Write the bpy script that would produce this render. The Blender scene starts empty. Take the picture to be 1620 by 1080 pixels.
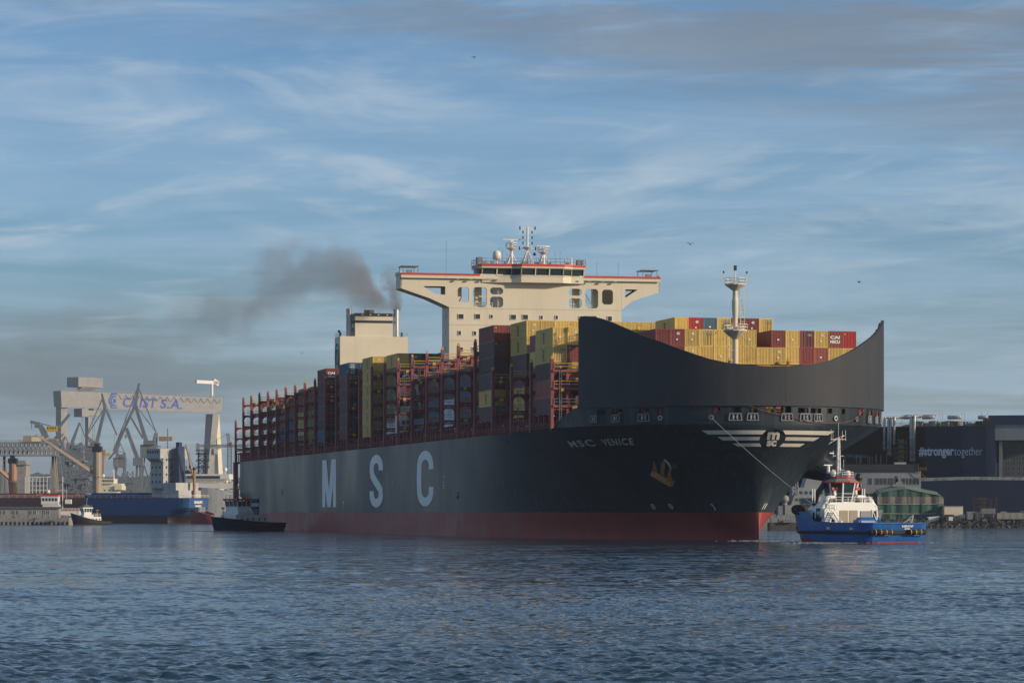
import bpy, math, random
import numpy as np
from mathutils import Vector, Matrix
R = math.radians
random.seed(7)
rng = np.random.default_rng(11)
S = bpy.context.scene
COL = S.collection

# ------------------------------------------------------------------ camera, sky, sun, exposure
FPX, CAMZ = 5000.0, 4.5              # focal length in photo pixels, eye height above the water
cam_d = bpy.data.cameras.new("camera")
cam_d.sensor_width = 36.0
cam_d.lens = 36.0 * FPX / 1620.0
cam_d.shift_y = 270.0 / 1620.0
cam_d.clip_start, cam_d.clip_end = 1.0, 40000.0
cam = bpy.data.objects.new("camera", cam_d)
COL.objects.link(cam)
cam.location = (0, 0, CAMZ)
cam.rotation_euler = (R(90), 0, 0)
S.camera = cam

SUN_EL, SUN_X, SUN_Y = 18.0, 0.935, -0.356
SUN_DIR = Vector((SUN_X * math.cos(R(SUN_EL)), SUN_Y * math.cos(R(SUN_EL)), math.sin(R(SUN_EL)))).normalized()
world = bpy.data.worlds.new("World")
S.world = world
world.use_nodes = True
def build_sky():
    nt = world.node_tree; N, L = nt.nodes, nt.links
    N.clear()
    out = N.new("ShaderNodeOutputWorld"); bg = N.new("ShaderNodeBackground")
    bg.inputs["Strength"].default_value = 0.107
    sky = N.new("ShaderNodeTexSky"); sky.sky_type = 'NISHITA'; sky.sun_disc = False
    sky.sun_elevation = R(SUN_EL); sky.sun_rotation = math.atan2(SUN_X, SUN_Y)
    sky.air_density = 1.0; sky.dust_density = 0.6; sky.ozone_density = 2.2
    tc = N.new("ShaderNodeTexCoord"); sep = N.new("ShaderNodeSeparateXYZ")
    L.new(tc.outputs["Generated"], sep.inputs[0])
    def math_(op, a, b=None, clamp=False):
        n = N.new("ShaderNodeMath"); n.operation = op; n.use_clamp = clamp
        for i, v in enumerate((a, b)):
            if v is None: continue
            if isinstance(v, (int, float)): n.inputs[i].default_value = v
            else: L.new(v, n.inputs[i])
        return n.outputs[0]
    z = math_('ADD', math_('MAXIMUM', sep.outputs[2], 0.0), 0.035)
    cx = math_('DIVIDE', sep.outputs[0], z); cy = math_('DIVIDE', sep.outputs[1], z)
    cmb = N.new("ShaderNodeCombineXYZ"); L.new(cx, cmb.inputs[0]); L.new(cy, cmb.inputs[1])
    def cloud(scale, sx, sy, rot, lo, hi, detail, off, rough=0.55, dist=0.6):
        mp = N.new("ShaderNodeMapping"); mp.inputs["Scale"].default_value = (sx, sy, 1)
        mp.inputs["Rotation"].default_value = (0, 0, rot); mp.inputs["Location"].default_value = off
        L.new(cmb.outputs[0], mp.inputs[0])
        n = N.new("ShaderNodeTexNoise"); n.inputs["Scale"].default_value = scale
        n.inputs["Detail"].default_value = detail; n.inputs["Roughness"].default_value = rough
        n.inputs["Distortion"].default_value = dist
        L.new(mp.outputs[0], n.inputs["Vector"])
        mr = N.new("ShaderNodeMapRange"); mr.interpolation_type = 'SMOOTHSTEP'
        mr.inputs["From Min"].default_value = lo; mr.inputs["From Max"].default_value = hi
        L.new(n.outputs["Fac"], mr.inputs["Value"])
        return mr.outputs["Result"]
    def mix(fac, a, b):
        m = N.new("ShaderNodeMix"); m.data_type = 'RGBA'
        L.new(fac, m.inputs["Factor"]); L.new(a, m.inputs["A"])
        if isinstance(b, tuple): m.inputs["B"].default_value = b
        else: L.new(b, m.inputs["B"])
        return m.outputs["Result"]
    # the clear sky a little bluer towards the zenith, milky air low down
    tint = N.new("ShaderNodeMix"); tint.data_type = 'RGBA'; tint.blend_type = 'MULTIPLY'
    tint.inputs["Factor"].default_value = 1.0; tint.inputs["B"].default_value = SKY_TINT
    L.new(sky.outputs[0], tint.inputs["A"])
    c = tint.outputs["Result"]
    hz = N.new("ShaderNodeMapRange"); hz.interpolation_type = 'SMOOTHSTEP'
    hz.inputs["From Min"].default_value = 0.0; hz.inputs["From Max"].default_value = 0.107
    hz.inputs["To Min"].default_value = 0.9; hz.inputs["To Max"].default_value = 0.0
    L.new(sep.outputs[2], hz.inputs["Value"])
    c = mix(hz.outputs["Result"], c, SKY_LOW)
    veil = cloud(0.9, 0.42, 0.55, 0.10, 0.30, 0.70, 8, (3.1, 1.7, 0), 0.62, 0.8)
    c = mix(math_('MULTIPLY', veil, 0.50), c, CLOUD_WHITE)
    cirrus = cloud(2.0, 0.62, 0.42, 0.30, 0.47, 0.82, 10, (7.3, -2.2, 0), 0.57, 1.5)
    fine = cloud(4.5, 0.5, 0.5, -0.25, 0.50, 0.85, 8, (1.3, 4.4, 0), 0.6, 1.0)
    up = N.new('ShaderNodeMapRange'); up.inputs['From Min'].default_value = 0.02; up.inputs['From Max'].default_value = 0.10; up.inputs['To Min'].default_value = 0.25
    L.new(sep.outputs[2], up.inputs['Value'])
    c = mix(math_('MULTIPLY', math_('MULTIPLY', fine, 0.32), up.outputs[0]), c, CLOUD_BRIGHT)
    c = mix(math_('MULTIPLY', math_('MULTIPLY', cirrus, 0.66), up.outputs[0]), c, CLOUD_BRIGHT)
    # darker broken cloud higher up, denser to the right
    grey = cloud(2.2, 0.5, 0.9, 0.1, 0.43, 0.60, 9, (-1.0, 5.5, 0), 0.6, 0.7)
    hi = N.new("ShaderNodeMapRange"); hi.interpolation_type = 'SMOOTHSTEP'
    hi.inputs["From Min"].default_value = 0.122; hi.inputs["From Max"].default_value = 0.165
    L.new(math_('ADD', sep.outputs[2], math_('MULTIPLY', sep.outputs[0], 0.16)), hi.inputs["Value"])
    c = mix(math_('MULTIPLY', math_('MULTIPLY', grey, hi.outputs["Result"]), 0.85), c, CLOUD_GREY)
    # distant flat cloud banks low over the yard on the left
    cm2 = N.new("ShaderNodeCombineXYZ"); L.new(math_('MULTIPLY', sep.outputs[0], 9.0), cm2.inputs[0]); L.new(math_('MULTIPLY', sep.outputs[2], 62.0), cm2.inputs[1])
    nb = N.new("ShaderNodeTexNoise"); nb.inputs["Scale"].default_value = 1.0; nb.inputs["Detail"].default_value = 7; nb.inputs["Roughness"].default_value = 0.5
    L.new(cm2.outputs[0], nb.inputs["Vector"])
    def mr(v, a, b):
        n = N.new("ShaderNodeMapRange"); n.interpolation_type = 'SMOOTHSTEP'; n.inputs["From Min"].default_value = a; n.inputs["From Max"].default_value = b; L.new(v, n.inputs["Value"]); return n.outputs["Result"]
    low = math_('MULTIPLY', mr(sep.outputs[2], 0.075, 0.035), mr(sep.outputs[0], 0.02, -0.12))
    bank = math_('MULTIPLY', low, mr(math_('ADD', nb.outputs["Fac"], math_('MULTIPLY', low, 0.12)), 0.46, 0.70))
    c = mix(math_('MULTIPLY', bank, 0.8), c, CLOUD_LOW)
    L.new(c, bg.inputs["Color"]); L.new(bg.outputs[0], out.inputs[0])
SKY_TINT = (0.56, 0.85, 1.20, 1)
SKY_LOW = (3.0, 3.6, 3.9, 1)
CLOUD_WHITE = (4.8, 6.5, 8.4, 1)
CLOUD_BRIGHT = (6.3, 7.2, 8.0, 1)
CLOUD_LOW = (1.9, 2.4, 2.9, 1)
CLOUD_GREY = (2.3, 2.9, 3.7, 1)
build_sky()
sun_d = bpy.data.lights.new("sun", 'SUN'); sun_d.energy = 5.0; sun_d.angle = R(0.6)
sun_d.color = (1.0, 0.82, 0.60)
sun = bpy.data.objects.new("sun", sun_d); COL.objects.link(sun)
sun.rotation_euler = SUN_DIR.to_track_quat('Z', 'Y').to_euler()
S.view_settings.view_transform = 'Standard'; S.view_settings.look = 'None'
S.view_settings.gamma = 1.0; S.view_settings.use_curve_mapping = False
S.view_settings.exposure = -0.30
S.cycles.use_denoising = True
S.cycles.max_bounces = 6; S.cycles.volume_bounces = 0
S.cycles.transparent_max_bounces = 16
S.cycles.volume_step_rate = 1.0; S.cycles.volume_max_steps = 256

# ------------------------------------------------------------------ helpers
def W(x, y, D):
    """a place D metres out that the photo shows at pixel x, y"""
    return Vector(((x - 810.0) * D / FPX, D, CAMZ + (810.0 - y) * D / FPX))

class MB:
    def __init__(s): s.v = []; s.f = []; s.m = []
    def add(s, vs, fs, m=0):
        o = len(s.v); s.v.extend([tuple(v) for v in vs])
        for f in fs: s.f.append([i + o for i in f]); s.m.append(m)
    def box(s, a, b, m=0):
        x0, y0, z0 = a; x1, y1, z1 = b
        s.add([(x0,y0,z0),(x1,y0,z0),(x1,y1,z0),(x0,y1,z0),(x0,y0,z1),(x1,y0,z1),(x1,y1,z1),(x0,y1,z1)],
              [(0,3,2,1),(4,5,6,7),(0,1,5,4),(1,2,6,5),(2,3,7,6),(3,0,4,7)], m)
        return s
    def cbox(s, c, d, m=0):
        return s.box((c[0]-d[0]/2, c[1]-d[1]/2, c[2]-d[2]/2), (c[0]+d[0]/2, c[1]+d[1]/2, c[2]+d[2]/2), m)
    def frame(s, p, q):
        p, q = Vector(p), Vector(q); d = (q - p); l = d.length or 1e-6; d = d / l
        up = Vector((0, 0, 1)) if abs(d.z) < 0.95 else Vector((1, 0, 0))
        a = d.cross(up).normalized(); b = a.cross(d).normalized()
        return p, q, a, b
    def bar(s, p, q, w, h=None, m=0, w2=None, h2=None):
        h = h or w; w2 = w2 or w; h2 = h2 or (h if w2 == w else w2)
        p, q, a, b = s.frame(p, q)
        vs = []
        for c, ww, hh in ((p, w, h), (q, w2, h2)):
            for i, j in ((-1,-1),(1,-1),(1,1),(-1,1)): vs.append(c + a*(ww/2*i) + b*(hh/2*j))
        s.add(vs, [(0,3,2,1),(4,5,6,7),(0,1,5,4),(1,2,6,5),(2,3,7,6),(3,0,4,7)], m)
        return s
    def tube(s, p, q, r, n=8, r2=None, m=0):
        r2 = r if r2 is None else r2
        p, q, a, b = s.frame(p, q)
        vs = []
        for c, rr in ((p, r), (q, r2)):
            for i in range(n):
                t = 2*math.pi*i/n; vs.append(c + a*(rr*math.cos(t)) + b*(rr*math.sin(t)))
        fs = [(i, (i+1) % n, n+(i+1) % n, n+i) for i in range(n)]
        fs += [tuple(range(n-1, -1, -1)), tuple(range(n, 2*n))]
        s.add(vs, fs, m); return s
    def path(s, pts, r, n=6, m=0):
        pts = [Vector(p) for p in pts]; rings = []
        for i, c in enumerate(pts):
            d = (pts[min(i+1, len(pts)-1)] - pts[max(i-1, 0)]).normalized()
            up = Vector((0, 0, 1)) if abs(d.z) < 0.9 else Vector((1, 0, 0))
            a = d.cross(up).normalized(); b = a.cross(d).normalized()
            rr = r[i] if isinstance(r, (list, tuple)) else r
            rings.append([c + a*(rr*math.cos(2*math.pi*k/n)) + b*(rr*math.sin(2*math.pi*k/n)) for k in range(n)])
        vs = [v for rg in rings for v in rg]; fs = []
        for i in range(len(pts)-1):
            for k in range(n): fs.append((i*n+k, i*n+(k+1) % n, (i+1)*n+(k+1) % n, (i+1)*n+k))
        fs += [tuple(range(n-1, -1, -1)), tuple(range((len(pts)-1)*n, len(pts)*n))]
        s.add(vs, fs, m); return s
    def sphere(s, c, r, n=12, k=8, m=0, sz=1.0):
        vs = []; fs = []
        for j in range(k+1):
            t = math.pi*j/k
            for i in range(n):
                a = 2*math.pi*i/n
                vs.append((c[0]+r*math.sin(t)*math.cos(a), c[1]+r*math.sin(t)*math.sin(a), c[2]+r*sz*math.cos(t)))
        for j in range(k):
            for i in range(n): fs.append((j*n+i, (j+1)*n+i, (j+1)*n+(i+1) % n, j*n+(i+1) % n))
        s.add(vs, fs, m); return s
    def prism(s, pts, ext, m=0):
        n = len(pts); e = Vector(ext); pts = [Vector(p) for p in pts]
        vs = pts + [p + e for p in pts]
        fs = [tuple(range(n-1, -1, -1)), tuple(range(n, 2*n))] + [(i, (i+1) % n, n+(i+1) % n, n+i) for i in range(n)]
        s.add(vs, fs, m); return s
    def lathe(s, prof, c=(0,0,0), n=16, m=0):
        vs = []; fs = []
        for r, z in prof:
            for i in range(n):
                a = 2*math.pi*i/n; vs.append((c[0]+r*math.cos(a), c[1]+r*math.sin(a), c[2]+z))
        for j in range(len(prof)-1):
            for i in range(n): fs.append((j*n+i, j*n+(i+1) % n, (j+1)*n+(i+1) % n, (j+1)*n+i))
        fs += [tuple(range(n-1, -1, -1)), tuple(range((len(prof)-1)*n, len(prof)*n))]
        s.add(vs, fs, m); return s
    def lattice(s, p, q, w, n, r, m=0, w2=None):
        """square lattice boom"""
        w2 = w2 or w
        p, q, a, b = s.frame(p, q); cs = []
        for i in range(n+1):
            t = i/n; c = p.lerp(q, t); ww = (w*(1-t)+w2*t)/2
            cs.append([c + a*ww*i1 + b*ww*j1 for i1, j1 in ((-1,-1),(1,-1),(1,1),(-1,1))])
        for k in range(4): s.bar(cs[0][k], cs[n][k], r*1.5, m=m)
        for i in range(n):
            for k in range(4):
                k2 = (k+1) % 4
                s.bar(cs[i][k], cs[i+1][k2] if i % 2 else cs[i+1][k2], r, m=m)
                if i: s.bar(cs[i][k], cs[i][k2], r, m=m)
        return s
    def rail(s, pts, h=1.05, r=0.035, step=1.8, m=0, mids=1):
        pts = [Vector(p) for p in pts]
        for a, b in zip(pts[:-1], pts[1:]):
            l = (b-a).length; n = max(1, int(l/step))
            for i in range(n+1):
                c = a.lerp(b, i/n); s.bar(c, c+Vector((0,0,h)), r*2, m=m)
            for k in range(mids+1):
                z = Vector((0, 0, h*(1-k/(mids+1)))); s.bar(a+z, b+z, r*2, m=m)
        return s
    def mesh(s, name, mats, smooth=False):
        me = bpy.data.meshes.new(name); me.from_pydata(s.v, [], s.f)
        if not isinstance(mats, (list, tuple)): mats = [mats]
        for m in mats: me.materials.append(m)
        if len(mats) > 1: me.polygons.foreach_set("material_index", s.m)
        if smooth: me.polygons.foreach_set("use_smooth", [True]*len(me.polygons))
        me.update(); return me
    def build(s, name, mats, parent=None, smooth=False, loc=None):
        return link(name, s.mesh(name, mats, smooth), parent, loc)

def link(name, me, parent=None, loc=None, rot=None):
    o = bpy.data.objects.new(name, me); COL.objects.link(o)
    if parent is not None: o.parent = parent
    if loc is not None: o.location = loc
    if rot is not None: o.rotation_euler = rot
    return o
def tag(o, label=None, cat=None, group=None, kind=None):
    if label: o["label"] = label
    if cat: o["category"] = cat
    if group: o["group"] = group
    if kind: o["kind"] = kind
    return o
def thing(name, label, cat, loc=(0,0,0), rz=0.0, group=None):
    o = bpy.data.objects.new(name, None); COL.objects.link(o)
    o.location = loc; o.rotation_euler = (0, 0, rz); o.empty_display_size = 0.5
    return tag(o, label, cat, group)

def mat(name, col, rough=0.6, metal=0.0, var=0.12, scale=0.6, streak=0.0, streak_col=(0.12,0.07,0.04), bump=0.0, bscale=4.0, spec=0.5, rand=0.0, stretch=(1,1,1), spots=0.0):
    m = bpy.data.materials.new(name); m.use_nodes = True
    nt = m.node_tree; N, L = nt.nodes, nt.links
    b = N["Principled BSDF"]
    b.inputs["Roughness"].default_value = rough; b.inputs["Metallic"].default_value = metal
    b.inputs["Specular IOR Level"].default_value = spec
    tc = N.new("ShaderNodeTexCoord")
    mp = N.new("ShaderNodeMapping"); mp.inputs["Scale"].default_value = stretch
    L.new(tc.outputs["Object"], mp.inputs[0])
    n = N.new("ShaderNodeTexNoise"); n.inputs["Scale"].default_value = scale; n.inputs["Detail"].default_value = 6
    L.new(mp.outputs[0], n.inputs["Vector"])
    mr = N.new("ShaderNodeMapRange"); mr.inputs["From Min"].default_value = 0.25; mr.inputs["From Max"].default_value = 0.75
    mr.inputs["To Min"].default_value = 1-var; mr.inputs["To Max"].default_value = 1+var
    L.new(n.outputs["Fac"], mr.inputs["Value"])
    val = mr.outputs["Result"]
    rr = N.new('ShaderNodeMapRange'); rr.inputs['From Min'].default_value = 0.3; rr.inputs['From Max'].default_value = 0.7
    rr.inputs['To Min'].default_value = max(0.05, rough-0.07); rr.inputs['To Max'].default_value = min(1.0, rough+0.12)
    L.new(n.outputs['Fac'], rr.inputs['Value']); L.new(rr.outputs['Result'], b.inputs['Roughness'])
    if rand:
        oi = N.new("ShaderNodeObjectInfo"); r2 = N.new("ShaderNodeMapRange")
        r2.inputs["To Min"].default_value = 1-rand; r2.inputs["To Max"].default_value = 1+rand
        L.new(oi.outputs["Random"], r2.inputs["Value"])
        mm = N.new("ShaderNodeMath"); mm.operation = 'MULTIPLY'; L.new(val, mm.inputs[0]); L.new(r2.outputs["Result"], mm.inputs[1]); val = mm.outputs[0]
    vm = N.new("ShaderNodeVectorMath"); vm.operation = 'SCALE'; vm.inputs[0].default_value = col[:3]
    L.new(val, vm.inputs["Scale"]); c = vm.outputs[0]
    def over(c, nscale, st, lo, hi, amt, colr, det=5):
        mp2 = N.new("ShaderNodeMapping"); mp2.inputs["Scale"].default_value = st; L.new(tc.outputs["Object"], mp2.inputs[0])
        n2 = N.new("ShaderNodeTexNoise"); n2.inputs["Scale"].default_value = nscale; n2.inputs["Detail"].default_value = det
        L.new(mp2.outputs[0], n2.inputs["Vector"])
        r = N.new("ShaderNodeMapRange"); r.inputs["From Min"].default_value = lo; r.inputs["From Max"].default_value = hi
        r.inputs["To Max"].default_value = amt; L.new(n2.outputs["Fac"], r.inputs["Value"])
        mx = N.new("ShaderNodeMix"); mx.data_type = 'RGBA'; L.new(r.outputs["Result"], mx.inputs["Factor"])
        L.new(c, mx.inputs["A"]); mx.inputs["B"].default_value = (*colr, 1); return mx.outputs["Result"]
    if streak: c = over(c, 1.0, (1.1, 1.1, 0.07), 0.52, 0.80, streak, streak_col)
    if spots: c = over(c, 1.6, (1, 1, 1), 0.60, 0.72, spots, streak_col, 8)
    L.new(c, b.inputs["Base Color"])
    if bump:
        n3 = N.new("ShaderNodeTexNoise"); n3.inputs["Scale"].default_value = bscale; n3.inputs["Detail"].default_value = 5
        L.new(tc.outputs["Object"], n3.inputs["Vector"])
        bp = N.new("ShaderNodeBump"); bp.inputs["Strength"].default_value = bump; bp.inputs["Distance"].default_value = 0.1
        L.new(n3.outputs["Fac"], bp.inputs["Height"]); L.new(bp.outputs[0], b.inputs["Normal"])
    return m
M = dict(
    hull=mat("ship_grey_paint", (0.019,0.028,0.037), 0.36, spec=0.30, var=0.30, scale=0.06, streak=0.45, streak_col=(0.10,0.105,0.10), stretch=(1,1,0.5), bump=0.25, bscale=0.30),
    boot=mat("red_antifouling", (0.30,0.045,0.035), 0.5, var=0.3, scale=0.2, streak=0.4, streak_col=(0.10,0.08,0.08)),
    deck=mat("deck_red", (0.13,0.04,0.035), 0.7),
    visor=mat("visor_grey_paint", (0.038,0.042,0.050), 0.62, var=0.2, scale=0.12, streak=0.35, streak_col=(0.075,0.07,0.065), spec=0.25, bump=0.25, bscale=0.5),
    cream=mat("cream_paint", (0.68,0.61,0.46), 0.5, var=0.05, scale=0.15, streak=0.18, streak_col=(0.42,0.33,0.22)),
    white=mat("white_paint", (0.72,0.70,0.66), 0.45, var=0.05, scale=0.5, streak=0.2, streak_col=(0.45,0.38,0.3)),
    letter=mat("white_lettering", (0.84,0.82,0.78), 0.5, var=0.1, scale=0.8, spots=0.5, streak_col=(0.2,0.2,0.2)),
    logo=mat("cream_lettering", (0.86,0.80,0.68), 0.5, var=0.05, scale=0.8),
    red=mat("red_paint", (0.55,0.06,0.04), 0.45, var=0.1),
    lash=mat("lashing_bridge_red", (0.24,0.062,0.06), 0.6, var=0.25, scale=0.5, streak=0.35, streak_col=(0.10,0.06,0.05)),
    yellow=mat("safety_yellow", (0.55,0.36,0.05), 0.5, var=0.1),
    steel=mat("bare_steel", (0.42,0.42,0.42), 0.35, metal=0.7, var=0.15, scale=2),
    dark=mat("dark_opening", (0.012,0.012,0.014), 0.7, var=0.1),
    black=mat("black_paint", (0.018,0.02,0.024), 0.45, var=0.2),
    rubber=mat("black_rubber", (0.012,0.012,0.013), 0.75, var=0.3, scale=3, bump=0.5),
    glass=mat("dark_window_glass", (0.03,0.05,0.055), 0.12, var=0.1),
    rust=mat("rusty_iron", (0.36,0.15,0.06), 0.8, var=0.4, scale=1.5, bump=0.5),
    rope=mat("pale_rope", (0.45,0.43,0.38), 0.8),
    grey=mat("light_grey_paint", (0.25,0.245,0.24), 0.5, var=0.12, scale=0.2, streak=0.3),
    midgrey=mat("mid_grey_paint", (0.20,0.22,0.24), 0.6, var=0.15, scale=0.2, streak=0.3),
    craneg=mat("crane_blue_grey", (0.15,0.17,0.195), 0.6, var=0.2, scale=0.2, streak=0.3),
    beige=mat("crane_beige", (0.33,0.27,0.20), 0.6, var=0.12, scale=0.2, streak=0.3),
    orange=mat("crane_orange", (0.34,0.19,0.10), 0.6, var=0.15, scale=0.2, streak=0.4),
    shipblue=mat("freighter_blue", (0.018,0.075,0.20), 0.5, var=0.15, scale=0.1, streak=0.35, streak_col=(0.05,0.06,0.10)),
    tugblue=mat("tug_blue", (0.008,0.11,0.36), 0.38, var=0.22, streak=0.3, streak_col=(0.02,0.06,0.15), scale=0.6),
    tugwhite=mat("tug_white", (0.80,0.78,0.72), 0.4, var=0.04, scale=0.6),
    navy=mat("navy_paint", (0.012,0.03,0.08), 0.4, var=0.2),
    hall=mat("hall_blue_cladding", (0.006,0.021,0.060), 0.7, var=0.15, scale=0.06, streak=0.2, streak_col=(0.03,0.05,0.08)),
    conc=mat("concrete", (0.27,0.26,0.24), 0.85, var=0.2, scale=0.4, streak=0.4, streak_col=(0.10,0.09,0.08)),
    darkconc=mat("dark_concrete", (0.07,0.068,0.065), 0.9, var=0.4, scale=0.5, bump=0.6),
    tan=mat("tan_shutter", (0.33,0.27,0.20), 0.6),
    green=mat("green_tarpaulin", (0.035,0.10,0.075), 0.75, var=0.3, scale=0.25, streak=0.3, streak_col=(0.12,0.16,0.13)),
    palegreen=mat("pale_tarpaulin", (0.17,0.155,0.14), 0.75, var=0.3, scale=0.3),
    forest=mat("forest_green", (0.018,0.030,0.028), 0.9, var=0.5, scale=0.05),
    pink=mat("lifeboat_orange", (0.75,0.12,0.08), 0.5),
    weathered=mat('weathered_white', (0.40,0.40,0.39), 0.6, var=0.15, scale=0.3, streak=0.4, streak_col=(0.22,0.17,0.13)),
    skin=mat("skin", (0.45,0.26,0.18), 0.6), hivis=mat("hi_vis_yellow", (0.75,0.85,0.05), 0.6),
)
_txt = {}
def text_geo(txt, bold=0.02, space=1.0):
    """flat filled lettering as (verts, faces), height of a capital = 1, starts at x = 0"""
    key = (txt, bold, space)
    if key in _txt: return _txt[key]
    cu = bpy.data.curves.new("t", 'FONT'); cu.body = txt; cu.offset = bold; cu.space_character = space; cu.resolution_u = 4
    o = bpy.data.objects.new("t", cu); COL.objects.link(o)
    dg = bpy.context.evaluated_depsgraph_get(); dg.update()
    me = o.evaluated_get(dg).to_mesh()
    vs = np.array([v.co[:2] for v in me.vertices]) if len(me.vertices) else np.zeros((0,2))
    fs = [list(p.vertices) for p in me.polygons]
    o.evaluated_get(dg).to_mesh_clear()
    bpy.data.objects.remove(o); bpy.data.curves.remove(cu)
    k = 0.729
    vs = vs / k; vs[:,0] -= vs[:,0].min()
    _txt[key] = (vs, fs, float(vs[:,0].max())); return _txt[key]
def put_text(mb, txt, fn, width, height, m=0, bold=0.02, space=1.0, slant=0.0):
    """fn(a, b) maps metres along and metres up to a point"""
    vs, fs, w = text_geo(txt, bold, space)
    kx = width/w
    mb.add([fn((v[0]+slant*v[1])*kx, v[1]*height) for v in vs], fs, m); return mb
def poly_map(mb, shapes, fn, m=0):
    for pts in shapes: mb.add([fn(*p) for p in pts], [tuple(range(len(pts)))], m)
def stroke(pts, wx, wy):
    """outline pieces of a stroke of horizontal width wx and vertical width wy along pts, as quads"""
    out = []; off = []
    for i in range(len(pts)):
        a = pts[max(i-1,0)]; b = pts[min(i+1,len(pts)-1)]
        dx, dy = (b[0]-a[0])/wx, (b[1]-a[1])/wy; l = math.hypot(dx, dy) or 1
        nx, ny = -dy/l*wx/2, dx/l*wy/2
        off.append(((pts[i][0]+nx, pts[i][1]+ny), (pts[i][0]-nx, pts[i][1]-ny)))
    for (a, b), (c, d) in zip(off[:-1], off[1:]): out.append([a, b, d, c])
    return out
def plate(mb, x0, x1, z0, z1, holes, fn, thick, m=0, corner=0.0):
    """plate in a plane (a along, z up) with rectangular holes; fn(a, z, d) gives the point at depth d"""
    xs = sorted({x0, x1, *[h[0] for h in holes], *[h[1] for h in holes]}); zs = sorted({z0, z1, *[h[2] for h in holes], *[h[3] for h in holes]})
    def hole(a, b): return any(h[0] < a < h[1] and h[2] < b < h[3] for h in holes)
    for i in range(len(xs)-1):
        j = 0
        while j < len(zs)-1:
            if hole((xs[i]+xs[i+1])/2, (zs[j]+zs[j+1])/2): j += 1; continue
            k = j
            while k+1 < len(zs)-1 and not hole((xs[i]+xs[i+1])/2, (zs[k+1]+zs[k+2])/2): k += 1
            a, b, c, d = xs[i], xs[i+1], zs[j], zs[k+1]
            vs = [fn(a,c,0),fn(b,c,0),fn(b,d,0),fn(a,d,0),fn(a,c,thick),fn(b,c,thick),fn(b,d,thick),fn(a,d,thick)]
            fs = [(0,1,2,3),(7,6,5,4)]
            # only outer rims and hole rims
            cz = (c+d)/2
            if i == 0 or hole((xs[i-1]+xs[i])/2, zs[j]+1e-3) or hole((xs[i-1]+xs[i])/2, cz) or hole((xs[i-1]+xs[i])/2, d-1e-3): fs.append((0,3,7,4))
            if i == len(xs)-2 or hole((xs[i+1]+xs[min(i+2,len(xs)-1)])/2, c+1e-3) or hole((xs[i+1]+xs[min(i+2,len(xs)-1)])/2, cz) or hole((xs[i+1]+xs[min(i+2,len(xs)-1)])/2, d-1e-3): fs.append((1,5,6,2))
            fs += [(0,4,5,1),(3,2,6,7)]
            mb.add(vs, fs, m); j = k+1
    if corner:
        for h in holes:
            for (cx, cz, sx, sz) in ((h[0],h[2],1,1),(h[1],h[2],-1,1),(h[0],h[3],1,-1),(h[1],h[3],-1,-1)):
                c = corner; e = 0.004
                tri = [(cx-sx*e, cz-sz*e), (cx+sx*c, cz-sz*e), (cx+sx*c*0.35, cz+sz*c*0.35), (cx-sx*e, cz+sz*c)]
                vs = [fn(a, b, e) for a, b in tri] + [fn(a, b, thick-e) for a, b in tri]
                mb.add(vs, [(0,1,2,3),(7,6,5,4),(1,5,6,2),(2,6,7,3)], m)
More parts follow.
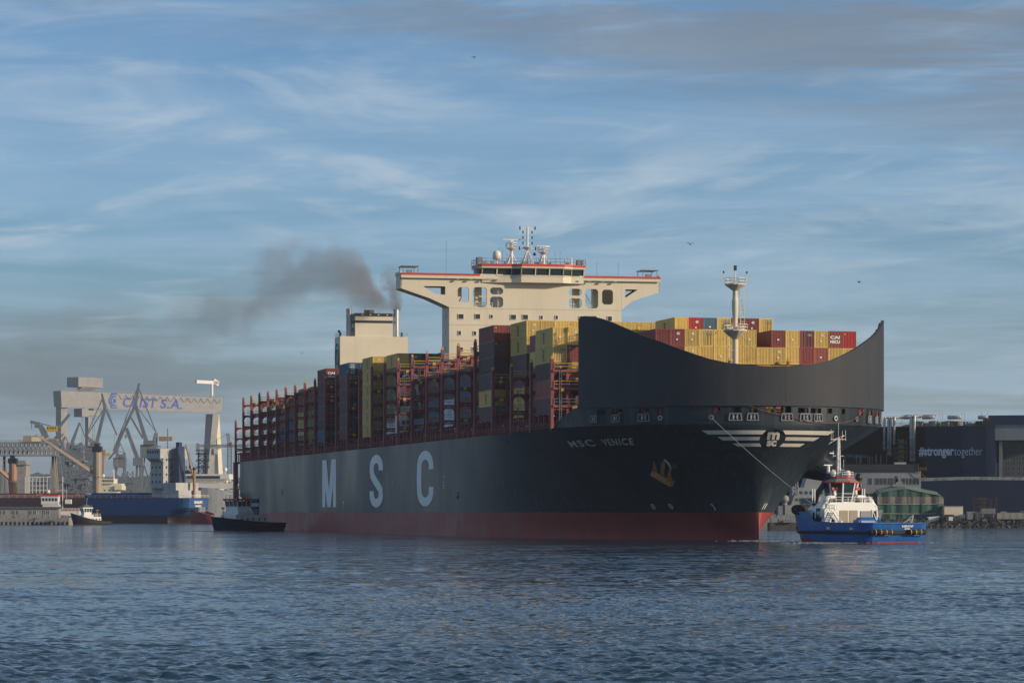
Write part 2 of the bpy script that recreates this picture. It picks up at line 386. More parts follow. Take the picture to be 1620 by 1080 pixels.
# ------------------------------------------------------------------ water
def build_water():
    ys = [55.0]
    while ys[-1] < 430: ys.append(ys[-1] + max(0.07, 0.18*ys[-1]**2/(3160*4.5)*0.8))
    ys = np.array(ys); nx = 620
    t = np.linspace(-1, 1, nx)
    X = np.outer(ys*0.19, t); Y = np.repeat(ys[:,None], nx, 1)
    Z = np.zeros_like(X)
    r = np.random.default_rng(5)
    sp = np.gradient(ys)[:,None]
    for lam_lo, lam_hi, amp, n in ((5,12,0.0010,10),(2.2,5,0.0014,20),(0.9,2.2,0.0015,34),(0.35,0.9,0.0060,40)):
        for i in range(n):
            lam = r.uniform(lam_lo, lam_hi); ang = r.normal(-0.9, 0.75); k = 2*math.pi/lam
            ph = r.uniform(0, 6.283); a = amp*lam*1.5
            fade = np.clip((lam/sp - 1.5)/2.0, 0, 1)
            w = np.sin(k*(X*math.cos(ang)+Y*math.sin(ang)) + ph + 0.8*np.sin(X*0.13*math.cos(i)+Y*0.11+i))
            Z += a*fade*(w + 0.25*(w*w-0.5))
    # gust patches
    g = 0.75 + 0.3*np.sin(X*0.021+Y*0.055+1.0)*np.sin(Y*0.031+0.6) + 0.18*np.sin(X*0.07-Y*0.12)
    Z *= g
    edge = np.clip((430-Y)/40, 0, 1)*np.clip((1-np.abs(t))[None,:]*12, 0, 1)
    Z *= edge
    ny = len(ys)
    V = np.stack([X, Y, Z], -1).reshape(-1, 3)
    idx = np.arange(ny*nx).reshape(ny, nx)
    F = np.stack([idx[:-1,:-1], idx[:-1,1:], idx[1:,1:], idx[1:,:-1]], -1).reshape(-1, 4)
    # the rest of the sheet, out past the harbour
    far = [(-5500,-300,0),(5500,-300,0),(5500,9000,0),(-5500,9000,0)]
    c = [V[idx[0,0]], V[idx[0,-1]], V[idx[-1,-1]], V[idx[-1,0]]]
    n0 = len(V); V = np.vstack([V, np.array(far)])
    ring = []
    bot, rig, top, lef = idx[0,:], idx[:,-1], idx[-1,::-1], idx[::-1,0]
    def fan(edge, a, b):
        # a wall of triangles from the outer side a-b to the edge vertices
        m = len(edge)//2
        for i in range(m): ring.append((n0+a, edge[i+1], edge[i]))
        ring.append((n0+a, n0+b, edge[m]))
        for i in range(m, len(edge)-1): ring.append((n0+b, edge[i+1], edge[i]))
    fan(bot, 0, 1); fan(rig, 1, 2); fan(top, 2, 3); fan(lef, 3, 0)
    me = bpy.data.meshes.new("water")
    me.from_pydata(V.tolist(), [], F.tolist() + [tuple(int(x) for x in t3) for t3 in ring])
    me.polygons.foreach_set("use_smooth", [True]*len(me.polygons))
    m = bpy.data.materials.new("harbour_water"); m.use_nodes = True
    nt = m.node_tree; N, L = nt.nodes, nt.links; b = N["Principled BSDF"]
    b.inputs["Base Color"].default_value = (0.012, 0.036, 0.062, 1)
    b.inputs["Roughness"].default_value = 0.08; b.inputs["IOR"].default_value = 1.333
    geo = N.new("ShaderNodeNewGeometry")
    def noise(scale, st, det, dist=0.0):
        mp = N.new("ShaderNodeMapping"); mp.inputs["Scale"].default_value = st; L.new(geo.outputs["Position"], mp.inputs[0])
        n = N.new("ShaderNodeTexNoise"); n.inputs["Scale"].default_value = scale; n.inputs["Detail"].default_value = det
        n.inputs["Distortion"].default_value = dist; n.inputs["Roughness"].default_value = 0.6
        L.new(mp.outputs[0], n.inputs["Vector"]); return n.outputs["Fac"]
    gust = noise(0.010, (1, 1.6, 1), 5)
    gm = N.new("ShaderNodeMapRange"); gm.inputs["From Min"].default_value = 0.35; gm.inputs["From Max"].default_value = 0.65
    gm.inputs["To Min"].default_value = 0.5; gm.inputs["To Max"].default_value = 1.0; L.new(gust, gm.inputs["Value"])
    # slope of the ripples added straight to the normal, so it holds at a grazing view
    def slope(sc, st, det, ax, ay):
        mp = N.new("ShaderNodeMapping"); mp.inputs["Scale"].default_value = st; L.new(geo.outputs["Position"], mp.inputs[0])
        n = N.new("ShaderNodeTexNoise"); n.inputs["Scale"].default_value = sc; n.inputs["Detail"].default_value = det
        n.inputs["Roughness"].default_value = 0.6; n.inputs["Distortion"].default_value = 0.3; L.new(mp.outputs[0], n.inputs["Vector"])
        a = N.new("ShaderNodeVectorMath"); a.operation = 'SUBTRACT'; L.new(n.outputs["Color"], a.inputs[0]); a.inputs[1].default_value = (.5, .5, .5)
        b_ = N.new("ShaderNodeVectorMath"); b_.operation = 'MULTIPLY'; L.new(a.outputs[0], b_.inputs[0]); b_.inputs[1].default_value = (ax, ay, 0); return b_.outputs[0]
    def add(a, b_):
        n = N.new("ShaderNodeVectorMath"); n.operation = 'ADD'; L.new(a, n.inputs[0]); L.new(b_, n.inputs[1]); return n.outputs[0]
    v = add(add(slope(2.6, (0.45, 1.0, 1), 2, WATER[0]*.6, WATER[0]), slope(0.9, (0.5, 1.2, 1), 3, WATER[1]*.6, WATER[1])), slope(0.13, (0.30, 1.0, 1), 4, WATER[2]*.3, WATER[2]))
    sc_ = N.new("ShaderNodeVectorMath"); sc_.operation = 'SCALE'; L.new(v, sc_.inputs[0]); L.new(gm.outputs["Result"], sc_.inputs["Scale"])
    nn = N.new("ShaderNodeVectorMath"); nn.operation = 'NORMALIZE'; L.new(add(geo.outputs["Normal"], sc_.outputs[0]), nn.inputs[0])
    L.new(nn.outputs[0], b.inputs["Normal"])
    me.materials.append(m)
    return tag(link("water", me), kind="structure")
WATER = (1.7, 1.15, 0.8)
build_water()

# ------------------------------------------------------------------ haze over the harbour
def build_haze():
    mb = MB().box((-5600, -320, -12), (5600, 9100, 135))
    m = bpy.data.materials.new("haze"); m.use_nodes = True; nt = m.node_tree; nt.nodes.clear()
    o = nt.nodes.new("ShaderNodeOutputMaterial"); v = nt.nodes.new("ShaderNodeVolumePrincipled")
    v.inputs["Color"].default_value = (0.82, 0.90, 1.0, 1); v.inputs["Density"].default_value = HAZE
    nt.links.new(v.outputs[0], o.inputs["Volume"])
    return tag(mb.build("haze", m), kind="stuff")
HAZE = 0.00005
build_haze()

# ------------------------------------------------------------------ land: quays, ground, hills
def build_land():
    mb = MB().prism([(-5400,1330,-3),(-130,1330,-3),(-130,2100,-3),(-60,2150,-3),(-60,9000,-3),(-5400,9000,-3)], (0,0,5.4))
    tag(mb.build("ground", M['conc']), kind="structure")
    mb = MB().prism([(84,1040,-3),(70,1500,-3),(-60,2150,-3),(-60,9000,-3),(5400,9000,-3),(5400,700,-3),(600,800,-3),(300,950,-3),(200,950,-3)], (0,0,5.4))
    tag(mb.build("ground", M['darkconc']), kind="structure")
    # wooded hills on the skyline: lumpy canopy relief
    r = np.random.default_rng(3)
    xs = np.linspace(-1100, 2400, 420); ys = np.linspace(4300, 5600, 26)
    X, Y = np.meshgrid(xs, ys)
    ridge = 62 + 9*np.sin(X*0.0042+0.8) + 5*np.sin(X*0.013+2) + 3*np.sin(X*0.031)
    prof = np.sin(np.clip((Y-4300)/1300, 0, 1)*math.pi*0.5)
    Z = ridge*prof + 2.4*r.normal(size=X.shape) * np.clip(prof*3, 0, 1)
    left = 1 - np.clip((X+600)/240, 0, 1)
    Z += 14*left*prof
    V = np.stack([X, Y, Z], -1).reshape(-1, 3); idx = np.arange(X.size).reshape(X.shape)
    F = np.stack([idx[:-1,:-1], idx[:-1,1:], idx[1:,1:], idx[1:,:-1]], -1).reshape(-1, 4)
    me = bpy.data.meshes.new("hills"); me.from_pydata(V.tolist(), [], F.tolist()); me.materials.append(M['forest'])
    tag(link("hills", me), kind="structure")
build_land()
# ------------------------------------------------------------------ the container ship
# ship axes: x forward from the foremost lashing bridge, y to port, z up from the water
HB, ZD, ZF, ZK = 27.0, 18.2, 18.4, 21.25     # half beam, deck, forecastle knuckle, foot of the visor
TH = math.radians(13.2028)
st_, ct_ = math.sin(TH), math.cos(TH)
ship = thing("container_ship", "huge dark grey container ship with tall curved bow visor and cream bridge tower", "container ship",
             (60*519/FPX + HB*ct_, 519 + HB*st_, 0), math.atan2(-ct_, st_))
U0 = -75.0
def stem(z):
    return 28.0 if z <= 4.5 else 28 + 8*min(1, (z-4.5)/12.5)**1.5
def wl(u): return HB*(.5*(1-u**1.5)+.5*(1-3*u*u+2*u**3))
def dk(u):
    r = max(0, (u-.676)/.324); return HB*max(0, 1-r**2.3)**.5
def hull(u, z):
    zz = min(max(z, 0), ZF); g = (zz/ZF)**1.55
    t = min(1, max(0, (u-.86)/.14)); a_ = 1.5*(min(zz, 4.5)/4.5)**1.3*max(0, 1-max(0, zz-4.5)/7)
    return U0+u*(stem(z)-U0), wl(u)*(1-g)+dk(u)*g+a_*math.sin(math.pi*t)**.6
def hp(u, z, side, off=0.0):
    s, b = hull(u, z); 
    if off:
        e = 0.002; s1, b1 = hull(max(0,u-e), z); s2, b2 = hull(min(1,u+e), z)
        t = Vector((s2-s1, side*(b2-b1), 0))
        if u > 0.9985: n = Vector((1, side*0.25, 0)).normalized()
        else: n = Vector((-t.y*side, t.x*side, 0)); n = (n if n.y*side > 0 or n.x > 0 else -n).normalized()
        return Vector((s+n.x*off, side*b+n.y*off, z))
    return Vector((s, side*b, z))
_arc = {}
def arcpt(a, z, off=0.0):
    """a metres round the hull from the stem at height z (negative = starboard)"""
    key = round(z*4)/4
    if key not in _arc:
        us = 1-np.linspace(0, 1, 500)**2*0.6; P = np.array([hull(u, key) for u in us])
        L_ = np.concatenate([[0], np.cumsum(np.hypot(*np.diff(P, axis=0).T))]); _arc[key] = (us, L_)
    us, L_ = _arc[key]; u = float(np.interp(abs(a), L_, us)); side = 1 if a >= 0 else -1
    return hp(u, z, side, off)

def skin(mb, us, zs, m=0, xaft=None, zfun=None, offset=0.0):
    """closed shell port and starboard over bow stations us and aft stations xaft"""
    for side in (-1, 1):
        grid = []
        for z in zs:
            row = []
            for x in (xaft or []):
                b = HB
                if x < -318: b = HB*(1-((-318-x)/34.0)**2*0.30*max(0, 1-z/9.0))
                row.append((x, side*b, z))
            for u in us: row.append(tuple(hp(u, z, side, offset)))
            grid.append(row)
        n = len(grid[0]); vs = [p for r_ in grid for p in r_]; fs = []
        for j in range(len(zs)-1):
            for i in range(n-1):
                q = (j*n+i, j*n+i+1, (j+1)*n+i+1, (j+1)*n+i); fs.append(q if side == -1 else q[::-1])
        mb.add(vs, fs, m)
US = [i/40 for i in range(30)] + [0.74+0.26*(1-(1-i/34)**2) for i in range(35)]
XA = [-352, -346, -340, -334, -328, -322, -316, -300, -240, -180, -130, -100]
def build_hull():
    mb = MB(); skin(mb, US, [4.5, 6, 7.5, 9, 10.5, 12, 13.5, 15, 16.2, 17.4, ZF-0.2], xaft=XA)
    # transom
    zs = [4.5, 9, ZF-0.2]
    for a, b in zip(zs[:-1], zs[1:]):
        k = lambda z: HB*(1-0.30*max(0, 1-z/9.0))
        mb.add([(-352, -k(a), a), (-352, k(a), a), (-352, k(b), b), (-352, -k(b), b)], [(0,1,2,3)])
    o = mb.build("hull", M['hull'], ship, smooth=True)
    mb = MB(); skin(mb, US, [-2.5, 0, 1.5, 3, 4.5], xaft=[x+4 if x < -350 else x for x in XA])
    k = lambda z: HB*(1-((348-318)/34)**2*0.30*max(0, 1-z/9.0))
    mb.add([(-348, -k(-2.5), -2.5), (-348, k(-2.5), -2.5), (-348, k(4.5), 4.5), (-348, -k(4.5), 4.5)], [(0,1,2,3)])
    tag(mb.build("boot_top", M['boot'], ship, smooth=True), "red boot top just above the waterline")
    # deck plating
    mb = MB(); pts = [(-352, -HB+.1), ] 
    ring = [(x, -HB+.1) for x in XA] + [(hull(u, 18.4)[0], -hull(u, 18.4)[1]+.1) for u in US[:-1]]
    ring2 = [(a, -b) for a, b in ring][::-1]
    mb.add([(a, b, ZD-0.02) for a, b in ring+ring2], [tuple(range(len(ring)*2))])
    mb.build("deck", M['deck'], ship)
    # forecastle bulwark band with its openings: a strip per side cut at the openings
    us_open = [(.843,.852,0),(.8535,.858,1),(.8735,.8895,1),(.915,.927,1),(.9365,.942,1),(.967,.9695,1),(.9825,.986,1),(.992,.9945,0),(.997,.9985,0),(.9996,1.0,4)]
    us_port = [(1.0,.9996,4),(.9994,.9985,3),(.997,.9935,0),(.9925,.987,0),(.983,.979,0),(.9695,.966,0),(.945,.937,1),(.925,.912,1),(.893,.878,1)]
    band = MB(); inner = MB(); redm = MB()
    for side, ops in ((-1, us_open), (1, [(min(a, b), max(a, b), k) for a, b, k in us_port])):
        cuts = sorted({0.655, 1.0, *[o_[0] for o_ in ops], *[o_[1] for o_ in ops], *[0.66+0.34*(1-(1-i/40)**2) for i in range(41)]})
        cuts = [c for c in cuts if not any(o_[0] < c < o_[1] for o_ in ops)]
        for a, b in zip(cuts[:-1], cuts[1:]):
            op = next((o_ for o_ in ops if abs(o_[0]-a) < 1e-6 and abs(o_[1]-b) < 1e-6), None)
            def top(u):
                s = hull(u, ZF)[0]; return ZK if s > 12 else ZD+0.05 + (ZK-ZD-0.05)*max(0, (s-2)/10)
            ta, tb = top(a), top(b)
            if op is None:
                vs = [hp(a, ZD-.02, side), hp(b, ZD-.02, side), hp(b, tb, side), hp(a, ta, side)]
                vs += [hp(a, ZD-.02, side, -.25), hp(b, ZD-.02, side, -.25), hp(b, tb, side, -.25), hp(a, ta, side, -.25)]
                band.add(vs, [(0,1,2,3),(7,6,5,4),(3,2,6,7)])
            else:
                z0, z1 = (19.95, 20.75) if op[2] < 2 else (19.95, 20.8)
                if op[2] >= 3: z1 = 21.15 if op[2] == 3 else 20.9
                for c, d in ((ZD-.02, z0), (z1, ta)):
                    vs = [hp(a, c, side), hp(b, c, side), hp(b, d, side), hp(a, d, side)]
                    vs += [hp(a, c, side, -.25), hp(b, c, side, -.25), hp(b, d, side, -.25), hp(a, d, side, -.25)]
                    band.add(vs, [(0,1,2,3),(7,6,5,4),(3,2,6,7),(4,5,1,0)])
                P = [hp(a, z0, side), hp(b, z0, side), hp(b, z1, side), hp(a, z1, side)]
                Q = [hp(a, z0, side, -1.3), hp(b, z0, side, -1.3), hp(b, z1, side, -1.3), hp(a, z1, side, -1.3)]
                if op[2] == 4: continue
                inner.add(P+Q, [(4,5,6,7),(0,1,5,4),(3,7,6,2),(0,4,7,3),(1,2,6,5)])
                if op[2] == 1:
                    # a red painted fitting standing in the opening
                    p = hp(a*0.5+b*0.5, z0, side, -0.35); t = (hp(b, z0, side)-hp(a, z0, side)); l = t.length; t.normalize()
                    c = hp(a, z0, side, -0.5) if True else p
                    redm.bar(c+t*min(.35,l*.3)+Vector((0,0,0.02)), c+t*min(.35,l*.3)+Vector((0,0,z1-z0-.05)), min(.55,l*.5))
                    redm.bar(c+Vector((0,0,.2)), c+t*l+Vector((0,0,.2)), .2)
    tag(band.build("bulwark", M['hull'], ship), "dark bulwark band with mooring openings below the visor")
    mb = MB(); mb.box((33.0, -1.6, 18.21), (35.6, 1.6, 19.05)); mb.build('mooring_platform', M['deck'], ship)
    inner.build("mooring_recess", M['dark'], ship); redm.build("mooring_fitting", M['red'], ship)
    # the raised faceplates of the fairleads below the openings
    def fair(a0, a1, side, sc=1.0):
        mb = MB(); za, zb = 18.75, 19.8
        am = (a0+a1)/2; w = (a1-a0)/2
        P = lambda a, z, o: arcpt(side*a, z, o)
        for (q, r_) in (((am-w*.85, zb), (am-w, za)), ((am+w*.85, zb), (am+w, za)), ((am-w*.85, zb), (am+w*.85, zb)), ((am-w, za), (am+w, za)), ((am-w*.35, zb-.1),(am-w*.35, za+.1)), ((am+w*.35, zb-.1),(am+w*.35, za+.1))):
            mb.bar(P(q[0], q[1], .12), P(r_[0], r_[1], .12), .14)
        mb.add([P(am-w*.3, za+.2, .03), P(am+w*.3, za+.2, .03), P(am+w*.3, zb-.15, .03), P(am-w*.3, zb-.15, .03)], [(0,1,2,3)], 1)
        for k in (-.12, .12): mb.bar(P(am+w*k*2, za+.25, .1), P(am+w*k*2, zb-.25, .1), .16, m=2)
        mb.build("roller_fairlead", [M['midgrey'], M['dark'], M['steel']], ship)
    for a0, a1, sd in ((31.4,33,-1),(26,27.8,-1),(20.1,22.3,-1),(5.2,7.2,-1),(2.6,4.4,-1),(1.0,3.0,1),(4.2,6.2,1),(6.8,8.4,1),(20.5,22,1),(24,25.5,1),(28,29.3,1)): fair(a0, a1, sd)
    for a, sd in ((18.2,-1),(9.9,-1),(11.2,1),(16.5,1)):
        mb = MB(); c = arcpt(sd*a, 19.2, .1); n = (arcpt(sd*a, 19.2, 1)-arcpt(sd*a, 19.2, 0)).normalized()
        mb.tube(c-n*.3, c+n*.12, .38, 12); mb.tube(c+n*.121, c+n*.16, .24, 10, m=1)
        mb.build("panama_fairlead", [M['steel'], M['dark']], ship)
build_hull()
VIS = [(0,27.0),(3.9,27.3),(7.1,27.6),(10,28.3),(12.1,29.1),(13.8,29.8),(15.3,30.5),(16.5,31.1),(17.7,31.7),(18.7,32.2),(19.6,32.7),(20.4,33.2),(21.2,33.7),(21.9,34.2),(22.5,34.6),(23,34.9),(23.5,35.2),(24,35.45),(24.4,35.6),(24.8,35.75),(25.2,35.8),(25.5,35.75)]
def vis_top(b): return float(np.interp(b, [v[0] for v in VIS], [v[1] for v in VIS]))
def build_visor():
    mb = MB(); uv = [0.8+0.2*(1-(1-i/60)**2.2) for i in range(61)]
    uv = [u for u in uv if hull(u, ZF)[0] >= 13.6]
    path = [(u, -1) for u in uv] + [(u, 1) for u in uv[:-1][::-1]]
    n = len(path); K = 7; vs = []
    for off in (0.28, -0.15):
        for u, sd in path:
            b = hull(u, ZF)[1]; zt = vis_top(b)
            if hull(u, ZF)[0] < 14.4: zt -= 0.5
            for k in range(K): vs.append(hp(u, ZK-0.25+(zt-ZK+0.25)*k/(K-1), sd, off))
    fs = []
    for i in range(n-1):
        for k in range(K-1):
            fs.append((i*K+k, (i+1)*K+k, (i+1)*K+k+1, i*K+k+1)); o = n*K
            fs.append((o+i*K+k+1, o+(i+1)*K+k+1, o+(i+1)*K+k, o+i*K+k))
        fs.append((i*K+K-1, (i+1)*K+K-1, n*K+(i+1)*K+K-1, n*K+i*K+K-1))
        fs.append((i*K, n*K+i*K, n*K+(i+1)*K, (i+1)*K))
    for i in (0, n-1):
        for k in range(K-1): fs.append((i*K+k, i*K+k+1, n*K+i*K+k+1, n*K+i*K+k))
    mb.add(vs, fs)
    o = mb.build("bow_visor", M['visor'], ship); tag(o, "tall curved steel wave breaker rising from the bow")
    for p in o.data.polygons: p.use_smooth = False
    # stiffening frames behind it
    mb = MB()
    for i in range(4, n-4, 4):
        u, sd = path[i]; zt = vis_top(hull(u, ZF)[1])
        mb.bar(hp(u, ZF, sd, -.35), hp(u, zt-.4, sd, -.35), .4, .3)
    mb.build("visor_frame", M['visor'], ship)
    mb = MB()
    for i in range(30, n-20, 34):
        u, sd = path[i]; zt = vis_top(hull(u, ZF)[1]); mb.bar(hp(u, ZK+.1, sd, .285), hp(u, zt-.2, sd, .285), .04, .03)
    for z in (24.2,):
        for (u, sd), (u2, sd2) in zip(path[2:-3], path[3:-2]):
            if z < vis_top(hull(u, ZF)[1])-.3 and z < vis_top(hull(u2, ZF)[1])-.3: mb.bar(hp(u, z, sd, .285), hp(u2, z, sd2, .285), .03, .07)
    mb.build("weld_seam", M['visor'], ship)
build_visor()

# lettering on the sides
def build_letters():
    z0, z1 = 5.68, 16.55
    def side_pt(x0, x1): return lambda a, b: (x0+(x1-x0)*a, -HB-0.035, z0+(z1-z0)*b)
    def quads(mb, qs, fn):
        for q in qs: mb.add([fn(*p) for p in q], [(0,1,2,3)])
    w = .26
    mb = MB(); fn = side_pt(-219.8, -201.3)
    quads(mb, [[(0,0),(.22,0),(.25,1),(.0,1)], [(.78,0),(1,0),(1,1),(.75,1)], [(0,1),(.32,1),(.60,0),(.38,0)], [(1,1),(.68,1),(.40,0),(.62,0)]], fn)
    mb.v = [(x, y-0.012*(i//4), z) for i, (x, y, z) in enumerate(mb.v)]
    tag(mb.build("hull_letter", M['letter'], ship), "large white letter M on the side")
    mb = MB(); fn = side_pt(-160.3, -145.2)
    pts = [(.84,.70),(.84,.76)] + [(.5+.34*math.cos(t), .76+.17*math.sin(t)) for t in np.linspace(0.15, math.pi, 12)] + [(.16,.70),(.22,.60),(.42,.50),(.66,.40),(.82,.32),(.84,.24)]
    pts += [(.5+.34*math.cos(t), .24+.17*math.sin(t)) for t in np.linspace(0, -math.pi+.15, 12)] + [(.16,.24),(.16,.305)]
    quads(mb, stroke(pts, .32, .165), fn); tag(mb.build("hull_letter", M['letter'], ship), "large white letter S on the side")
    mb = MB(); fn = side_pt(-109.4, -93.5)
    pts = [(.86,.66),(.86,.72)] + [(.5+.36*math.cos(t), .72+.20*math.sin(t)) for t in np.linspace(.12, math.pi, 14)] + [(.12,.5)] + [(.5+.36*math.cos(t), .28+.20*math.sin(t)) for t in np.linspace(-math.pi, -.12, 14)] + [(.86,.28),(.86,.345)]
    quads(mb, stroke(pts, .28, .16), fn); tag(mb.build("hull_letter", M['letter'], ship), "large white letter C on the side")
    # the name on the bow flare
    mb = MB()
    for txt, ua, ub in (("MSC", .672, .772), ("VENICE", .797, .870)):
        vs, fs, w_ = text_geo(txt, .03, 1.25)
        mb.add([hp(ua+(ub-ua)*v[0]/w_+.012*(v[1]-.5), 15.25+v[1]*1.0, -1, .22) for v in vs], fs)
    tag(mb.build("bow_name", M['logo'], ship), "ship name MSC VENICE in pale letters")
    # winged emblem round the stem
    mb = MB()
    for zt, zb, ao_t, ao_b, ai_t, ai_b in ((17.2,16.58,11.5,10.3,1.35,1.85),(16.2,15.66,8.75,7.8,2.1,2.1),(15.22,14.72,6.1,5.2,1.9,1.45)):
        for sd in (-1, 1):
            n = 22; vs = []
            for i in range(n+1):
                t = i/n
                vs.append(arcpt(sd*(ai_t+(ao_t-ai_t)*t), zt, .06)); vs.append(arcpt(sd*(ai_b+(ao_b-ai_b)*t), zb, .06))
            mb.add(vs, [(2*i, 2*i+1, 2*i+3, 2*i+2) for i in range(n)])
    tag(mb.build("wing_stripes", M['logo'], ship), "cream winged stripes either side of the round emblem")
    mb = MB(); vs = []; n = 28; cz = 15.95
    def face(a, z, o): 
        p = Vector((stem(z)+.10-0.10*a*a+o, a, z)); return p
    ring = [face(1.5*math.cos(2*math.pi*i/n), cz+1.5*math.sin(2*math.pi*i/n), 0) for i in range(n)]
    mb.add(ring, [tuple(range(n))], 1)
    for txt, wd, h, za, sl in (("m", 2.0, 1.65, 15.85, -.16), ("sc", 1.6, 1.25, 14.85, -.14)):
        vs, fs, w_ = text_geo(txt, .045, 0.98); k = wd/w_
        # ship's port is on the reader's right when looking aft
        mb.add([face(-wd/2+v[0]*k+sl*(v[1]-.3), za+v[1]*h*.95, .05) for v in vs], fs, 0)
    mb.build("bow_emblem", [M['logo'], M['black']], ship)
    # bow thruster and bulb marks, load line
    mb = MB()
    for a in (28.9, 23.5):
        for k in range(16):
            t, t2 = 2*math.pi*k/16, 2*math.pi*(k+1)/16
            mb.bar(arcpt(-(a+.5*math.cos(t)), 5.45+.42*math.sin(t), .05), arcpt(-(a+.5*math.cos(t2)), 5.45+.42*math.sin(t2), .05), .07)
        mb.bar(arcpt(-(a+.34), 5.16, .05), arcpt(-(a-.34), 5.74, .05), .07); mb.bar(arcpt(-(a-.34), 5.16, .05), arcpt(-(a+.34), 5.74, .05), .07)
    pts = [(9.9,5.75),(9.6,5.8),(9.1,5.35),(8.9,4.95),(9.2,4.9)]
    for (a, z), (b, z2) in zip(pts[:-1], pts[1:]): mb.bar(arcpt(-a, z, .05), arcpt(-b, z2, .05), .08)
    for k in range(2): mb.bar(arcpt(.5+.45*k, 5.0, .05), arcpt(1.1+.5*k, 5.9, .05), .08)
    for k in range(5): mb.bar(arcpt(12.2+.2*k, 15.2+.2*k, .06), arcpt(13.5+.35*k, 16.2+.1*k, .06), .12)
    mb.build("hull_marking", M['letter'], ship)
    mb = MB()
    for x, z in ((-192,6.5),(-192,6.9),(-135,11),(-135,10.3),(-84,11.3),(-84,10.2),(-84,9.6),(-84,9.1),(-72,7.8)): mb.cbox((x, -HB-.03, z), (.5, .04, .3))
    for z in (4.9, 5.5, 6.1, 6.7): mb.cbox((-192.5, -HB-.03, z), (.5, .04, .22))
    mb.build("draught_mark", M['letter'], ship)
    mb = MB()
    for x, z, w_, h in ((-72,7.6,.7,1.1),(-279,9.5,1.0,1.5),(-30,16.6,.6,.5)): mb.cbox((x, -HB-.02, z), (w_, .05, h))
    mb.build("hull_opening", M['dark'], ship)
build_letters()

def build_anchor(side):
    z = 12.1; a = 17.9 if side < 0 else 17.4
    c = arcpt(side*a, z, 0); n = (arcpt(side*a, z, 1)-c).normalized()
    n = (n*0.8+Vector((0, 0, -.35))).normalized()
    t = Vector((0, 0, 1)).cross(n).normalized(); up = n.cross(t)
    e_ = 1.0 if side < 0 else 2.6
    mb = MB(); mb.tube(c-n*3, c+n*e_, 2.2 if side < 0 else 3.3, 20, r2=1.35 if side < 0 else 1.8); mb.build("anchor_bolster", M['hull'], ship, smooth=False)
    mb = MB(); rr_ = 1.3 if side < 0 else 1.7
    mb.path([c+n*(e_+.05)+t*(rr_*math.cos(q))+up*(rr_*math.sin(q)) for q in np.linspace(-.5, 1.2, 10)], .2, 8)  # only the arc of the lip that catches the light is built
    tag(mb.build("anchor_ring", M['steel'], ship), "bright worn lip of the anchor bolster")
    mb = MB(); o = c+n*2.75
    o = c+n*(e_+.45)
    ax = (up*.85 + t*.45).normalized(); ay = n.cross(ax).normalized()
    base = o - ax*2.0
    mb.bar(o+ax*1.0, base, .55, .5)                                     # shank
    mb.bar(base-ay*2.1, base+ay*2.1, 1.0, .9)                            # crown
    for s in (-1, 1): mb.bar(base+ay*1.55*s, base+ay*1.75*s+ax*2.7+n*.35, .95, .4, w2=.2, h2=.2)
    tag(mb.build("anchor", M['rust'], ship), "rusty stockless anchor housed at the bow")
build_anchor(-1); build_anchor(1)

# ------------------------------------------------------------------ lashing bridges
PITCH = 14.5
LOW = {0, 1, 2, 3, 25}
ROWP = 2.51
def row_y(i): return -26.35 + ROWP*i + ROWP/2
_lb = {}
def lashing_mesh(top):
    if top in _lb: return _lb[top]
    mb = MB(); levels = [z for z in (33.5, 30.6, 27.7, 24.8, 21.9) if z <= top]
    n = 21; y0 = -26.7
    xw = 0.6
    for i in range(n+1):
        y = y0 + 2.54*i
        w = .5 if i in (0, n) else .36
        zt = top+2.0 if i in (0, n) or i % 4 == 0 else top+.35
        mb.cbox((0, y, (17.9+zt)/2), (xw+.1 if i in (0, n) else xw, w, zt-17.9))
    for j, z in enumerate(levels):
        mb.cbox((0, 0, z), (1.1, 53.3, .38))
        if j < 2:
            for i in range(n):
                y = y0+2.54*(i+.5); R_ = 1.02; zc = z-.19
                # arch plate: two spandrels per cell
                for sx in (-1, 1):
                    arc = [(y+sx*R_*math.cos(a), zc-1.05+R_*math.sin(a)*.92) for a in np.linspace(0, math.pi/2, 6)]
                    pts = [(y+sx*1.27, zc), (y+sx*1.27, zc-1.05)] + arc[0:] + [(y, zc)]
                    mb.prism([(-.15, p, q) for p, q in pts], (.3, 0, 0))
        else:
            mb.cbox((0, 0, z-.45), (.25, 53.0, .25))
    # diagonal knees on the outer cells
    for z in levels[2:]:
        for i in range(0, n):
            y = y0+2.54*i
            mb.bar((0, y+.2, z-.9), (0, y+.75, z-.2), .18); mb.bar((0, y+2.34, z-.9), (0, y+1.8, z-.2), .18)
    _lb[top] = mb.mesh("lashing_bridge", M['lash']); return _lb[top]
_rl = {}
def bridge_rails(top):
    if top in _rl: return _rl[top]
    mb = MB()
    lv = [z+.19 for z in (33.5, 30.6, 27.7, 24.8, 21.9) if z <= top]
    for j, z in enumerate(lv):
        for x in ((-.5, .5) if j < 2 else (.5,)):
            m = 1 if j in (0, 1) else 0
            for h in (1.05, .55): mb.bar((x, -26.4, z+h), (x, 26.4, z+h), .07, m=m)
            for i in range(22): mb.bar((x, -26.4+2.51*i, z), (x, -26.4+2.51*i, z+1.05), .06, m=0)
    # ladders between the outer cells
    for yy in (-25.4, -20.3, -15.2):
        for s in (-.2, .2): mb.bar((.62, yy+s, 18.2), (.62, yy+s, lv[0]), .05)
        for k in range(int((lv[0]-18.2)/.45)): mb.bar((.62, yy-.2, 18.4+.45*k), (.62, yy+.2, 18.4+.45*k), .04)
    _rl[top] = mb.mesh("railing", [M['midgrey'], M['yellow']]); return _rl[top]
_bx = {}
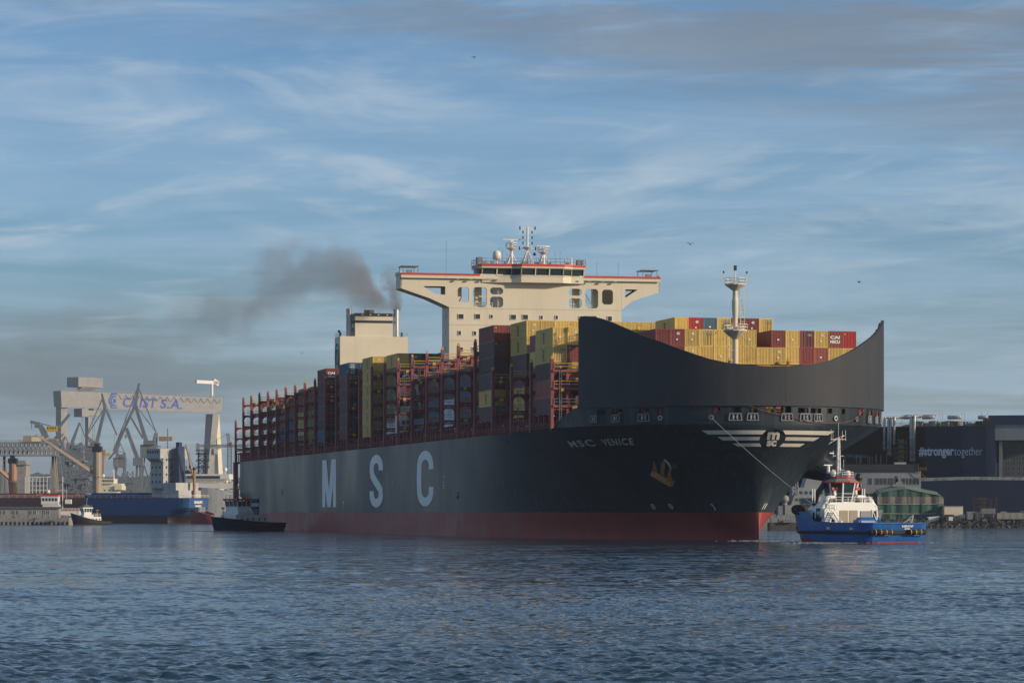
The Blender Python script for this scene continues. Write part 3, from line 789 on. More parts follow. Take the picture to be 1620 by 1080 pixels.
def bridge_boxes(top, v):
    if (top, v) in _bx: return _bx[(top, v)]
    mb = MB(); r = random.Random(v)
    lv = [z for z in (33.5, 30.6, 27.7, 24.8, 21.9) if z <= top]
    for i in (0, 4, 8, 12, 16, 20): mb.cbox((.1, -26.7+2.54*i, top+2.25), (.35, .35, .5))
    for z in lv:
        for i in range(6):
            if r.random() < .4: mb.cbox((.55, -26.7+2.54*i+r.uniform(.5, 2), z+.2-r.uniform(0,.6)), (.3, r.uniform(.45,.75), .5))
    _bx[(top, v)] = mb.mesh("lamp_box", M['yellow']); return _bx[(top, v)]
for k in range(26):
    top = 27.7 if k in LOW else 33.5
    x = -PITCH*k + .15
    lb = link("lashing_bridge", lashing_mesh(top), ship, (x, 0, 0))
    link("railing", bridge_rails(top), lb); tag(link("lamp_box", bridge_boxes(top, k % 4), lb), kind="stuff")
    if k == 25: 
        mb = MB().box((-3.5, -26.9, 5.5), (-.8, -25.9, 18)); mb.box((-3.5, -26.9, 17.9), (.8, 26.9, 18.35)); mb.build("stern_platform", M['lash'], ship, loc=(x, 0, 0))

# hatch supports, pipes and the deck edge clutter along the starboard side
def build_edge():
    sup = MB(); sup.bar((0,0,0),(0,0,2.5),.28,.28); sup.bar((0,1.3,0),(0,1.3,2.5),.28); sup.bar((0,-.14,2.45),(0,1.44,2.45),.3); sup.bar((-.5,0,.9),(.5,0,.9),.1)
    sm = sup.mesh("hatch_support", M['lash'])
    i = 0
    for k in range(25):
        for f in (.12, .38, .62, .88):
            link("hatch_support", sm, ship, (-PITCH*k - PITCH*f, -26.6, 18.15))
    mb = MB(); r = random.Random(4)
    for z, y in ((18.6, -24.9), (19.0, -24.6), (19.5, -24.9), (20.1, -24.4)): mb.tube((-352, y, z), (0, y, z), .12, 6)
    for i in range(420):
        x = -r.uniform(0, 350); h = r.uniform(.5, 2.1); w = r.uniform(.15, .7)
        mb.box((x, -25.8+r.uniform(0, .8), 18.2), (x+w, -25.0+r.uniform(0, .8), 18.2+h))
    o = mb.build("deck_fitting", M['lash'], ship); tag(o, kind="stuff")
    mb = MB(); mb.rail([(-352, -26.9, 18.2), (0, -26.9, 18.2)], h=1.1, r=.03, step=3.0, mids=2)
    mb.build("deck_railing", M['lash'], ship)
    mb = MB(); mb.box((-350, -22, 18.2), (-1, 22, 20.45)); mb.build("hatch_coaming", M['lash'], ship)
    mb = MB()
    for i in range(90):
        x = -r.uniform(0, 345); mb.cbox((x, -26.3, 18.2+r.uniform(.4, 2.2)), (.18, .18, .18))
    mb.build("deck_valve", M['white'], ship)
build_edge()
# ------------------------------------------------------------------ bridge tower, funnel, foremast
def p_at(s, x):
    r_ = (x-810)/FPX; return (r_*(519-s*ct_)-6.228-s*st_)/(ct_-r_*st_)-HB
def z_at(s, p, y): return CAMZ+(810-y)*(519-s*ct_+(p+HB)*st_)/FPX
def build_tower():
    X0 = -125.0; TL, TR = 17.2, 19.1; T = 18.2
    mb = MB()
    mb.box((X0-7.0, -TL, ZD), (X0, TR, 46.2))                  # the lower house
    o = mb.build("deckhouse", M['cream'], ship); tag(o, "cream deckhouse block under the bridge")
    fn = lambda a, z, d: (X0-.02-d, a, z)
    # px_to_p on the front face: 7.55 px per metre athwart around x = 845 for p = 0
    def P(x): return p_at(X0, x)
    def Z(y, x=845): return z_at(X0, P(x), y)
    holes = []
    for x0, x1, y0, y1 in ((724,742,454,478),(748,770,454,485.5),(775.5,796,454.5,465.5),(775.5,796,469,486),
                           (900,920,456.5,467.5),(900,920,471.5,487),(926,946.5,457,487.5),(952.5,970,458,481.5)):
        holes.append((P(x0), P(x1), Z(y1, x0), Z(y0, x0)))
    mb = MB(); plate(mb, -TL, TR, 46.2, 52.4, holes, fn, .5, corner=.55)
    front = mb.build("bridge_front", M['cream'], ship)
    # rear wall with its own wide openings, side walls and inner columns
    rh = [(-16.5, -7.2, 46.9, 51.2), (7.2, 16.5, 46.9, 51.2)]
    mb = MB(); plate(mb, -TL, TR, 46.2, 52.4, rh, lambda a, z, d: (X0-7.0+d, a, z), .3)
    mb.box((X0-6.7, -TL, 46.21), (X0-.53, -TL+.3, 52.39)); mb.box((X0-6.7, TR-.3, 46.21), (X0-.53, TR, 52.39))
    for a in (-10.4, -14.6, 10.3, 14.4): mb.box((X0-4.2, a-.65, 46.21), (X0-3.0, a+.65, 52.39))
    mb.box((X0-6.6, -6.9, 46.21), (X0-.6, 6.9, 52.39))
    mb.build("bridge_wall", M['cream'], ship)
    mb = MB()
    for s in (-1, 1):
        for k in range(9): mb.bar((X0-2.6, s*(13.2-.0*k)-s*k*.33, 46.3+k*.55), (X0-1.6, s*13.2-s*k*.33, 46.3+k*.55), .3, .06)
        mb.bar((X0-1.6, s*13.3, 46.9), (X0-1.6, s*10.4, 51.9), .12)
        mb.rail([(X0-.75, s*8, 46.22), (X0-.75, s*17, 46.22)], h=1.0, r=.04)
        mb.bar((X0-2, s*8, 48.6), (X0-2, s*11, 48.6), .25)
    mb.build("stairway", M['cream'], ship)
    # bridge deck with the wings out to the full beam
    mb = MB(); mb.box((X0-5.0, -27.3, 52.42), (X0+.6, 27.3, 52.75)); mb.box((X0+.35, -27.3, 52.0), (X0+.62, 27.3, 53.0))
    for s in (-1, 1): mb.box((X0-5.0, s*27.3-.15, 52.76), (X0+.34, s*27.3+.15, 53.3))
    mb.build("bridge_deck", M['cream'], ship)
    for s in (-1, 1):
        mb = MB(); tt = (TL if s < 0 else TR)+.01
        outer = [(s*27.3, 52.4), (s*27.3, 49.9), (s*21.4, 48.0), (s*19.5, 47.1), (s*tt, 46.2), (s*tt, 52.4)]
        hole = [(s*22.6, 50.4), (s*(tt+.8), 50.4), (s*(tt+.8), 48.7), (s*20.2, 48.85)]
        for x in (X0-.4, X0-4.6):
            # ring of quads between the outline and the cut out
            segs = [((s*27.3,52.4),(s*27.3,49.9),(s*22.6,50.4),(s*22.6,50.4)), ((s*27.3,49.9),(s*21.4,48.0),(s*20.2,48.85),(s*22.6,50.4)),
                    ((s*21.4,48.0),(s*tt,46.2),(s*(tt+.8),48.7),(s*20.2,48.85)), ((s*tt,46.2),(s*tt,52.4),(s*(tt+.8),50.4),(s*(tt+.8),48.7)),
                    ((s*tt,52.4),(s*27.3,52.4),(s*22.6,50.4),(s*(tt+.8),50.4))]
            for q in segs:
                pts = [(x, a, z) for a, z in q]
                if q[2] == q[3]: pts = pts[:3]
                mb.prism(pts, (.4, 0, 0))
        mb.add([(X0, s*27.3, 49.9), (X0, s*21.4, 48.0), (X0-5.0, s*21.4, 48.0), (X0-5.0, s*27.3, 49.9)], [(0,1,2,3)])
        mb.add([(X0, s*21.4, 48.0), (X0, s*tt, 46.2), (X0-5.0, s*tt, 46.2), (X0-5.0, s*21.4, 48.0)], [(0,1,2,3)])
        mb.box((X0-4.6, min(s*27.0, s*27.3), 49.9), (X0, max(s*27.0, s*27.3), 52.4))
        tag(mb.build("wing_bracket", M['cream'], ship), "cream bracket with a triangular cut out under the %s bridge wing" % ("port" if s > 0 else "starboard"))
        mb = MB(); mb.box((X0+.63, min(s*10.9, s*27.3), 52.62), (X0+.72, max(s*10.9, s*27.3), 53.02)); mb.build("red_stripe", M['red'], ship)
        mb = MB(); a = s*25.2
        mb.box((X0-4.3, a-1.75, 54.35), (X0+.2, a+1.75, 54.5))
        for dx in (-4, 0): 
            for dy in (-1.5, 1.5): mb.bar((X0+dx, a+dy, 52.8), (X0+dx, a+dy, 54.35), .12)
        mb.box((X0-1.5, a-.6, 52.8), (X0-.7, a+.4, 53.7)); mb.build("wing_canopy", M['midgrey'], ship)
    # windows in the deckhouse front: frame proud, glass recessed
    win = [(729,500.5,8,7),(755.5,500.5,7.5,7),(777.5,500.5,3.4,5),(812,501.5,8,7),(831,501.5,8,7),(856.5,502,3.6,5),(880.5,502,3.6,5),(918,503,3.6,5),(940,503,7,6),(964.5,504,6.5,7),
           (727,526.5,4,6),(751,527,4,6),(730,552.5,4.5,6),(749,552.5,4.5,6)]
    for x, y, w, h in win:
        a, z = P(x), Z(y, x); w /= 7.5; h /= 7.7; mb = MB()
        mb.box((X0, a-w/2, z-h/2), (X0+.05, a+w/2, z+h/2), 0)
        for q in ((a-w/2-.08, a-w/2, z-h/2-.08, z+h/2+.08), (a+w/2, a+w/2+.08, z-h/2-.08, z+h/2+.08)): mb.box((X0, q[0], q[2]), (X0+.14, q[1], q[3]), 1)
        for q in ((a-w/2, a+w/2, z-h/2-.08, z-h/2), (a-w/2, a+w/2, z+h/2, z+h/2+.08)): mb.box((X0, q[0], q[2]), (X0+.14, q[1], q[3]), 1)
        mb.build("window", [M['glass'], M['cream']], ship)
    mb = MB()
    for z in (44.6, 41.2, 37.9): mb.box((X0-4.0, -TL-.05, z-.4), (X0-3.4, -TL, z+.4))
    mb.build("side_window", M['glass'], ship)
    # plate seams and little lamps under the bridge deck
    mb = MB()
    for z in (46.0, 42.6, 39.4): mb.box((X0, -TL, z), (X0+.03, TR, z+.05))
    mb.build("plate_seam", M['tan'], ship)
    mb = MB()
    for x in (723,743,763,783,900,912,931,952,972): 
        a = P(x); mb.box((X0+.6, a-.3, 51.7), (X0+.9, a+.3, 51.95))
    mb.build("flood_lamp", M['midgrey'], ship)
    # wheelhouse: faceted plan, the middle standing forward
    plan = [(-10.9, -1.0), (-10.4, .2), (-4.4, .9), (-2.6, 2.0), (6.2, 2.0), (8.2, .9), (10.9, .6)]
    z0, z1 = 52.75, 54.25
    mb = MB(); body = [(X0+b, a, z0) for a, b in plan] + [(X0-5.5, 10.9, z0), (X0-5.5, -10.9, z0)]
    low = MB(); low.prism([(x, a, 51.35 if i < 7 else 51.35) for i, (x, a, z) in enumerate(body)], (0, 0, 1.35)); low.build("bridge_apron", M['cream'], ship)
    glass = MB(); frame = MB()
    for (a, b), (c, d) in zip(plan[:-1], plan[1:]):
        l = math.hypot(c-a, d-b); n = max(1, round(l/2.6))
        lean = .35
        nx, ny = (c-a)/l, -(d-b)/l
        for i in range(n):
            t0, t1 = i/n, (i+1)/n
            p = Vector((X0+b+(d-b)*t0, a+(c-a)*t0, z0)); q = Vector((X0+b+(d-b)*t1, a+(c-a)*t1, z0))
            o = Vector((lean, 0, z1-z0)); inn = Vector((-.12, 0, 0))
            glass.add([p+inn, q+inn, q+o+inn, p+o+inn], [(0,1,2,3)])
            frame.bar(p, p+o, .22)
            if i == n-1: frame.bar(q, q+o, .22)
        p = Vector((X0+b, a, z0)); q = Vector((X0+d, c, z0)); o = Vector((lean, 0, z1-z0))
        frame.bar(p, q, .2); frame.bar(p+o, q+o, .25)
    glass.build("wheelhouse_glass", M['glass'], ship); frame.build("window_post", M['cream'], ship)
    mb = MB(); mb.box((X0-5.4, -10.5, z0), (X0-.9, 10.5, z1)); mb.build("wheelhouse", M['cream'], ship)
    roof = [(X0+b+.7, a*1.02) for a, b in plan] + [(X0-6, 11.2), (X0-6, -11.2)]
    mb = MB(); mb.prism([(x, a, z1+.02) for x, a in roof], (0, 0, .3)); mb.build("wheelhouse_roof", M['cream'], ship)
    mb = MB(); mb.prism([(x+.03, a*1.003, z1+.33) for x, a in roof], (0, 0, .5)); tag(mb.build("roof_fascia", M['red'], ship), "red fascia round the wheelhouse roof")
    zr = z1+.83
    mb = MB(); mb.rail([(x, a, zr) for x, a in roof]+[(roof[0][0], roof[0][1], zr)], h=1.1, r=.035, step=1.6); 
    r = random.Random(9)
    for i in range(12):
        a = r.uniform(-10, 10); mb.cbox((X0-r.uniform(0, 3), a, zr+.35), (.6, r.uniform(.3, .9), .7)); mb.bar((X0-1, a+.3, zr), (X0-1, a+.3, zr+r.uniform(1.2, 2.4)), .07)
    mb.cbox((X0-1.5, -10.6, zr+.6), (1.5, 1.1, 1.8)); mb.cbox((X0-1.5, -11.1, 53.6), (2.0, .9, 1.6)); mb.cbox((X0-1.5, 10.5, zr+.5), (1.5, 1.1, 1.5))
    mb.build("roof_railing", M['midgrey'], ship)
    # radar masts
    def radar(a, h, wbar):
        mb = MB(); x = X0-1.5
        for dx, dy in ((-1.1,-1.1),(1.1,-1.1),(0,1.3)): mb.tube((x+dx, a+dy, zr), (x, a, zr+2.6), .12, 6)
        mb.tube((x, a, zr), (x, a, zr+h-.3), .28, 8); mb.lathe([(.3, 0), (1.0, .5), (1.05, .6)], (x, a, zr+h*.58), 10)
        mb.rail([(x+1.2*math.cos(t), a+1.2*math.sin(t), zr+h*.58+.6) for t in np.linspace(0, 6.283, 7)], h=1.0, r=.05, step=3)
        mb.cbox((x, a, zr+h-.2), (.7, .7, .6)); m = mb.build("radar_mast", M['white'], ship)
        b = MB(); b.cbox((x, a, zr+h+.22), (.25, wbar, .22)); b.build("radar_scanner", M['white'], m)
    P2 = lambda x: p_at(X0-1, x)
    radar(P2(808)+.3, 5.0, 3.9); radar(P2(861)+.0, 3.8, 2.8)
    mb = MB(); a = P2(833)+.2; x = X0-1.0
    for dx, dy in ((-1,-1.2),(1,-1.2),(1,1.2),(-1,1.2)): mb.tube((x+dx, a+dy, zr), (x, a, zr+3.2), .1, 6)
    mb.tube((x, a, zr), (x, a, zr+7.9), .2, 8); mb.lathe([(.3, 0), (1.0, .5), (1.05, .6)], (x, a, zr+3.1), 10)
    for h, w in ((3.4, 1.7), (4.5, .95), (5.6, .95), (6.7, .95), (7.55, 1.6)):
        mb.bar((x, a-w, zr+h), (x, a+w, zr+h), .1)
        for s in (-1, 1): mb.cbox((x, a+s*w, zr+h+.05), (.25, .22, .5 if h < 7 and h > 4 else .7), 1)
    mb.bar((x, a+.6, zr+7.5), (x, a+.6, zr+9.2), .07); mb.bar((x, a-.6, zr+7.5), (x, a-.6, zr+8.8), .07)
    mb.sphere((x, a+1.5, zr+2.3), .35, 8, 6, 1)
    mb.build("signal_mast", [M['white'], M['black']], ship)
    mb = MB(); a = P2(786); mb.tube((x, a, zr), (x, a, zr+1.0), .18, 8); mb.lathe([(.5,1.0),(.85,1.15),(.85,2.2),(.7,2.65),(.35,2.9),(.02,2.95)], (x, a, zr), 14); mb.build("satellite_dome", M['white'], ship, smooth=True)
    mb = MB()
    for xx, h in ((707.5, 7.3), (946, 3.4), (980, 3.4), (791, 3.6), (797, 3.6), (880, 3.0), (888, 3.2)):
        zb = zr if 760 < xx < 925 else 52.7
        mb.tube((X0-2, P2(xx), zb), (X0-2, P2(xx), zb+h), .035, 5)
    mb.build("whip_aerial", M['midgrey'], ship)
    mb = MB(); a = P2(904); mb.tube((X0-1, a, zr), (X0-1, a, zr+1.7), .25, 8, r2=.15); mb.build("magnetic_compass", M['white'], ship)
build_tower()

def build_funnel():
    X0 = -298.0
    mb = MB(); mb.box((X0-8, -8.9, ZD), (X0, 8.9, 49.8)); tag(mb.build("funnel_casing", M['cream'], ship), "cream lower funnel casing")
    mb = MB(); mb.box((X0-7, -4.9, 49.81), (X0-.4, 4.9, 55.8)); tag(mb.build("funnel", M['cream'], ship), "cream upper funnel with two black bands")
    mb = MB()
    for z0, z1 in ((55.0, 55.82), (53.3, 53.95)): mb.box((X0-7.05, -4.95, z0), (X0-.35, 4.95, z1))
    mb.build("funnel_band", M['black'], ship)
    mb = MB()
    for a in (-3, -.9, 1.2, 3.5): mb.cbox((X0-.33, a, 55.4), (.1, .3, .3))
    mb.build("band_lamp", M['white'], ship)
    for a in (-6.2, 6.2):
        mb = MB(); mb.tube((X0-2.2, a, 49.8), (X0-2.2, a, 57.0), .75, 14); mb.tube((X0-2.2, a, 57.0), (X0-2.2, a, 57.02), .6, 12, m=1); mb.cbox((X0-2.2, a, 54.2), (1.6, .5, .2)); mb.cbox((X0-2.2, a, 51.5), (1.6, .5, .2))
        mb.build("exhaust_pipe", [M['steel'], M['dark']], ship, smooth=False)
    mb = MB(); mb.lathe([(1.3, 0), (1.3, 1.0), (1.1, 1.0)], (X0-3.5, -.7, 55.82), 14); mb.tube((X0-3.2, 7.9, 49.8), (X0-3.2, 7.9, 51.1), .3, 8)
    mb.path([(X0-4,-8.2,49.8),(X0-4,-8.2,50.8),(X0-3.6,-8.5,51.2),(X0-3,-8.7,51.2)], .35, 8); mb.build("vent_pipe", M['black'], ship)
    # side emblems seen edge on
    mb = MB()
    for z in (54.2, 51.2): 
        for k in range(4):
            t, t2 = math.pi/2*k, math.pi/2*(k+1)
            mb.bar((X0-3+1.5*math.cos(t), -4.98, z+1.1*math.sin(t)), (X0-3+1.5*math.cos(t2), -4.98, z+1.1*math.sin(t2)), .25, .1)
    for k in range(20):
        t, t2 = 2*math.pi*k/20, 2*math.pi*(k+1)/20
        for rr in (1, .55): mb.bar((X0-4+2.6*rr*math.cos(t), -8.95, 44.5+3.6*rr*math.sin(t)), (X0-4+2.6*rr*math.cos(t2), -8.95, 44.5+3.6*rr*math.sin(t2)), .4, .08)
    mb.build("funnel_emblem", M['midgrey'], ship)
    mb = MB(); mb.rail([(X0-8,-8.8,49.8),(X0-.1,-8.8,49.8),(X0-.1,-5.5,49.8)], h=1, r=.03); mb.rail([(X0-.1,5.5,49.8),(X0-.1,8.8,49.8)], h=1, r=.03); mb.build("casing_railing", M['midgrey'], ship)
build_funnel()

def build_foremast():
    x, y = 15.4, 0.0
    mb = MB(); mb.lathe([(.45, 18.2), (.45, 33.0), (.42, 34.2), (.42, 35.5), (.55, 37.6), (.55, 38.6), (.42, 39.2), (.40, 40.9)], (x, y, 0), 16)
    m = mb.build("foremast", M['cream'], ship, smooth=False)
    mb = MB()
    mb.lathe([(.42, 40.2), (1.7, 41.15), (1.7, 41.3)], (x, y, 0), 14)
    mb.rail([(x+1.7*math.cos(t), 1.7*math.sin(t), 41.3) for t in np.linspace(0, 6.283, 9)], h=.9, r=.04, step=3)
    mb.build("mast_platform", M['cream'], m)
    mb = MB(); mb.lathe([(.5, 32.4), (1.95, 33.7), (1.95, 33.9)], (x, y, 0), 14)
    mb.rail([(x+2*math.cos(t), 2*math.sin(t), 33.9) for t in np.linspace(0, 6.283, 11)], h=.9, r=.045, step=3)
    r = random.Random(3)
    for i in range(9): t = i*.7; mb.cbox((x+1.4*math.cos(t), 1.4*math.sin(t), 34.2), (.3, .3, r.uniform(.4, 1.1)))
    mb.build("mast_platform", M['cream'], m)
    mb = MB()
    for s in (-1, 1): mb.bar((x, s*1.6, 41.3), (x, s*1.95, 42.3), .12); mb.bar((x, s*1.95, 42.3), (x, s*1.95, 43.1), .1); mb.cbox((x, s*1.95, 43.2), (.22, .22, .35), 1)
    mb.bar((x, 0, 41.3), (x, 0, 43.6), .18); mb.cbox((x, 0, 43.9), (.4, .4, .8), 1)
    mb.build("mast_light", [M['cream'], M['black']], m)
    mb = MB()
    for (yy, z0, z1) in ((1.05, 34.5, 40.6), (-1.15, 21, 32.8)):
        for s in (-.32, .32): mb.bar((x+.5, yy+s, z0), (x+.5, yy+s, z1), .08)
        for k in range(int((z1-z0)/.75)): mb.bar((x+.5, yy-.32, z0+.75*k), (x+.5, yy+.32, z0+.75*k), .07)
        for k in range(int((z1-z0)/1.6)): mb.bar((x, 0, z0+1.6*k), (x+.5, yy, z0+1.6*k), .07)
    mb.build("mast_ladder", M['cream'], m)
    mb = MB(); mb.tube((x, .5, 41), (x-30, 12, 33), .03, 4); mb.tube((x, .3, 33.8), (x-16, 9, 30.4), .03, 4); mb.build("mast_stay", M['midgrey'], m)
build_foremast()

# lifeboat and davit in the accommodation gap
def build_lifeboat():
    x = -134.5; y = -24.2; mb = MB()
    prof = [(-4.6,0),( -3.8,1.1),(-1,1.5),(2.5,1.45),(4.2,1.0),(4.8,0)]
    rings = []
    for xx, h in prof:
        rings.append([(x+xx, y+1.35*(h/1.5)*math.cos(t), 29.3+h*math.sin(t)*(1.15 if math.sin(t) > 0 else .9)) for t in np.linspace(0, 2*math.pi, 12, endpoint=False)])
    vs = [p for rg in rings for p in rg]; n = 12
    mb.add(vs, [(i*n+k, i*n+(k+1) % n, (i+1)*n+(k+1) % n, (i+1)*n+k) for i in range(5) for k in range(n)])
    lb = mb.build("lifeboat", M['pink'], ship, smooth=True)
    mb = MB()
    for xx in (-3.5, 3.5):
        mb.path([(x+xx, y+4, 25), (x+xx, y+3, 30), (x+xx, y+1.0, 33), (x+xx, y, 32.5)], .3, 6); mb.bar((x+xx, y, 32.5), (x+xx, y, 30.5), .08); mb.bar((x+xx, y+4, 21), (x+xx, y+1.5, 28), .35)
    mb.build("davit", M['white'], ship)
    mb = MB(); mb.box((-139, -25.6, 20.8), (-134, -22.4, 24.5)); mb.rail([(-139,-25.6,24.5),(-134,-25.6,24.5),(-134,-22.4,24.5)], h=1, r=.04); 
    for i in range(3): mb.box((-133.98, -25.2+i, 22.6), (-133.93, -24.6+i, 23.4), 1)
    mb.build("boarding_house", [M['white'], M['glass']], ship)
    mb = MB(); mb.box((-140, -18, ZD), (-133, 18, 36)); mb.build("accommodation_annex", M['midgrey'], ship)
build_lifeboat()
# ------------------------------------------------------------------ containers
def cmat(name, col, var=.10):
    return mat(name, col, 0.55, var=var, scale=1.2, streak=.35, streak_col=(0.10,0.05,0.03), rand=.20, spots=.25)
CC = dict(
    Y=("mustard yellow", cmat("container_yellow", (0.64,0.44,0.12))),
    M=("maroon", cmat("container_maroon", (0.23,0.05,0.045))),
    B=("brown purple", cmat("container_brown", (0.125,0.060,0.060))),
    L=("rust red", cmat("container_rust", (0.30,0.085,0.06))),
    R=("bright red", cmat("container_red", (0.42,0.03,0.025))),
    N=("dark blue", cmat("container_blue", (0.03,0.09,0.17))),
    K=("steel blue", cmat("container_steel_blue", (0.07,0.14,0.20))),
    W=("white", cmat("container_white", (0.62,0.63,0.62))),
    O=("olive", cmat("container_olive", (0.22,0.18,0.07))),
)
CL, CW, CH = 12.19, 2.44, 2.84
def container_mesh(code):
    """corrugated box, front end at x = 0, length aft, corner posts and rails proud of the corrugated panels"""
    mb = MB(); w = CW/2; d = .05
    for y in (-w, w-.16):
        for x in (-.16, -CL):
            mb.box((x, y, 0), (x+.16, y+.16, CH))
        for z0, z1 in ((0, .16), (CH-.14, CH)): mb.box((-CL+.16, y if y < 0 else w-.1, z0), (-.16, y+.1 if y < 0 else w, z1))
    for x in (-.1, -CL):
        for z0, z1 in ((0, .16), (CH-.14, CH)): mb.box((x, -w+.16, z0), (x+.1, w-.16, z1))
    def corr(p0, p1, nn, inward, flip):
        vs = []; p0 = Vector(p0); p1 = Vector(p1); inw = Vector(inward)
        for i in range(nn):
            for f, dd in ((0, 0), (.32, 0), (.5, 1), (.82, 1)):
                c = p0.lerp(p1, (i+f)/nn) + inw*(d*dd+.015)
                vs += [c+Vector((0,0,.16)), c+Vector((0,0,CH-.14))]
        c = p1+inw*.015; vs += [c+Vector((0,0,.16)), c+Vector((0,0,CH-.14))]
        n = len(vs)//2
        mb.add(vs, [(2*i, 2*i+2, 2*i+3, 2*i+1) if not flip else (2*i+1, 2*i+3, 2*i+2, 2*i) for i in range(n-1)])
    corr((0, -w+.16, 0), (0, w-.16, 0), 8, (-1, 0, 0), False)
    corr((-.16, -w, 0), (-CL+.16, -w, 0), 30, (0, 1, 0), True)
    corr((-.16, w, 0), (-CL+.16, w, 0), 30, (0, -1, 0), False)
    mb.add([(-CL+.05,-w,.1),(-CL+.05,w,.1),(-CL+.05,w,CH-.1),(-CL+.05,-w,CH-.1)], [(3,2,1,0)])
    mb.add([(-.02,-w+.02,CH-.04),(-.02,w-.02,CH-.04),(-CL+.02,w-.02,CH-.04),(-CL+.02,-w+.02,CH-.04)], [(0,1,2,3)])
    mb.add([(-.02,-w+.02,.05),(-.02,w-.02,.05),(-CL+.02,w-.02,.05),(-CL+.02,-w+.02,.05)], [(3,2,1,0)])
    return mb.mesh("shipping_container", CC[code][1])
CM = {c: container_mesh(c) for c in CC}
def side_letters():
    mb = MB()
    for i, ch in enumerate("MSC"):
        put_text(mb, ch, lambda a, b, i=i: (-6.9+a, -CW/2-.03, 1.78-.66*i+b), 1.15, .52, bold=.06)
    return mb.mesh("lettering", M['black'])
SIDE = side_letters()
def end_marks():
    out = []
    for t in ("45", "40"):
        mb = MB(); put_text(mb, t, lambda a, b: (.03, -.1+a, 1.9+b), .55, .42, bold=.04); mb.box((.02, -.15, 1.0), (.035, .12, 1.25)); out.append(mb.mesh("marking", M['letter']))
    mb = MB(); mb.box((.02, -.2, 1.15), (.035, .15, 1.4)); out.append(mb.mesh("marking", M['letter']))
    mb = MB(); mb.box((.02, -.95, CH-.62), (.035, -.65, CH-.35)); mb.box((.02, .3, 1.2), (.035, .42, 1.32)); out.append(mb.mesh("marking", M['yellow']))
    mb = MB()
    for i, t in enumerate(("HAN", "JIN")): put_text(mb, "MSCU" if i else "CAI", lambda a, b, i=i: (.03, -.9+a, 1.55-.75*i+b), 1.7, .5, bold=.05)
    out.append(mb.mesh("marking", M['letter']))
    mb = MB()
    for i in range(5): put_text(mb, "CMA"[i % 3]+"G", lambda a, b, i=i: (.03, -.8+a, 2.2-.45*i+b), .9, .3, bold=.03)
    out.append(mb.mesh("marking", M['letter']))
    mb = MB()
    for y in (-.85, -.35, .35, .85): mb.box((.02, y-.025, .2), (.06, y+.025, CH-.18))
    mb.box((.0, -.015, .15), (.03, .015, CH-.15)); mb.box((.03, .15, 1.9), (.04, .95, 2.3)); out.append(mb.mesh("marking", M['grey']))
    return out
ENDS = end_marks()
ORD_UNUSED = 0
ORD = ["", "first","second","third","fourth","fifth","sixth","seventh","eighth","ninth","tenth","eleventh","twelfth","thirteenth","fourteenth","fifteenth","sixteenth","seventeenth","eighteenth","nineteenth","twentieth","twenty-first","twenty-second","twenty-third","twenty-fourth","twenty-fifth"]
BASE = 20.6
filled = set(); n_cont = 0
rc = random.Random(21)
def place(k, row, tier, code, label, group, side=None, end=None, h=CH):
    """bay k, row from starboard, tier from the bottom (0)"""
    global n_cont
    o = link("shipping_container", CM[code])
    p = Vector((-PITCH*k-.85+rc.uniform(-.04, .04), row_y(row)+rc.uniform(-.02, .02), BASE+2.87*tier))
    m = Matrix.Translation(ship.location) @ Matrix.Rotation(ship.rotation_euler.z, 4, 'Z')
    o.location = m @ p; o.rotation_euler = (0, 0, ship.rotation_euler.z)
    tag(o, label, "shipping container", group)
    if side is None: side = code in "YOW"
    if side: link("lettering", SIDE, o)
    if end is None and rc.random() < .8: end = rc.choice([0, 1, 2, 2, 3, 6, 6])
    if end is not None and end >= 0: link("marking", ENDS[end], o)
    filled.add((k, row, tier)); n_cont += 1
    return o
def nm(c): return CC[c][0]
G1 = "containers stacked behind the bow visor"
# foremost bay, two outboard rows seen past the visor's starboard end
for r_, cols in ((0, "BLBYY"), (1, "BBYMY")):
    for t, c in enumerate(cols):
        place(0, r_, t, c, f"{nm(c)} container, {ORD[t+1]} from the bottom of the {'outermost' if r_ == 0 else 'second'} starboard stack beside the visor", G1, end=(3 if t == 3 and r_ == 1 else None))
top0 = {7:'M',8:'M',9:'Y',10:'Y',11:'Y',12:'Y',13:'Y',15:'M',16:'Y',17:'M',18:'Y',19:'L',20:'R'}
sec0 = {7:'M',8:'M',9:'Y',10:'Y',11:'Y',12:'Y',13:'Y',14:'Y',15:'Y',16:'Y',17:'M',18:'L',19:'Y',20:'Y'}
for i, (r_, c) in enumerate(sorted(top0.items())):
    place(0, r_, 4, c, f"{nm(c)} container end, {ORD[i+1]} from the left in the upper tier above the visor's dip", G1, end={7:-1,8:0,9:0,12:2,19:4}.get(r_))
for i, (r_, c) in enumerate(sorted(sec0.items())):
    place(0, r_, 3, c, f"{nm(c)} container end, {ORD[i+1]} from the left in the lower tier above the visor's dip", G1, end={8:2,9:0,11:2}.get(r_))
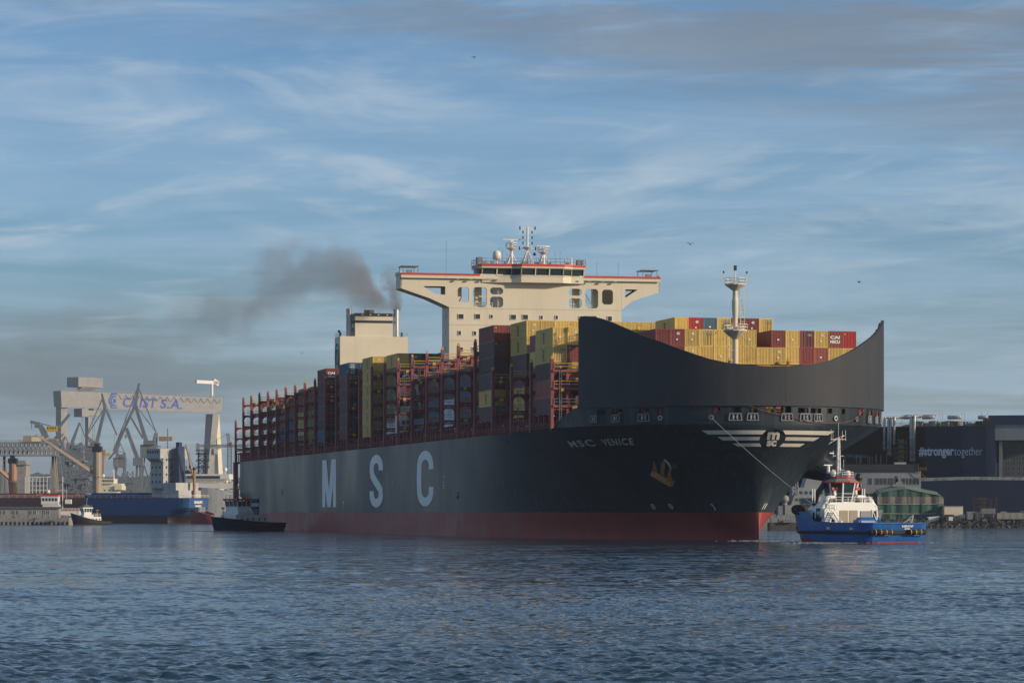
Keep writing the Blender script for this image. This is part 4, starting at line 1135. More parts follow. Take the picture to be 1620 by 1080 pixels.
# the higher stacks one bay further aft
up = {10:'Y',11:'R',12:'K',13:'Y',14:'M',15:'M',16:'Y'}
for i, (r_, c) in enumerate(sorted(up.items())):
    place(1, r_, 5, c, f"{nm(c)} container, {ORD[i+1]} from the left in the raised row beside the foremast", G1, end={14:-1,15:0}.get(r_))
G2 = "containers in the third bay aft of the visor"
for i, r_ in enumerate(range(1, 11)):
    c = "Y" if r_ != 4 else "L"
    place(2, r_, 5, c if r_ != 4 else 'Y', f"mustard yellow container, {ORD[i+1]} from the left in the top row before the bridge tower", G2, end={1:0,4:3}.get(r_))
for t, c in enumerate("YYBBY"):
    place(2, 1, t, c, f"{nm(c)} container, {ORD[t+1]} from bottom under the yellow row, behind lashing posts", G2)
for r_ in (2, 3, 4):
    for t in (3, 4): place(2, r_, t, 'Y' if r_ < 4 else 'M', f"{'mustard yellow' if r_ < 4 else 'maroon'} container in {ORD[t+1]} tier, {ORD[r_]} stack inboard in the third bay", G2)
G3 = "outboard stacks along the starboard side"
for t, c in enumerate("BYBBBM"):
    place(3, 0, t, c, f"{nm(c)} container, {ORD[t+1]} from bottom in the tall maroon stack before the tower", G3, side=(c == 'Y'), end=(3 if t > 3 else None))
for t, c in enumerate("BBNBMM"):
    place(3, 1, t, c, f"{nm(c)} container, {ORD[t+1]} from the bottom behind the tall maroon outboard stack", G3, side=False)
inner = {4: "KNB", 5: "BMK", 6: "WWB", 7: "BKB", 8: "", 9: "B", 10: "WOOOOY", 12: "BMMBM", 14: "BMBBM", 16: "WWOMM", 17: "OOOMM", 18: "OYYMM", 19: "BNNM", 20: "BN"}
for k, cols in inner.items():
    for t, c in enumerate(cols):
        place(k, 1, t, c, f"{nm(c)} container, {ORD[t+1]} tier up, seen through the {ORD[k+1]} lashing bridge from the visor", "containers seen through the lashing bridges", side=(c in "YO" and k < 14))
for k, cols, where in ((11, "YYYYYY", "olive shaded yellow stack below the funnel"), (13, "BBBBBN", "blue topped outboard stack below the funnel"), (15, "NBBBBM", "outboard stack nearest the stern")):
    for t, c in enumerate(cols):
        place(k, 0, t, c, f"{nm(c)} container, {ORD[t+1]} from the bottom of the {where}", G3, end=(5 if (k, t) == (13, 5) else 4 if (k, t) == (15, 5) else None))
# the top tiers of the bays behind, seen along the skyline
sky = {10: "ONOYOOYO", 11: "OYMBY", 13: "NBM", 15: "MM", 16: "MMBM", 17: "MBMM", 18: "MMM"}
for k, cols in sky.items():
    t = 5 if k < 16 else 4
    for i, c in enumerate(cols):
        r_ = 2+i if k not in (11, 13, 15) else 1+i
        place(k, r_, t, c, f"{nm(c)} container, {ORD[i+1]} inboard in the top tier of the {ORD[k+1]} bay from the visor", "containers along the skyline")
# everything that is only glimpsed between and beneath those: plain boxes, one mass
def stow():
    mbs = {c: MB() for c in "YMBNO"}; rr = random.Random(33)
    hmax = {0:4,1:5,2:5,3:5,4:3,5:3,6:3,7:3,8:0,9:1,10:5,11:5,12:5,13:5,14:5,15:5,16:4,17:4,18:4,19:3,20:2,21:-1,22:-1}
    allm = MB(); cs = "YMBNO"
    for k, hm in hmax.items():
        for row in range(0, 21):
            if row == 0 and k not in (0, 3, 11, 13, 15): continue
            
            top = hm - (1 if rr.random() < .3 and row > 2 else 0)
            if k == 1: top = 5 if 10 <= row <= 16 else 4
            if k in (2, 3) and row > 9: top = 4
            if k >= 12 and row >= 9: top = 6  # hidden inboard stacks raised to keep sun off the stern lashing bridges
            if k == 0: top = 3 if (row < 7 or row == 14) else 4
            for t in range(top+1):
                if (k, row, t) in filled: continue
                if k in (10, 11, 13, 15, 16, 17, 18) and t == top and top == hm and row < 10 and (k, row, t) not in filled and rr.random() < .2: continue
                # only the shell of each bay matters
                if 2 < row < 19 and t < top-1: continue
                x = -PITCH*k-.85; y = row_y(row); z = BASE+2.87*t
                allm.box((x-CL, y-CW/2, z), (x, y+CW/2, z+CH), cs.index(rr.choice("YMMBBNO")))
    o = allm.build("container_mass", [CC[c][1] for c in cs])
    o.location = ship.location; o.rotation_euler = ship.rotation_euler
    tag(o, "hundreds of mixed containers filling the bays behind the visible stacks", "containers", kind="stuff")
stow()
for o_ in S.objects:
    if len(str(o_.get("label", "")).replace("-", " ").split()) > 16: print("LONG", o_["label"])
print("containers", n_cont)

# ------------------------------------------------------------------ person at the bow
def person(loc, label, top, legs, rz=0.0, arm=0.3):
    """one skinned figure, 1.78 m"""
    J = [(0,0,.95,.16),(0,0,1.18,.15),(0,0,1.42,.17),(0,0,1.52,.07),(0,0,1.62,.10),(0,0,1.72,.09),
         (0,.20,1.43,.075),(.06,.27,1.15,.055),(.22,.22,1.0,.045),(.29,.2,.97,.04),
         (0,-.20,1.43,.075),(.06,-.27,1.15,.055),(.22,-.22,1.0,.045),(.29,-.2,.97,.04),
         (0,.10,.88,.11),(.03,.11,.50,.075),(0,.12,.09,.05),(.14,.13,.04,.045),
         (0,-.10,.88,.11),(-.02,-.11,.50,.075),(-.06,-.12,.09,.05),(.08,-.13,.04,.045)]
    E = [(0,1),(1,2),(2,3),(3,4),(4,5),(2,6),(6,7),(7,8),(8,9),(2,10),(10,11),(11,12),(12,13),(0,14),(14,15),(15,16),(16,17),(0,18),(18,19),(19,20),(20,21)]
    me = bpy.data.meshes.new("person"); me.from_pydata([j[:3] for j in J], E, [])
    o = bpy.data.objects.new("person", me); COL.objects.link(o)
    md = o.modifiers.new("skin", 'SKIN'); sv = me.skin_vertices[0].data
    for i, j in enumerate(J): sv[i].radius = (j[3], j[3]*1.0)
    sv[0].use_root = True
    sd = o.modifiers.new("sub", 'SUBSURF'); sd.levels = 1; sd.render_levels = 1
    dg = bpy.context.evaluated_depsgraph_get(); dg.update()
    m2 = bpy.data.meshes.new_from_object(o.evaluated_get(dg)); bpy.data.objects.remove(o)
    m2.materials.clear()
    for m_ in (top, legs, M['skin']): m2.materials.append(m_)
    for p in m2.polygons:
        z = p.center.z; p.material_index = 2 if (z > 1.5 or (z < 1.03 and abs(p.center.y) > .17 and p.center.x > .15)) else (0 if z > .93 else 1); p.use_smooth = True
    o = link("person", m2, None, loc, (0, 0, rz)); o["label"] = label; o["category"] = "person"
    mb = MB(); mb.sphere((0, 0, 1.72), .135, 10, 6, sz=.75); mb.lathe([(.17, 1.70), (.15, 1.72)], (0.02, 0, 0), 10); mb.build("helmet", top if top is M['hivis'] else M['white'], o)
    return o
SM = Matrix.Translation(ship.location) @ Matrix.Rotation(ship.rotation_euler.z, 4, 'Z')
person(SM @ Vector((35.15, -.6, 19.05)), "crew member in yellow hi-vis leaning at a bow mooring opening under the visor", M['hivis'], M['hivis'], ship.rotation_euler.z)
# ------------------------------------------------------------------ tugs
def tug_hull(L, B, sheer, rake=1.6, full=.28, tuck=.12):
    """returns f(u, z01) -> local point of the starboard half; u 0 stern .. 1 bow; sheer(u) top height"""
    def half(u):
        bow = max(0, (u-(1-full*1.6))/(full*1.6)); stern = max(0, (.07-u)/.07)
        return B/2*(max(0, 1-bow**2.3))**.62*(1-.28*stern**2)
    def f(u, t, side):
        zt = sheer(u); z = -0.8 + (zt+0.8)*t
        b = half(u)*(1-tuck*(1-t)**1.5*(1+1.8*u**3)); x = -L/2+L*u
        x += rake*(t-1)*max(0, (u-.7)/.3) - 1.1*(t-1)*max(0, (.12-u)/.12)
        return Vector((x, side*b, z))
    return f
def hull_mesh(mb, f, us, ts, bands):
    for side in (-1, 1):
        g = [[f(u, t, side) for u in us] for t in ts]; n = len(us); vs = [p for r_ in g for p in r_]
        for j in range(len(ts)-1):
            fs = [(j*n+i, j*n+i+1, (j+1)*n+i+1, (j+1)*n+i) for i in range(n-1)]
            if side == 1: fs = [q[::-1] for q in fs]
            o = len(mb.v); mb.add(vs[j*n:(j+2)*n], [tuple(i-j*n for i in q) for q in fs], bands[j])
    # transom
    for j in range(len(ts)-1):
        a, b = f(us[0], ts[j], -1), f(us[0], ts[j], 1); c, d = f(us[0], ts[j+1], 1), f(us[0], ts[j+1], -1)
        mb.add([a, b, c, d], [(3,2,1,0)], bands[j])
FIXED = {'hull','bulwark_rail','deck','rubbing_strake','stern_strake','stern_fender','bow_fender','tyre','stern_name','freeing_port','side_bitt'}
def hero_tug():
    a = math.radians(24); loc = (50.75, 473.0, 0)
    root = thing("tugboat", "blue and white tug with red-trimmed wheelhouse working under the ship's bow", "tugboat", loc, math.radians(90)+a)
    L, B = 27.0, 11.6
    def sheer(u): return 2.95 + 0.15*min(1, max(0, (u-.3)/.2)) + 1.35*min(1, max(0, (u-.55)/.05)) + .35*max(0, (u-.6)/.4)
    f = tug_hull(L, B, sheer, rake=1.6, full=.26)
    us = [0, .01, .03, .05, .08, .15, .25, .35, .45, .549, .575, .60, .64, .68, .72, .76, .80, .84, .87, .90, .92, .94, .96, .975, .985, .995, 1.0]
    zt = lambda z, u=.3: (z+.8)/(sheer(u)+.8)
    mb = MB(); ts = [0, .27, .34, .5, .7, .85, 1.0]
    hull_mesh(mb, f, us, ts, [1, 0, 0, 0, 0, 0])
    h = mb.build("hull", [M['tugblue'], M['boot']], root); h.data.polygons.foreach_set("use_smooth", [abs(p.normal.x) < .9 or p.center.x > 0 for p in h.data.polygons])
    # inside of the bulwark, cap rail, deck
    mb = MB()
    for side in (-1, 1):
        for u0, u1 in zip(us[:-1], us[1:]):
            p, q = f(u0, 1, side), f(u1, 1, side); mb.bar(p, q, .28, .12)
            i0, i1 = Vector((p.x*.985, p.y*.97, p.z)), Vector((q.x*.985, q.y*.97, q.z))
            mb.add([i0, i1, i1-Vector((0,0,1.1)), i0-Vector((0,0,1.1))], [(0,1,2,3)])
    mb.bar(f(0, 1, -1), f(0, 1, 1), .28, .12)
    mb.build("bulwark_rail", M['tugblue'], root)
    mb = MB(); pts = [f(u, 1, -1) for u in us if u < .56]; mb.add([(p.x*.98, p.y*.96, 1.95) for p in pts]+[(p.x*.98, -p.y*.96, 1.95) for p in pts[::-1]], [tuple(range(2*len(pts)))])
    pts = [f(u, 1, -1) for u in us if u >= .575]; mb.add([(p.x*.985, p.y*.97, 3.6) for p in pts]+[(p.x*.985, -p.y*.97, 3.6) for p in pts[::-1]], [tuple(range(2*len(pts)))])
    mb.build("deck", M['green'], root)
    # fenders
    def band(z, side, u0, u1, r_, name="fender", rings=()):
        mb = MB(); n = 22; pts = []
        for i in range(n+1):
            u = u0+(u1-u0)*i/n; t = (z+.8)/(sheer(u)+.8); p = f(u, t, side); c = Vector((p.x, p.y+side*r_*.55, p.z)); pts.append(c)
        mb.path(pts, r_, 8); return mb, pts
    mb, _ = band(1.55, 1, 0.0, .97, .22); m2, _ = band(1.55, -1, 0.0, .97, .22); o = len(mb.v)
    mb.add(m2.v, m2.f); mb.build("rubbing_strake", M['rubber'], root)
    z = 1.62; t = zt(z, 0)
    A, Bq = f(0, t, 1), f(0, t, -1)
    mb = MB()
    xs = A.x-.28
    mb.bar((xs+.12, A.y+.1, z), (xs+.12, Bq.y-.1, z), .35, .5)
    mb.build("stern_strake", M['rubber'], root)
    mb = MB(); ry = MB()
    yA, yB = A.y+.2, Bq.y-.2
    def roll(y0, y1, n):
        mb.tube((xs-.12, y0, z), (xs-.12, y1, z), .38, 12)
        for i in range(n):
            y = y0+(y1-y0)*(i+.5)/n; ry.tube((xs-.12, y-.05, z), (xs-.12, y+.05, z), .41, 12)
    roll(yA, yA-3.6, 4); roll(yB+2.6, yB, 3)
    mb.sphere((xs, yB-.1, z), .45, 10, 6); mb.sphere((xs, yA+.1, z), .45, 10, 6)
    f1 = mb.build("stern_fender", M['rubber'], root, smooth=True); tag(ry.build("yellow_band", M['yellow'], f1), kind="stuff")
    tag(f1, kind="stuff")
    mb = MB(); pts = []
    for side, uu in ((1, (.74,.80,.86,.91,.95,.98,1.0)), (-1, (.98,.95,.91,.86,.80,.74))):
        for u in uu: p = f(u, .99, side); pts.append(Vector((p.x-.1, p.y*.95, p.z+.25)))
    mb.path(pts, .7, 12)
    for i in range(14):
        a_ = i/14*(len(pts)-1); k = int(a_); c = pts[k].lerp(pts[k+1], a_-k); d = (pts[k+1]-pts[k]).normalized(); mb.path([c-d*.12, c+d*.12], .75, 12)
    mb.build("bow_fender", M['rubber'], root, smooth=False)
    mb = MB()
    for side in (1, -1):
        for i in range(6): p = f(.88+.02*i, .55, side); mb.tube((p.x, p.y*1.0, p.z), (p.x+.1, p.y*1.04, p.z), .4, 10)
    mb.build("tyre", M['rubber'], root)
    # transom lettering and freeing ports; overboard discharge
    mb = MB()
    def tp(a_, b_, y0, z0):                                  # a along reader's right (ship's starboard), b up
        t_ = zt(z0+b_, 0); p = f(0, t_, 1); return Vector((p.x-.05, y0-a_, z0+b_))
    put_text(mb, "FAIRPLAY-XV", lambda a_, b_: tp(a_, b_, -.75, 2.35), 1.95, .27, bold=.07)
    put_text(mb, "GDYNIA", lambda a_, b_: tp(a_, b_, -1.25, 2.0), .95, .2, bold=.07)
    tag(mb.build("stern_name", M['letter'], root), "tug name and home port in white on the stern")
    mb = MB()
    for y in (1.6, -3.4): mb.cbox((A.x-.03, y, 1.15), (.06, .9, .16))
    mb.build("freeing_port", M['steel'], root)
    mb = MB()
    for u in (.13, .38):
        p = f(u, .78, 1)
        mb.bar((p.x-.4, p.y+.06, p.z), (p.x+.4, p.y+.06, p.z), .1, .35, m=0); mb.tube((p.x-.7, p.y+.04, p.z-.1), (p.x-.7, p.y+.14, p.z-.1), .16, 8, m=1)
    mb.build("side_bitt", [M['steel'], M['yellow']], root)
    # deckhouse
    W2 = 4.55
    mb = MB()
    house = [(0, -W2), (0, W2), (3.6, W2), (7.2, 3.4), (7.2, -3.4), (3.6, -W2)]
    mb.prism([(x, y, 1.96) for x, y in house], (0, 0, 3.6)); 
    # the sloping shoulders up to the boat deck
    mb.add([(0,-W2,5.56),(0,W2,5.56),(0,3.6,7.0),(0,-3.6,7.0),(5.2,-W2,5.56),(5.2,W2,5.56),(5.2,3.6,7.0),(5.2,-3.6,7.0)], [(0,1,2,3),(7,6,5,4),(1,5,6,2),(0,3,7,4),(3,2,6,7)])
    dh = mb.build("deckhouse", M['tugwhite'], root)
    mb = MB()
    for y0, y1 in ((2.0, .55), (.35, -1.1)): 
        mb.box((-.05, min(y0, y1), 2.3), (.04, max(y0, y1), 5.5), 0)
        for i in range(6): mb.box((-.075, min(y0, y1)+.05, 2.5+.5*i), (-.05, max(y0, y1)-.05, 2.53+.5*i), 1)
    mb.build("door", [M['tan'], M['midgrey']], root)
    mb = MB(); mb.box((-.12, -3.4, 2.2), (-.03, -1.6, 5.4)); mb.build("store_cabinet", M['grey'], root)
    # side panel with the number
    mb = MB(); mb.box((.9, W2, 2.4), (2.5, W2+.04, 5.9)); p_ = mb.build("blue_panel", M['navy'], root)
    mb = MB(); put_text(mb, "97", lambda a_, b_: Vector((2.2-a_, W2+.07, 4.6+b_)), 1.1, .7, bold=.04); mb.build("panel_number", M['letter'], p_)
    mb = MB(); mb.box((3.0, W2, 3.9), (3.5, W2+.04, 5.2)); mb.box((-.02, -4.3, 3.6), (.01, -3.7, 5.4)); mb.build("side_window", M['glass'], root)
    mb = MB(); mb.bar((-.1, -4.4, 3.4), (-.1, -3.6, 5.6), .1); mb.bar((-.1, -4.4, 3.4), (-.1, -4.4, 5.6), .1); mb.bar((-.1, -3.6, 3.4), (-.1, -3.6, 5.6), .1); mb.build("brace", M['tugwhite'], root)
    # stairs
    for s, y in ((1, 3.1),):
        mb = MB()
        for e in (-.4, .4): mb.bar((-2.2, y+e, 2.0), (0, y+e+.4, 5.2), .1, .25)
        for k in range(11): mb.bar((-2.2+.2*k, y-.4+.036*k, 2.2+.29*k), (-2.2+.2*k, y+.4+.036*k, 2.2+.29*k), .3, .05)
        for e in (-.45, .45): mb.bar((-2.2, y+e, 3.0), (0, y+e+.4, 6.2), .06)
        mb.build("stairs", M['white'], root)
    # boat deck rails and posts
    mb = MB(); mb.rail([(5, 3.6, 7.0), (-.0, 3.6, 7.0), (0, -3.6, 7.0), (5, -3.6, 7.0)], h=1.0, r=.035, step=.9)
    mb.rail([(-.3, 4.3, 5.6), (-.3, 2.6, 5.6)], h=1.0, r=.035, step=.7); mb.build("boat_deck_railing", M['white'], root)
    # exhausts: white pipes bending up to black slanted tops
    for s in (-1, 1):
        mb = MB(); mb.path([(1.2, s*3.5, 6.2), (1.2, s*3.7, 7.6), (1.3, s*3.1, 8.05), (1.6, s*2.0, 8.05), (1.8, s*1.75, 8.5), (1.8, s*1.75, 9.3)], .33, 10)
        mb.path([(.6, s*4.6, 4.2), (.6, s*4.4, 6.2), (.8, s*3.9, 7.3), (1.1, s*3.4, 7.9)], .42, 8)
        mb.build("vent_trunk", M['tugwhite'], root, smooth=True)
        mb = MB(); mb.cbox((1.75, s*1.95, 9.55), (.5, .9, .5)); mb.sphere((1.5, s*1.6, 9.6), .32, 8, 6); mb.build("fire_monitor", M['red'], root)
        mb = MB()
        top_ = (3.4, s*1.9 if s > 0 else -3.3, 11.7); mb.path([(4.2, s*4.0, 6.4), (4.0, s*3.5 if s > 0 else -3.9, 8.7), top_], [.4, .42, .5], 10)
        mb.sphere(top_, .56, 10, 7, sz=1.5); mb.build("exhaust_stack", M['black'], root, smooth=True)
        mb = MB()
        for e in (0, .45): mb.tube((3.4, s*4.3+e*.9, 6.8), (3.4, s*4.3+e*.9, 9.6), .1, 6)
        mb.build("goose_vent", M['tugwhite'], root)
    # wheelhouse: dark glass faceted, white posts leaning outwards, red roof trims
    mb = MB(); cx = 3.2
    def ringp(r_, z, n=8, ph=math.pi/8): return [(cx+r_*1.05*math.cos(ph+2*math.pi*i/n), r_*math.sin(ph+2*math.pi*i/n), z) for i in range(n)]
    lo, mid, hi = ringp(2.0, 7.05), ringp(2.15, 7.9), ringp(2.65, 10.6)
    base = MB(); base.add(ringp(1.8, 6.9)+lo, [(i, (i+1) % 8, 8+(i+1) % 8, 8+i) for i in range(8)]); base.add(ringp(1.3, 6.4)+ringp(1.8, 6.95), [(i, (i+1) % 8, 8+(i+1) % 8, 8+i) for i in range(8)]); base.build("wheelhouse_base", M['tugwhite'], root)
    g = MB(); g.add(lo+hi, [(i, (i+1) % 8, 8+(i+1) % 8, 8+i) for i in range(8)]); g.build("wheelhouse_glass", M['glass'], root)
    fr = MB()
    for i in range(8):
        fr.bar(lo[i], hi[i], .2); fr.bar(Vector(lo[i]).lerp(Vector(hi[i]), .45), Vector(lo[(i+1) % 8]).lerp(Vector(hi[(i+1) % 8]), .45), .09); fr.bar(lo[i], lo[(i+1) % 8], .16)
    fr.build("window_post", M['tugwhite'], root)
    mb = MB(); mb.lathe([(2.75, 10.6), (2.95, 10.7), (2.95, 10.9), (2.8, 10.95)], (cx, 0, 0), 8); mb.lathe([(2.0, 11.55), (2.1, 11.6), (2.1, 11.8)], (cx, 0, 0), 8); mb.build("roof_trim", M['red'], root)
    mb = MB(); mb.lathe([(2.7, 10.96), (1.95, 11.54)], (cx, 0, 0), 8); mb.build("wheelhouse_roof", M['midgrey'], root)
    mb = MB(); mb.rail(ringp(1.9, 11.82)+[ringp(1.9, 11.82)[0]], h=.9, r=.035, step=1); mb.build("roof_railing", M['tugwhite'], root)
    for o_ in root.children:
        if o_.name.split('.')[0] in FIXED: continue
        for v in o_.data.vertices: v.co.z = 1.96+(v.co.z-1.96)*.8 if v.co.z > 1.96 else v.co.z
    for v in p_.children[0].data.vertices: v.co.z = 1.96+(v.co.z-1.96)*.8
    # lattice mast, aerials, domes
    mb = MB(); mb.lattice((cx+.6, 0, 9.8), (cx+.6, 0, 15.6), .5, 15, .065, w2=.26); mb.tube((cx+.6, 0, 15.6), (cx+.6, 0, 18.0), .04, 5)
    for z_, w_ in ((10.9, 1.1), (13.0, .9), (15.5, 1.3)): mb.bar((cx+.6, -w_, z_), (cx+.6, w_, z_), .07)
    for y, z_, h_ in ((1.25, 15.5, 1.5), (.95, 15.5, 1.3), (-.7, 15.5, 1.3), (-1.25, 15.5, 1.4), (.9, 13.0, .8), (-.9, 11.4, 1.1)): mb.bar((cx+.6, y, z_-.2), (cx+.6, y, z_+h_), .045)
    mt = mb.build("mast", M['steel'], root)
    mb = MB(); mb.cbox((cx+.4, 1.3, 13.4), (.25, .7, .16)); mb.build("masthead_scanner", M['tugwhite'], mt)
    mb = MB(); mb.cbox((cx+.3, 2.0, 11.6), (.3, 1.4, .16)); mb.tube((cx+.3, 1.9, 9.7), (cx+.3, 1.9, 11.5), .25, 8); mb.build("radar_scanner", M['tugwhite'], mt)
    mb = MB(); mb.cbox((cx+.4, -.4, 15.8), (.28, .28, .28)); mb.build("red_lamp", M['red'], mt)
    for y in (1.55, -1.0):
        mb = MB(); mb.tube((cx-.5, y, 9.6), (cx-.5, y, 10.0), .15, 6); mb.sphere((cx-.5, y, 10.3), .45, 12, 8, sz=1.15); mb.build("satellite_dome", M['tugwhite'], root, smooth=True)
    # deck gear
    mb = MB(); mb.tube((-4.2, -1.2, 2.9), (-4.2, 1.2, 2.9), .9, 14); mb.box((-5, -1.6, 1.96), (-3.4, -1.3, 3.4)); mb.box((-5, 1.3, 1.96), (-3.4, 1.6, 3.4)); mb.build("towing_winch", M['tugblue'], root)
    mb = MB(); mb.bar((-9.2, -3.2, 2.6), (-10.2, -4.6, 4.1), .13); mb.bar((-10.2, -4.6, 4.1), (-9.6, -4.6, 2.6), .11); mb.bar((-9.2, -2.6, 2.6), (-10.2, -4.2, 3.5), .1); mb.bar((-10.2,-4.2,3.5),(-9.6,-4.3,2.6),.1); mb.build("tow_guide", M['white'], root)
    mb = MB(); r = random.Random(2)
    for i in range(14): mb.cbox((-1.2-r.random()*1.2, r.uniform(-4.4, 4.4), 2.3+r.random()*.6), (.4, r.uniform(.2, .5), r.uniform(.4, .9)), r.choice([0, 1, 2]))
    mb.build("deck_gear", [M['red'], M['steel'], M['tugwhite']], root)
    mb = MB(); mb.lathe([(.55, 0), (.55, .9)], (10.4, 0, 3.6), 10); mb.tube((8.8, -1.5, 4.3), (8.8, 1.5, 4.3), .6, 12); mb.build("bow_winch", M['steel'], root)
    T = Matrix.Translation(loc) @ Matrix.Rotation(math.radians(90)+a, 4, 'Z')
    return root, T
tug, TT = hero_tug()
person(TT @ Vector((-1.6, 4.0, 1.96)), "deckhand in dark clothes standing by the blue tug's deckhouse door", M['navy'], M['black'], math.radians(250))
# the towing line from the ship's bow fairlead down to the tug, and slack lines round the bow
def rope(name, a, b, sag, label, r_=.055, n=24, m=None):
    a, b = Vector(a), Vector(b); mb = MB()
    mb.path([a.lerp(b, i/n)-Vector((0, 0, 4*sag*(i/n)*(1-i/n))) for i in range(n+1)], r_, 5)
    return tag(mb.build(name, m or M['rope']), label, "rope")
rope("tow_rope", SM @ arcpt(-9.9, 19.2, .2), TT @ Vector((8.8, .3, 4.9)), .5, "pale taut tow line running from the ship's bow down to the blue tug", .04)
mb = MB(); aa = [(-4.5, 21.1), (3, 19.2), (9, 18.4), (15, 19.0), (19, 21.0)]
for (p, z0), (q, z1) in zip(aa[:-1], aa[1:]): 
    mb.path([arcpt(p+(q-p)*i/6, z0+(z1-z0)*i/6-.25*math.sin(math.pi*i/6), .22) for i in range(7)], .05, 4)
mb.build("heaving_line", M['lash'], ship)

def small_tug(name, label, D, xpx, heading, L, B, hullm, housem, roofm, bow_h=3.2, stern_h=1.5, funnel=None, scale_house=1.0, group=None, black_top=False):
    c = W(xpx, 810, D); loc = (c.x, D, 0)
    root = thing(name, label, "tugboat", loc, heading, group)
    sheer = lambda u: stern_h + (bow_h-stern_h)*u**2.2
    f = tug_hull(L, B, sheer, rake=1.2, full=.34); us = [i/22 for i in range(23)]
    mb = MB(); hull_mesh(mb, f, us, [0, .25, .6, 1], [1, 0, 0]); mb.build("hull", [hullm, M['boot']], root, smooth=True)
    mb = MB()
    for s in (-1, 1):
        for u0, u1 in zip(us[:-1], us[1:]): mb.bar(f(u0, 1, s), f(u1, 1, s), .25, .15); mb.bar(f(u0, .62, s), f(u1, .62, s), .22, .22)
    mb.bar(f(0, 1, -1), f(0, 1, 1), .25, .15)
    mb.build("fender_rail", M['rubber'], root)
    mb = MB(); pts = [f(u, .8, -1) for u in us]; mb.add([(p.x, p.y*.95, p.z) for p in pts]+[(p.x, -p.y*.95, p.z) for p in pts[::-1]], [tuple(range(46))]); mb.build("deck", M['deck'], root)
    k = scale_house; b2 = B*.33
    mb = MB(); mb.box((-L*.22, -b2, stern_h-.6), (L*.25, b2, stern_h+2.0*k)); mb.box((-L*.02, -b2*1.02, stern_h+2.0*k), (L*.22, b2*1.02, stern_h+2.7*k)); mb.build("deckhouse", housem, root)
    mb = MB(); r = random.Random(len(label))
    for i in range(5):
        x = -L*.18+i*L*.085
        for s in (-1, 1): mb.cbox((x, s*b2, stern_h+.9*k), (.45, .06, .5))
    mb.build("porthole", M['glass'], root)
    z0 = stern_h+2.7*k; z1 = z0+2.6*k; x0, x1 = L*.01, L*.20; bb = b2*.8
    mb = MB(); mb.prism([(x0, -bb, z0), (x1, -bb, z0), (x1, bb, z0), (x0, bb, z0)], (0, 0, 1.2*k)); mb.build("wheelhouse", housem, root)
    zz = z0+1.2*k; g = MB(); g.prism([(x0+.05, -bb+.05, zz), (x1-.05, -bb+.05, zz), (x1-.05, bb-.05, zz), (x0+.05, bb-.05, zz)], (0, 0, 1.3*k)); g.build("wheelhouse_glass", M['glass'], root)
    fr = MB()
    for i in range(4):
        y = -bb+2*bb*i/3; fr.bar((x1, y, zz), (x1+.25, y, z1), .16); fr.bar((x0, y, zz), (x0, y, z1), .16)
    for i in range(4):
        x = x0+(x1-x0)*i/3
        for s in (-1, 1): fr.bar((x, s*bb, zz), (x, s*bb, z1), .16)
    fr.build("window_post", housem, root)
    mb = MB(); mb.box((x0-.4, -bb-.35, z1), (x1+.6, bb+.35, z1+.45)); mb.build("wheelhouse_roof", roofm, root)
    mb = MB(); mb.tube(((x0+x1)/2, 0, z1+.4), ((x0+x1)/2-.3, 0, z1+4.6*k), .16, 6, r2=.08); mb.bar(((x0+x1)/2, -1.1, z1+2.6), ((x0+x1)/2, 1.1, z1+2.6), .1); mb.cbox(((x0+x1)/2, 0, z1+3.3), (.3, 1.7, .2)); mb.bar(((x0+x1)/2, 0, z1+1.6), ((x0+x1)/2-1.6, 0, z1+.4), .1)
    mb.rail([(x0, -bb, z1+.45), (x1, -bb, z1+.45), (x1, bb, z1+.45), (x0, bb, z1+.45)], h=.8, r=.03, step=1.2); mb.build("mast", M['midgrey'], root)
    mb = MB(); mb.rail([(-L*.2, b2, stern_h+2.0*k), (0, b2, stern_h+2.0*k)], h=1, r=.035, step=1); mb.rail([(-L*.2, -b2, stern_h+2.0*k), (0, -b2, stern_h+2.0*k)], h=1, r=.035, step=1); mb.build("railing", M['white'], root)
    if funnel:
        mb = MB(); mb.lathe([(.95, 0), (.95, 1.9*k), (.95, 1.9*k)], (-L*.10, b2*.45, stern_h+2.0*k), 12); mb.lathe([(.97, 1.9*k), (.97, 2.7*k)], (-L*.10, b2*.45, stern_h+2.0*k), 12, 1); mb.lathe([(.97, 2.7*k), (.97, 3.7*k)], (-L*.10, b2*.45, stern_h+2.0*k), 12, 2)
        mb.build("funnel", [funnel, M['white'], funnel], root)
    mb = MB(); mb.bar((-L*.17, 0, stern_h+1.8*k), (-L*.17, 0, stern_h+4.6*k), .25); mb.bar((-L*.17, -.9, stern_h+4.2*k), (-L*.17, .9, stern_h+4.2*k), .15); mb.cbox((-L*.17, 0, stern_h+4.7*k), (.9, .9, .3)); mb.build("towing_frame", M['rust'], root)
    mb = MB(); mb.tube((L*.33, 0, sheer(.85)-.3), (L*.33, 0, sheer(.85)+2.6), .09, 6); mb.cbox((L*.33, 0, sheer(.85)+2.5), (.4, .6, .4)); mb.tube((L*.36, -.8, sheer(.85)), (L*.36, .8, sheer(.85)), .45, 10); mb.build("bow_post", M['midgrey'], root)
    return root
small_tug("tugboat", "dark blue tug with red roof beside the ship's stern", 752, 388, math.radians(-90-40), 22.5, 7.6, M['navy'], M['white'], M['red'], 3.4, 2.0, M['shipblue'], 1.0)
small_tug("tugboat", "black hulled tug with white house by the pier end", 1118, 143, math.radians(180+30), 15, 6.0, M['black'], M['white'], M['white'], 4.2, 1.3, None, .85)
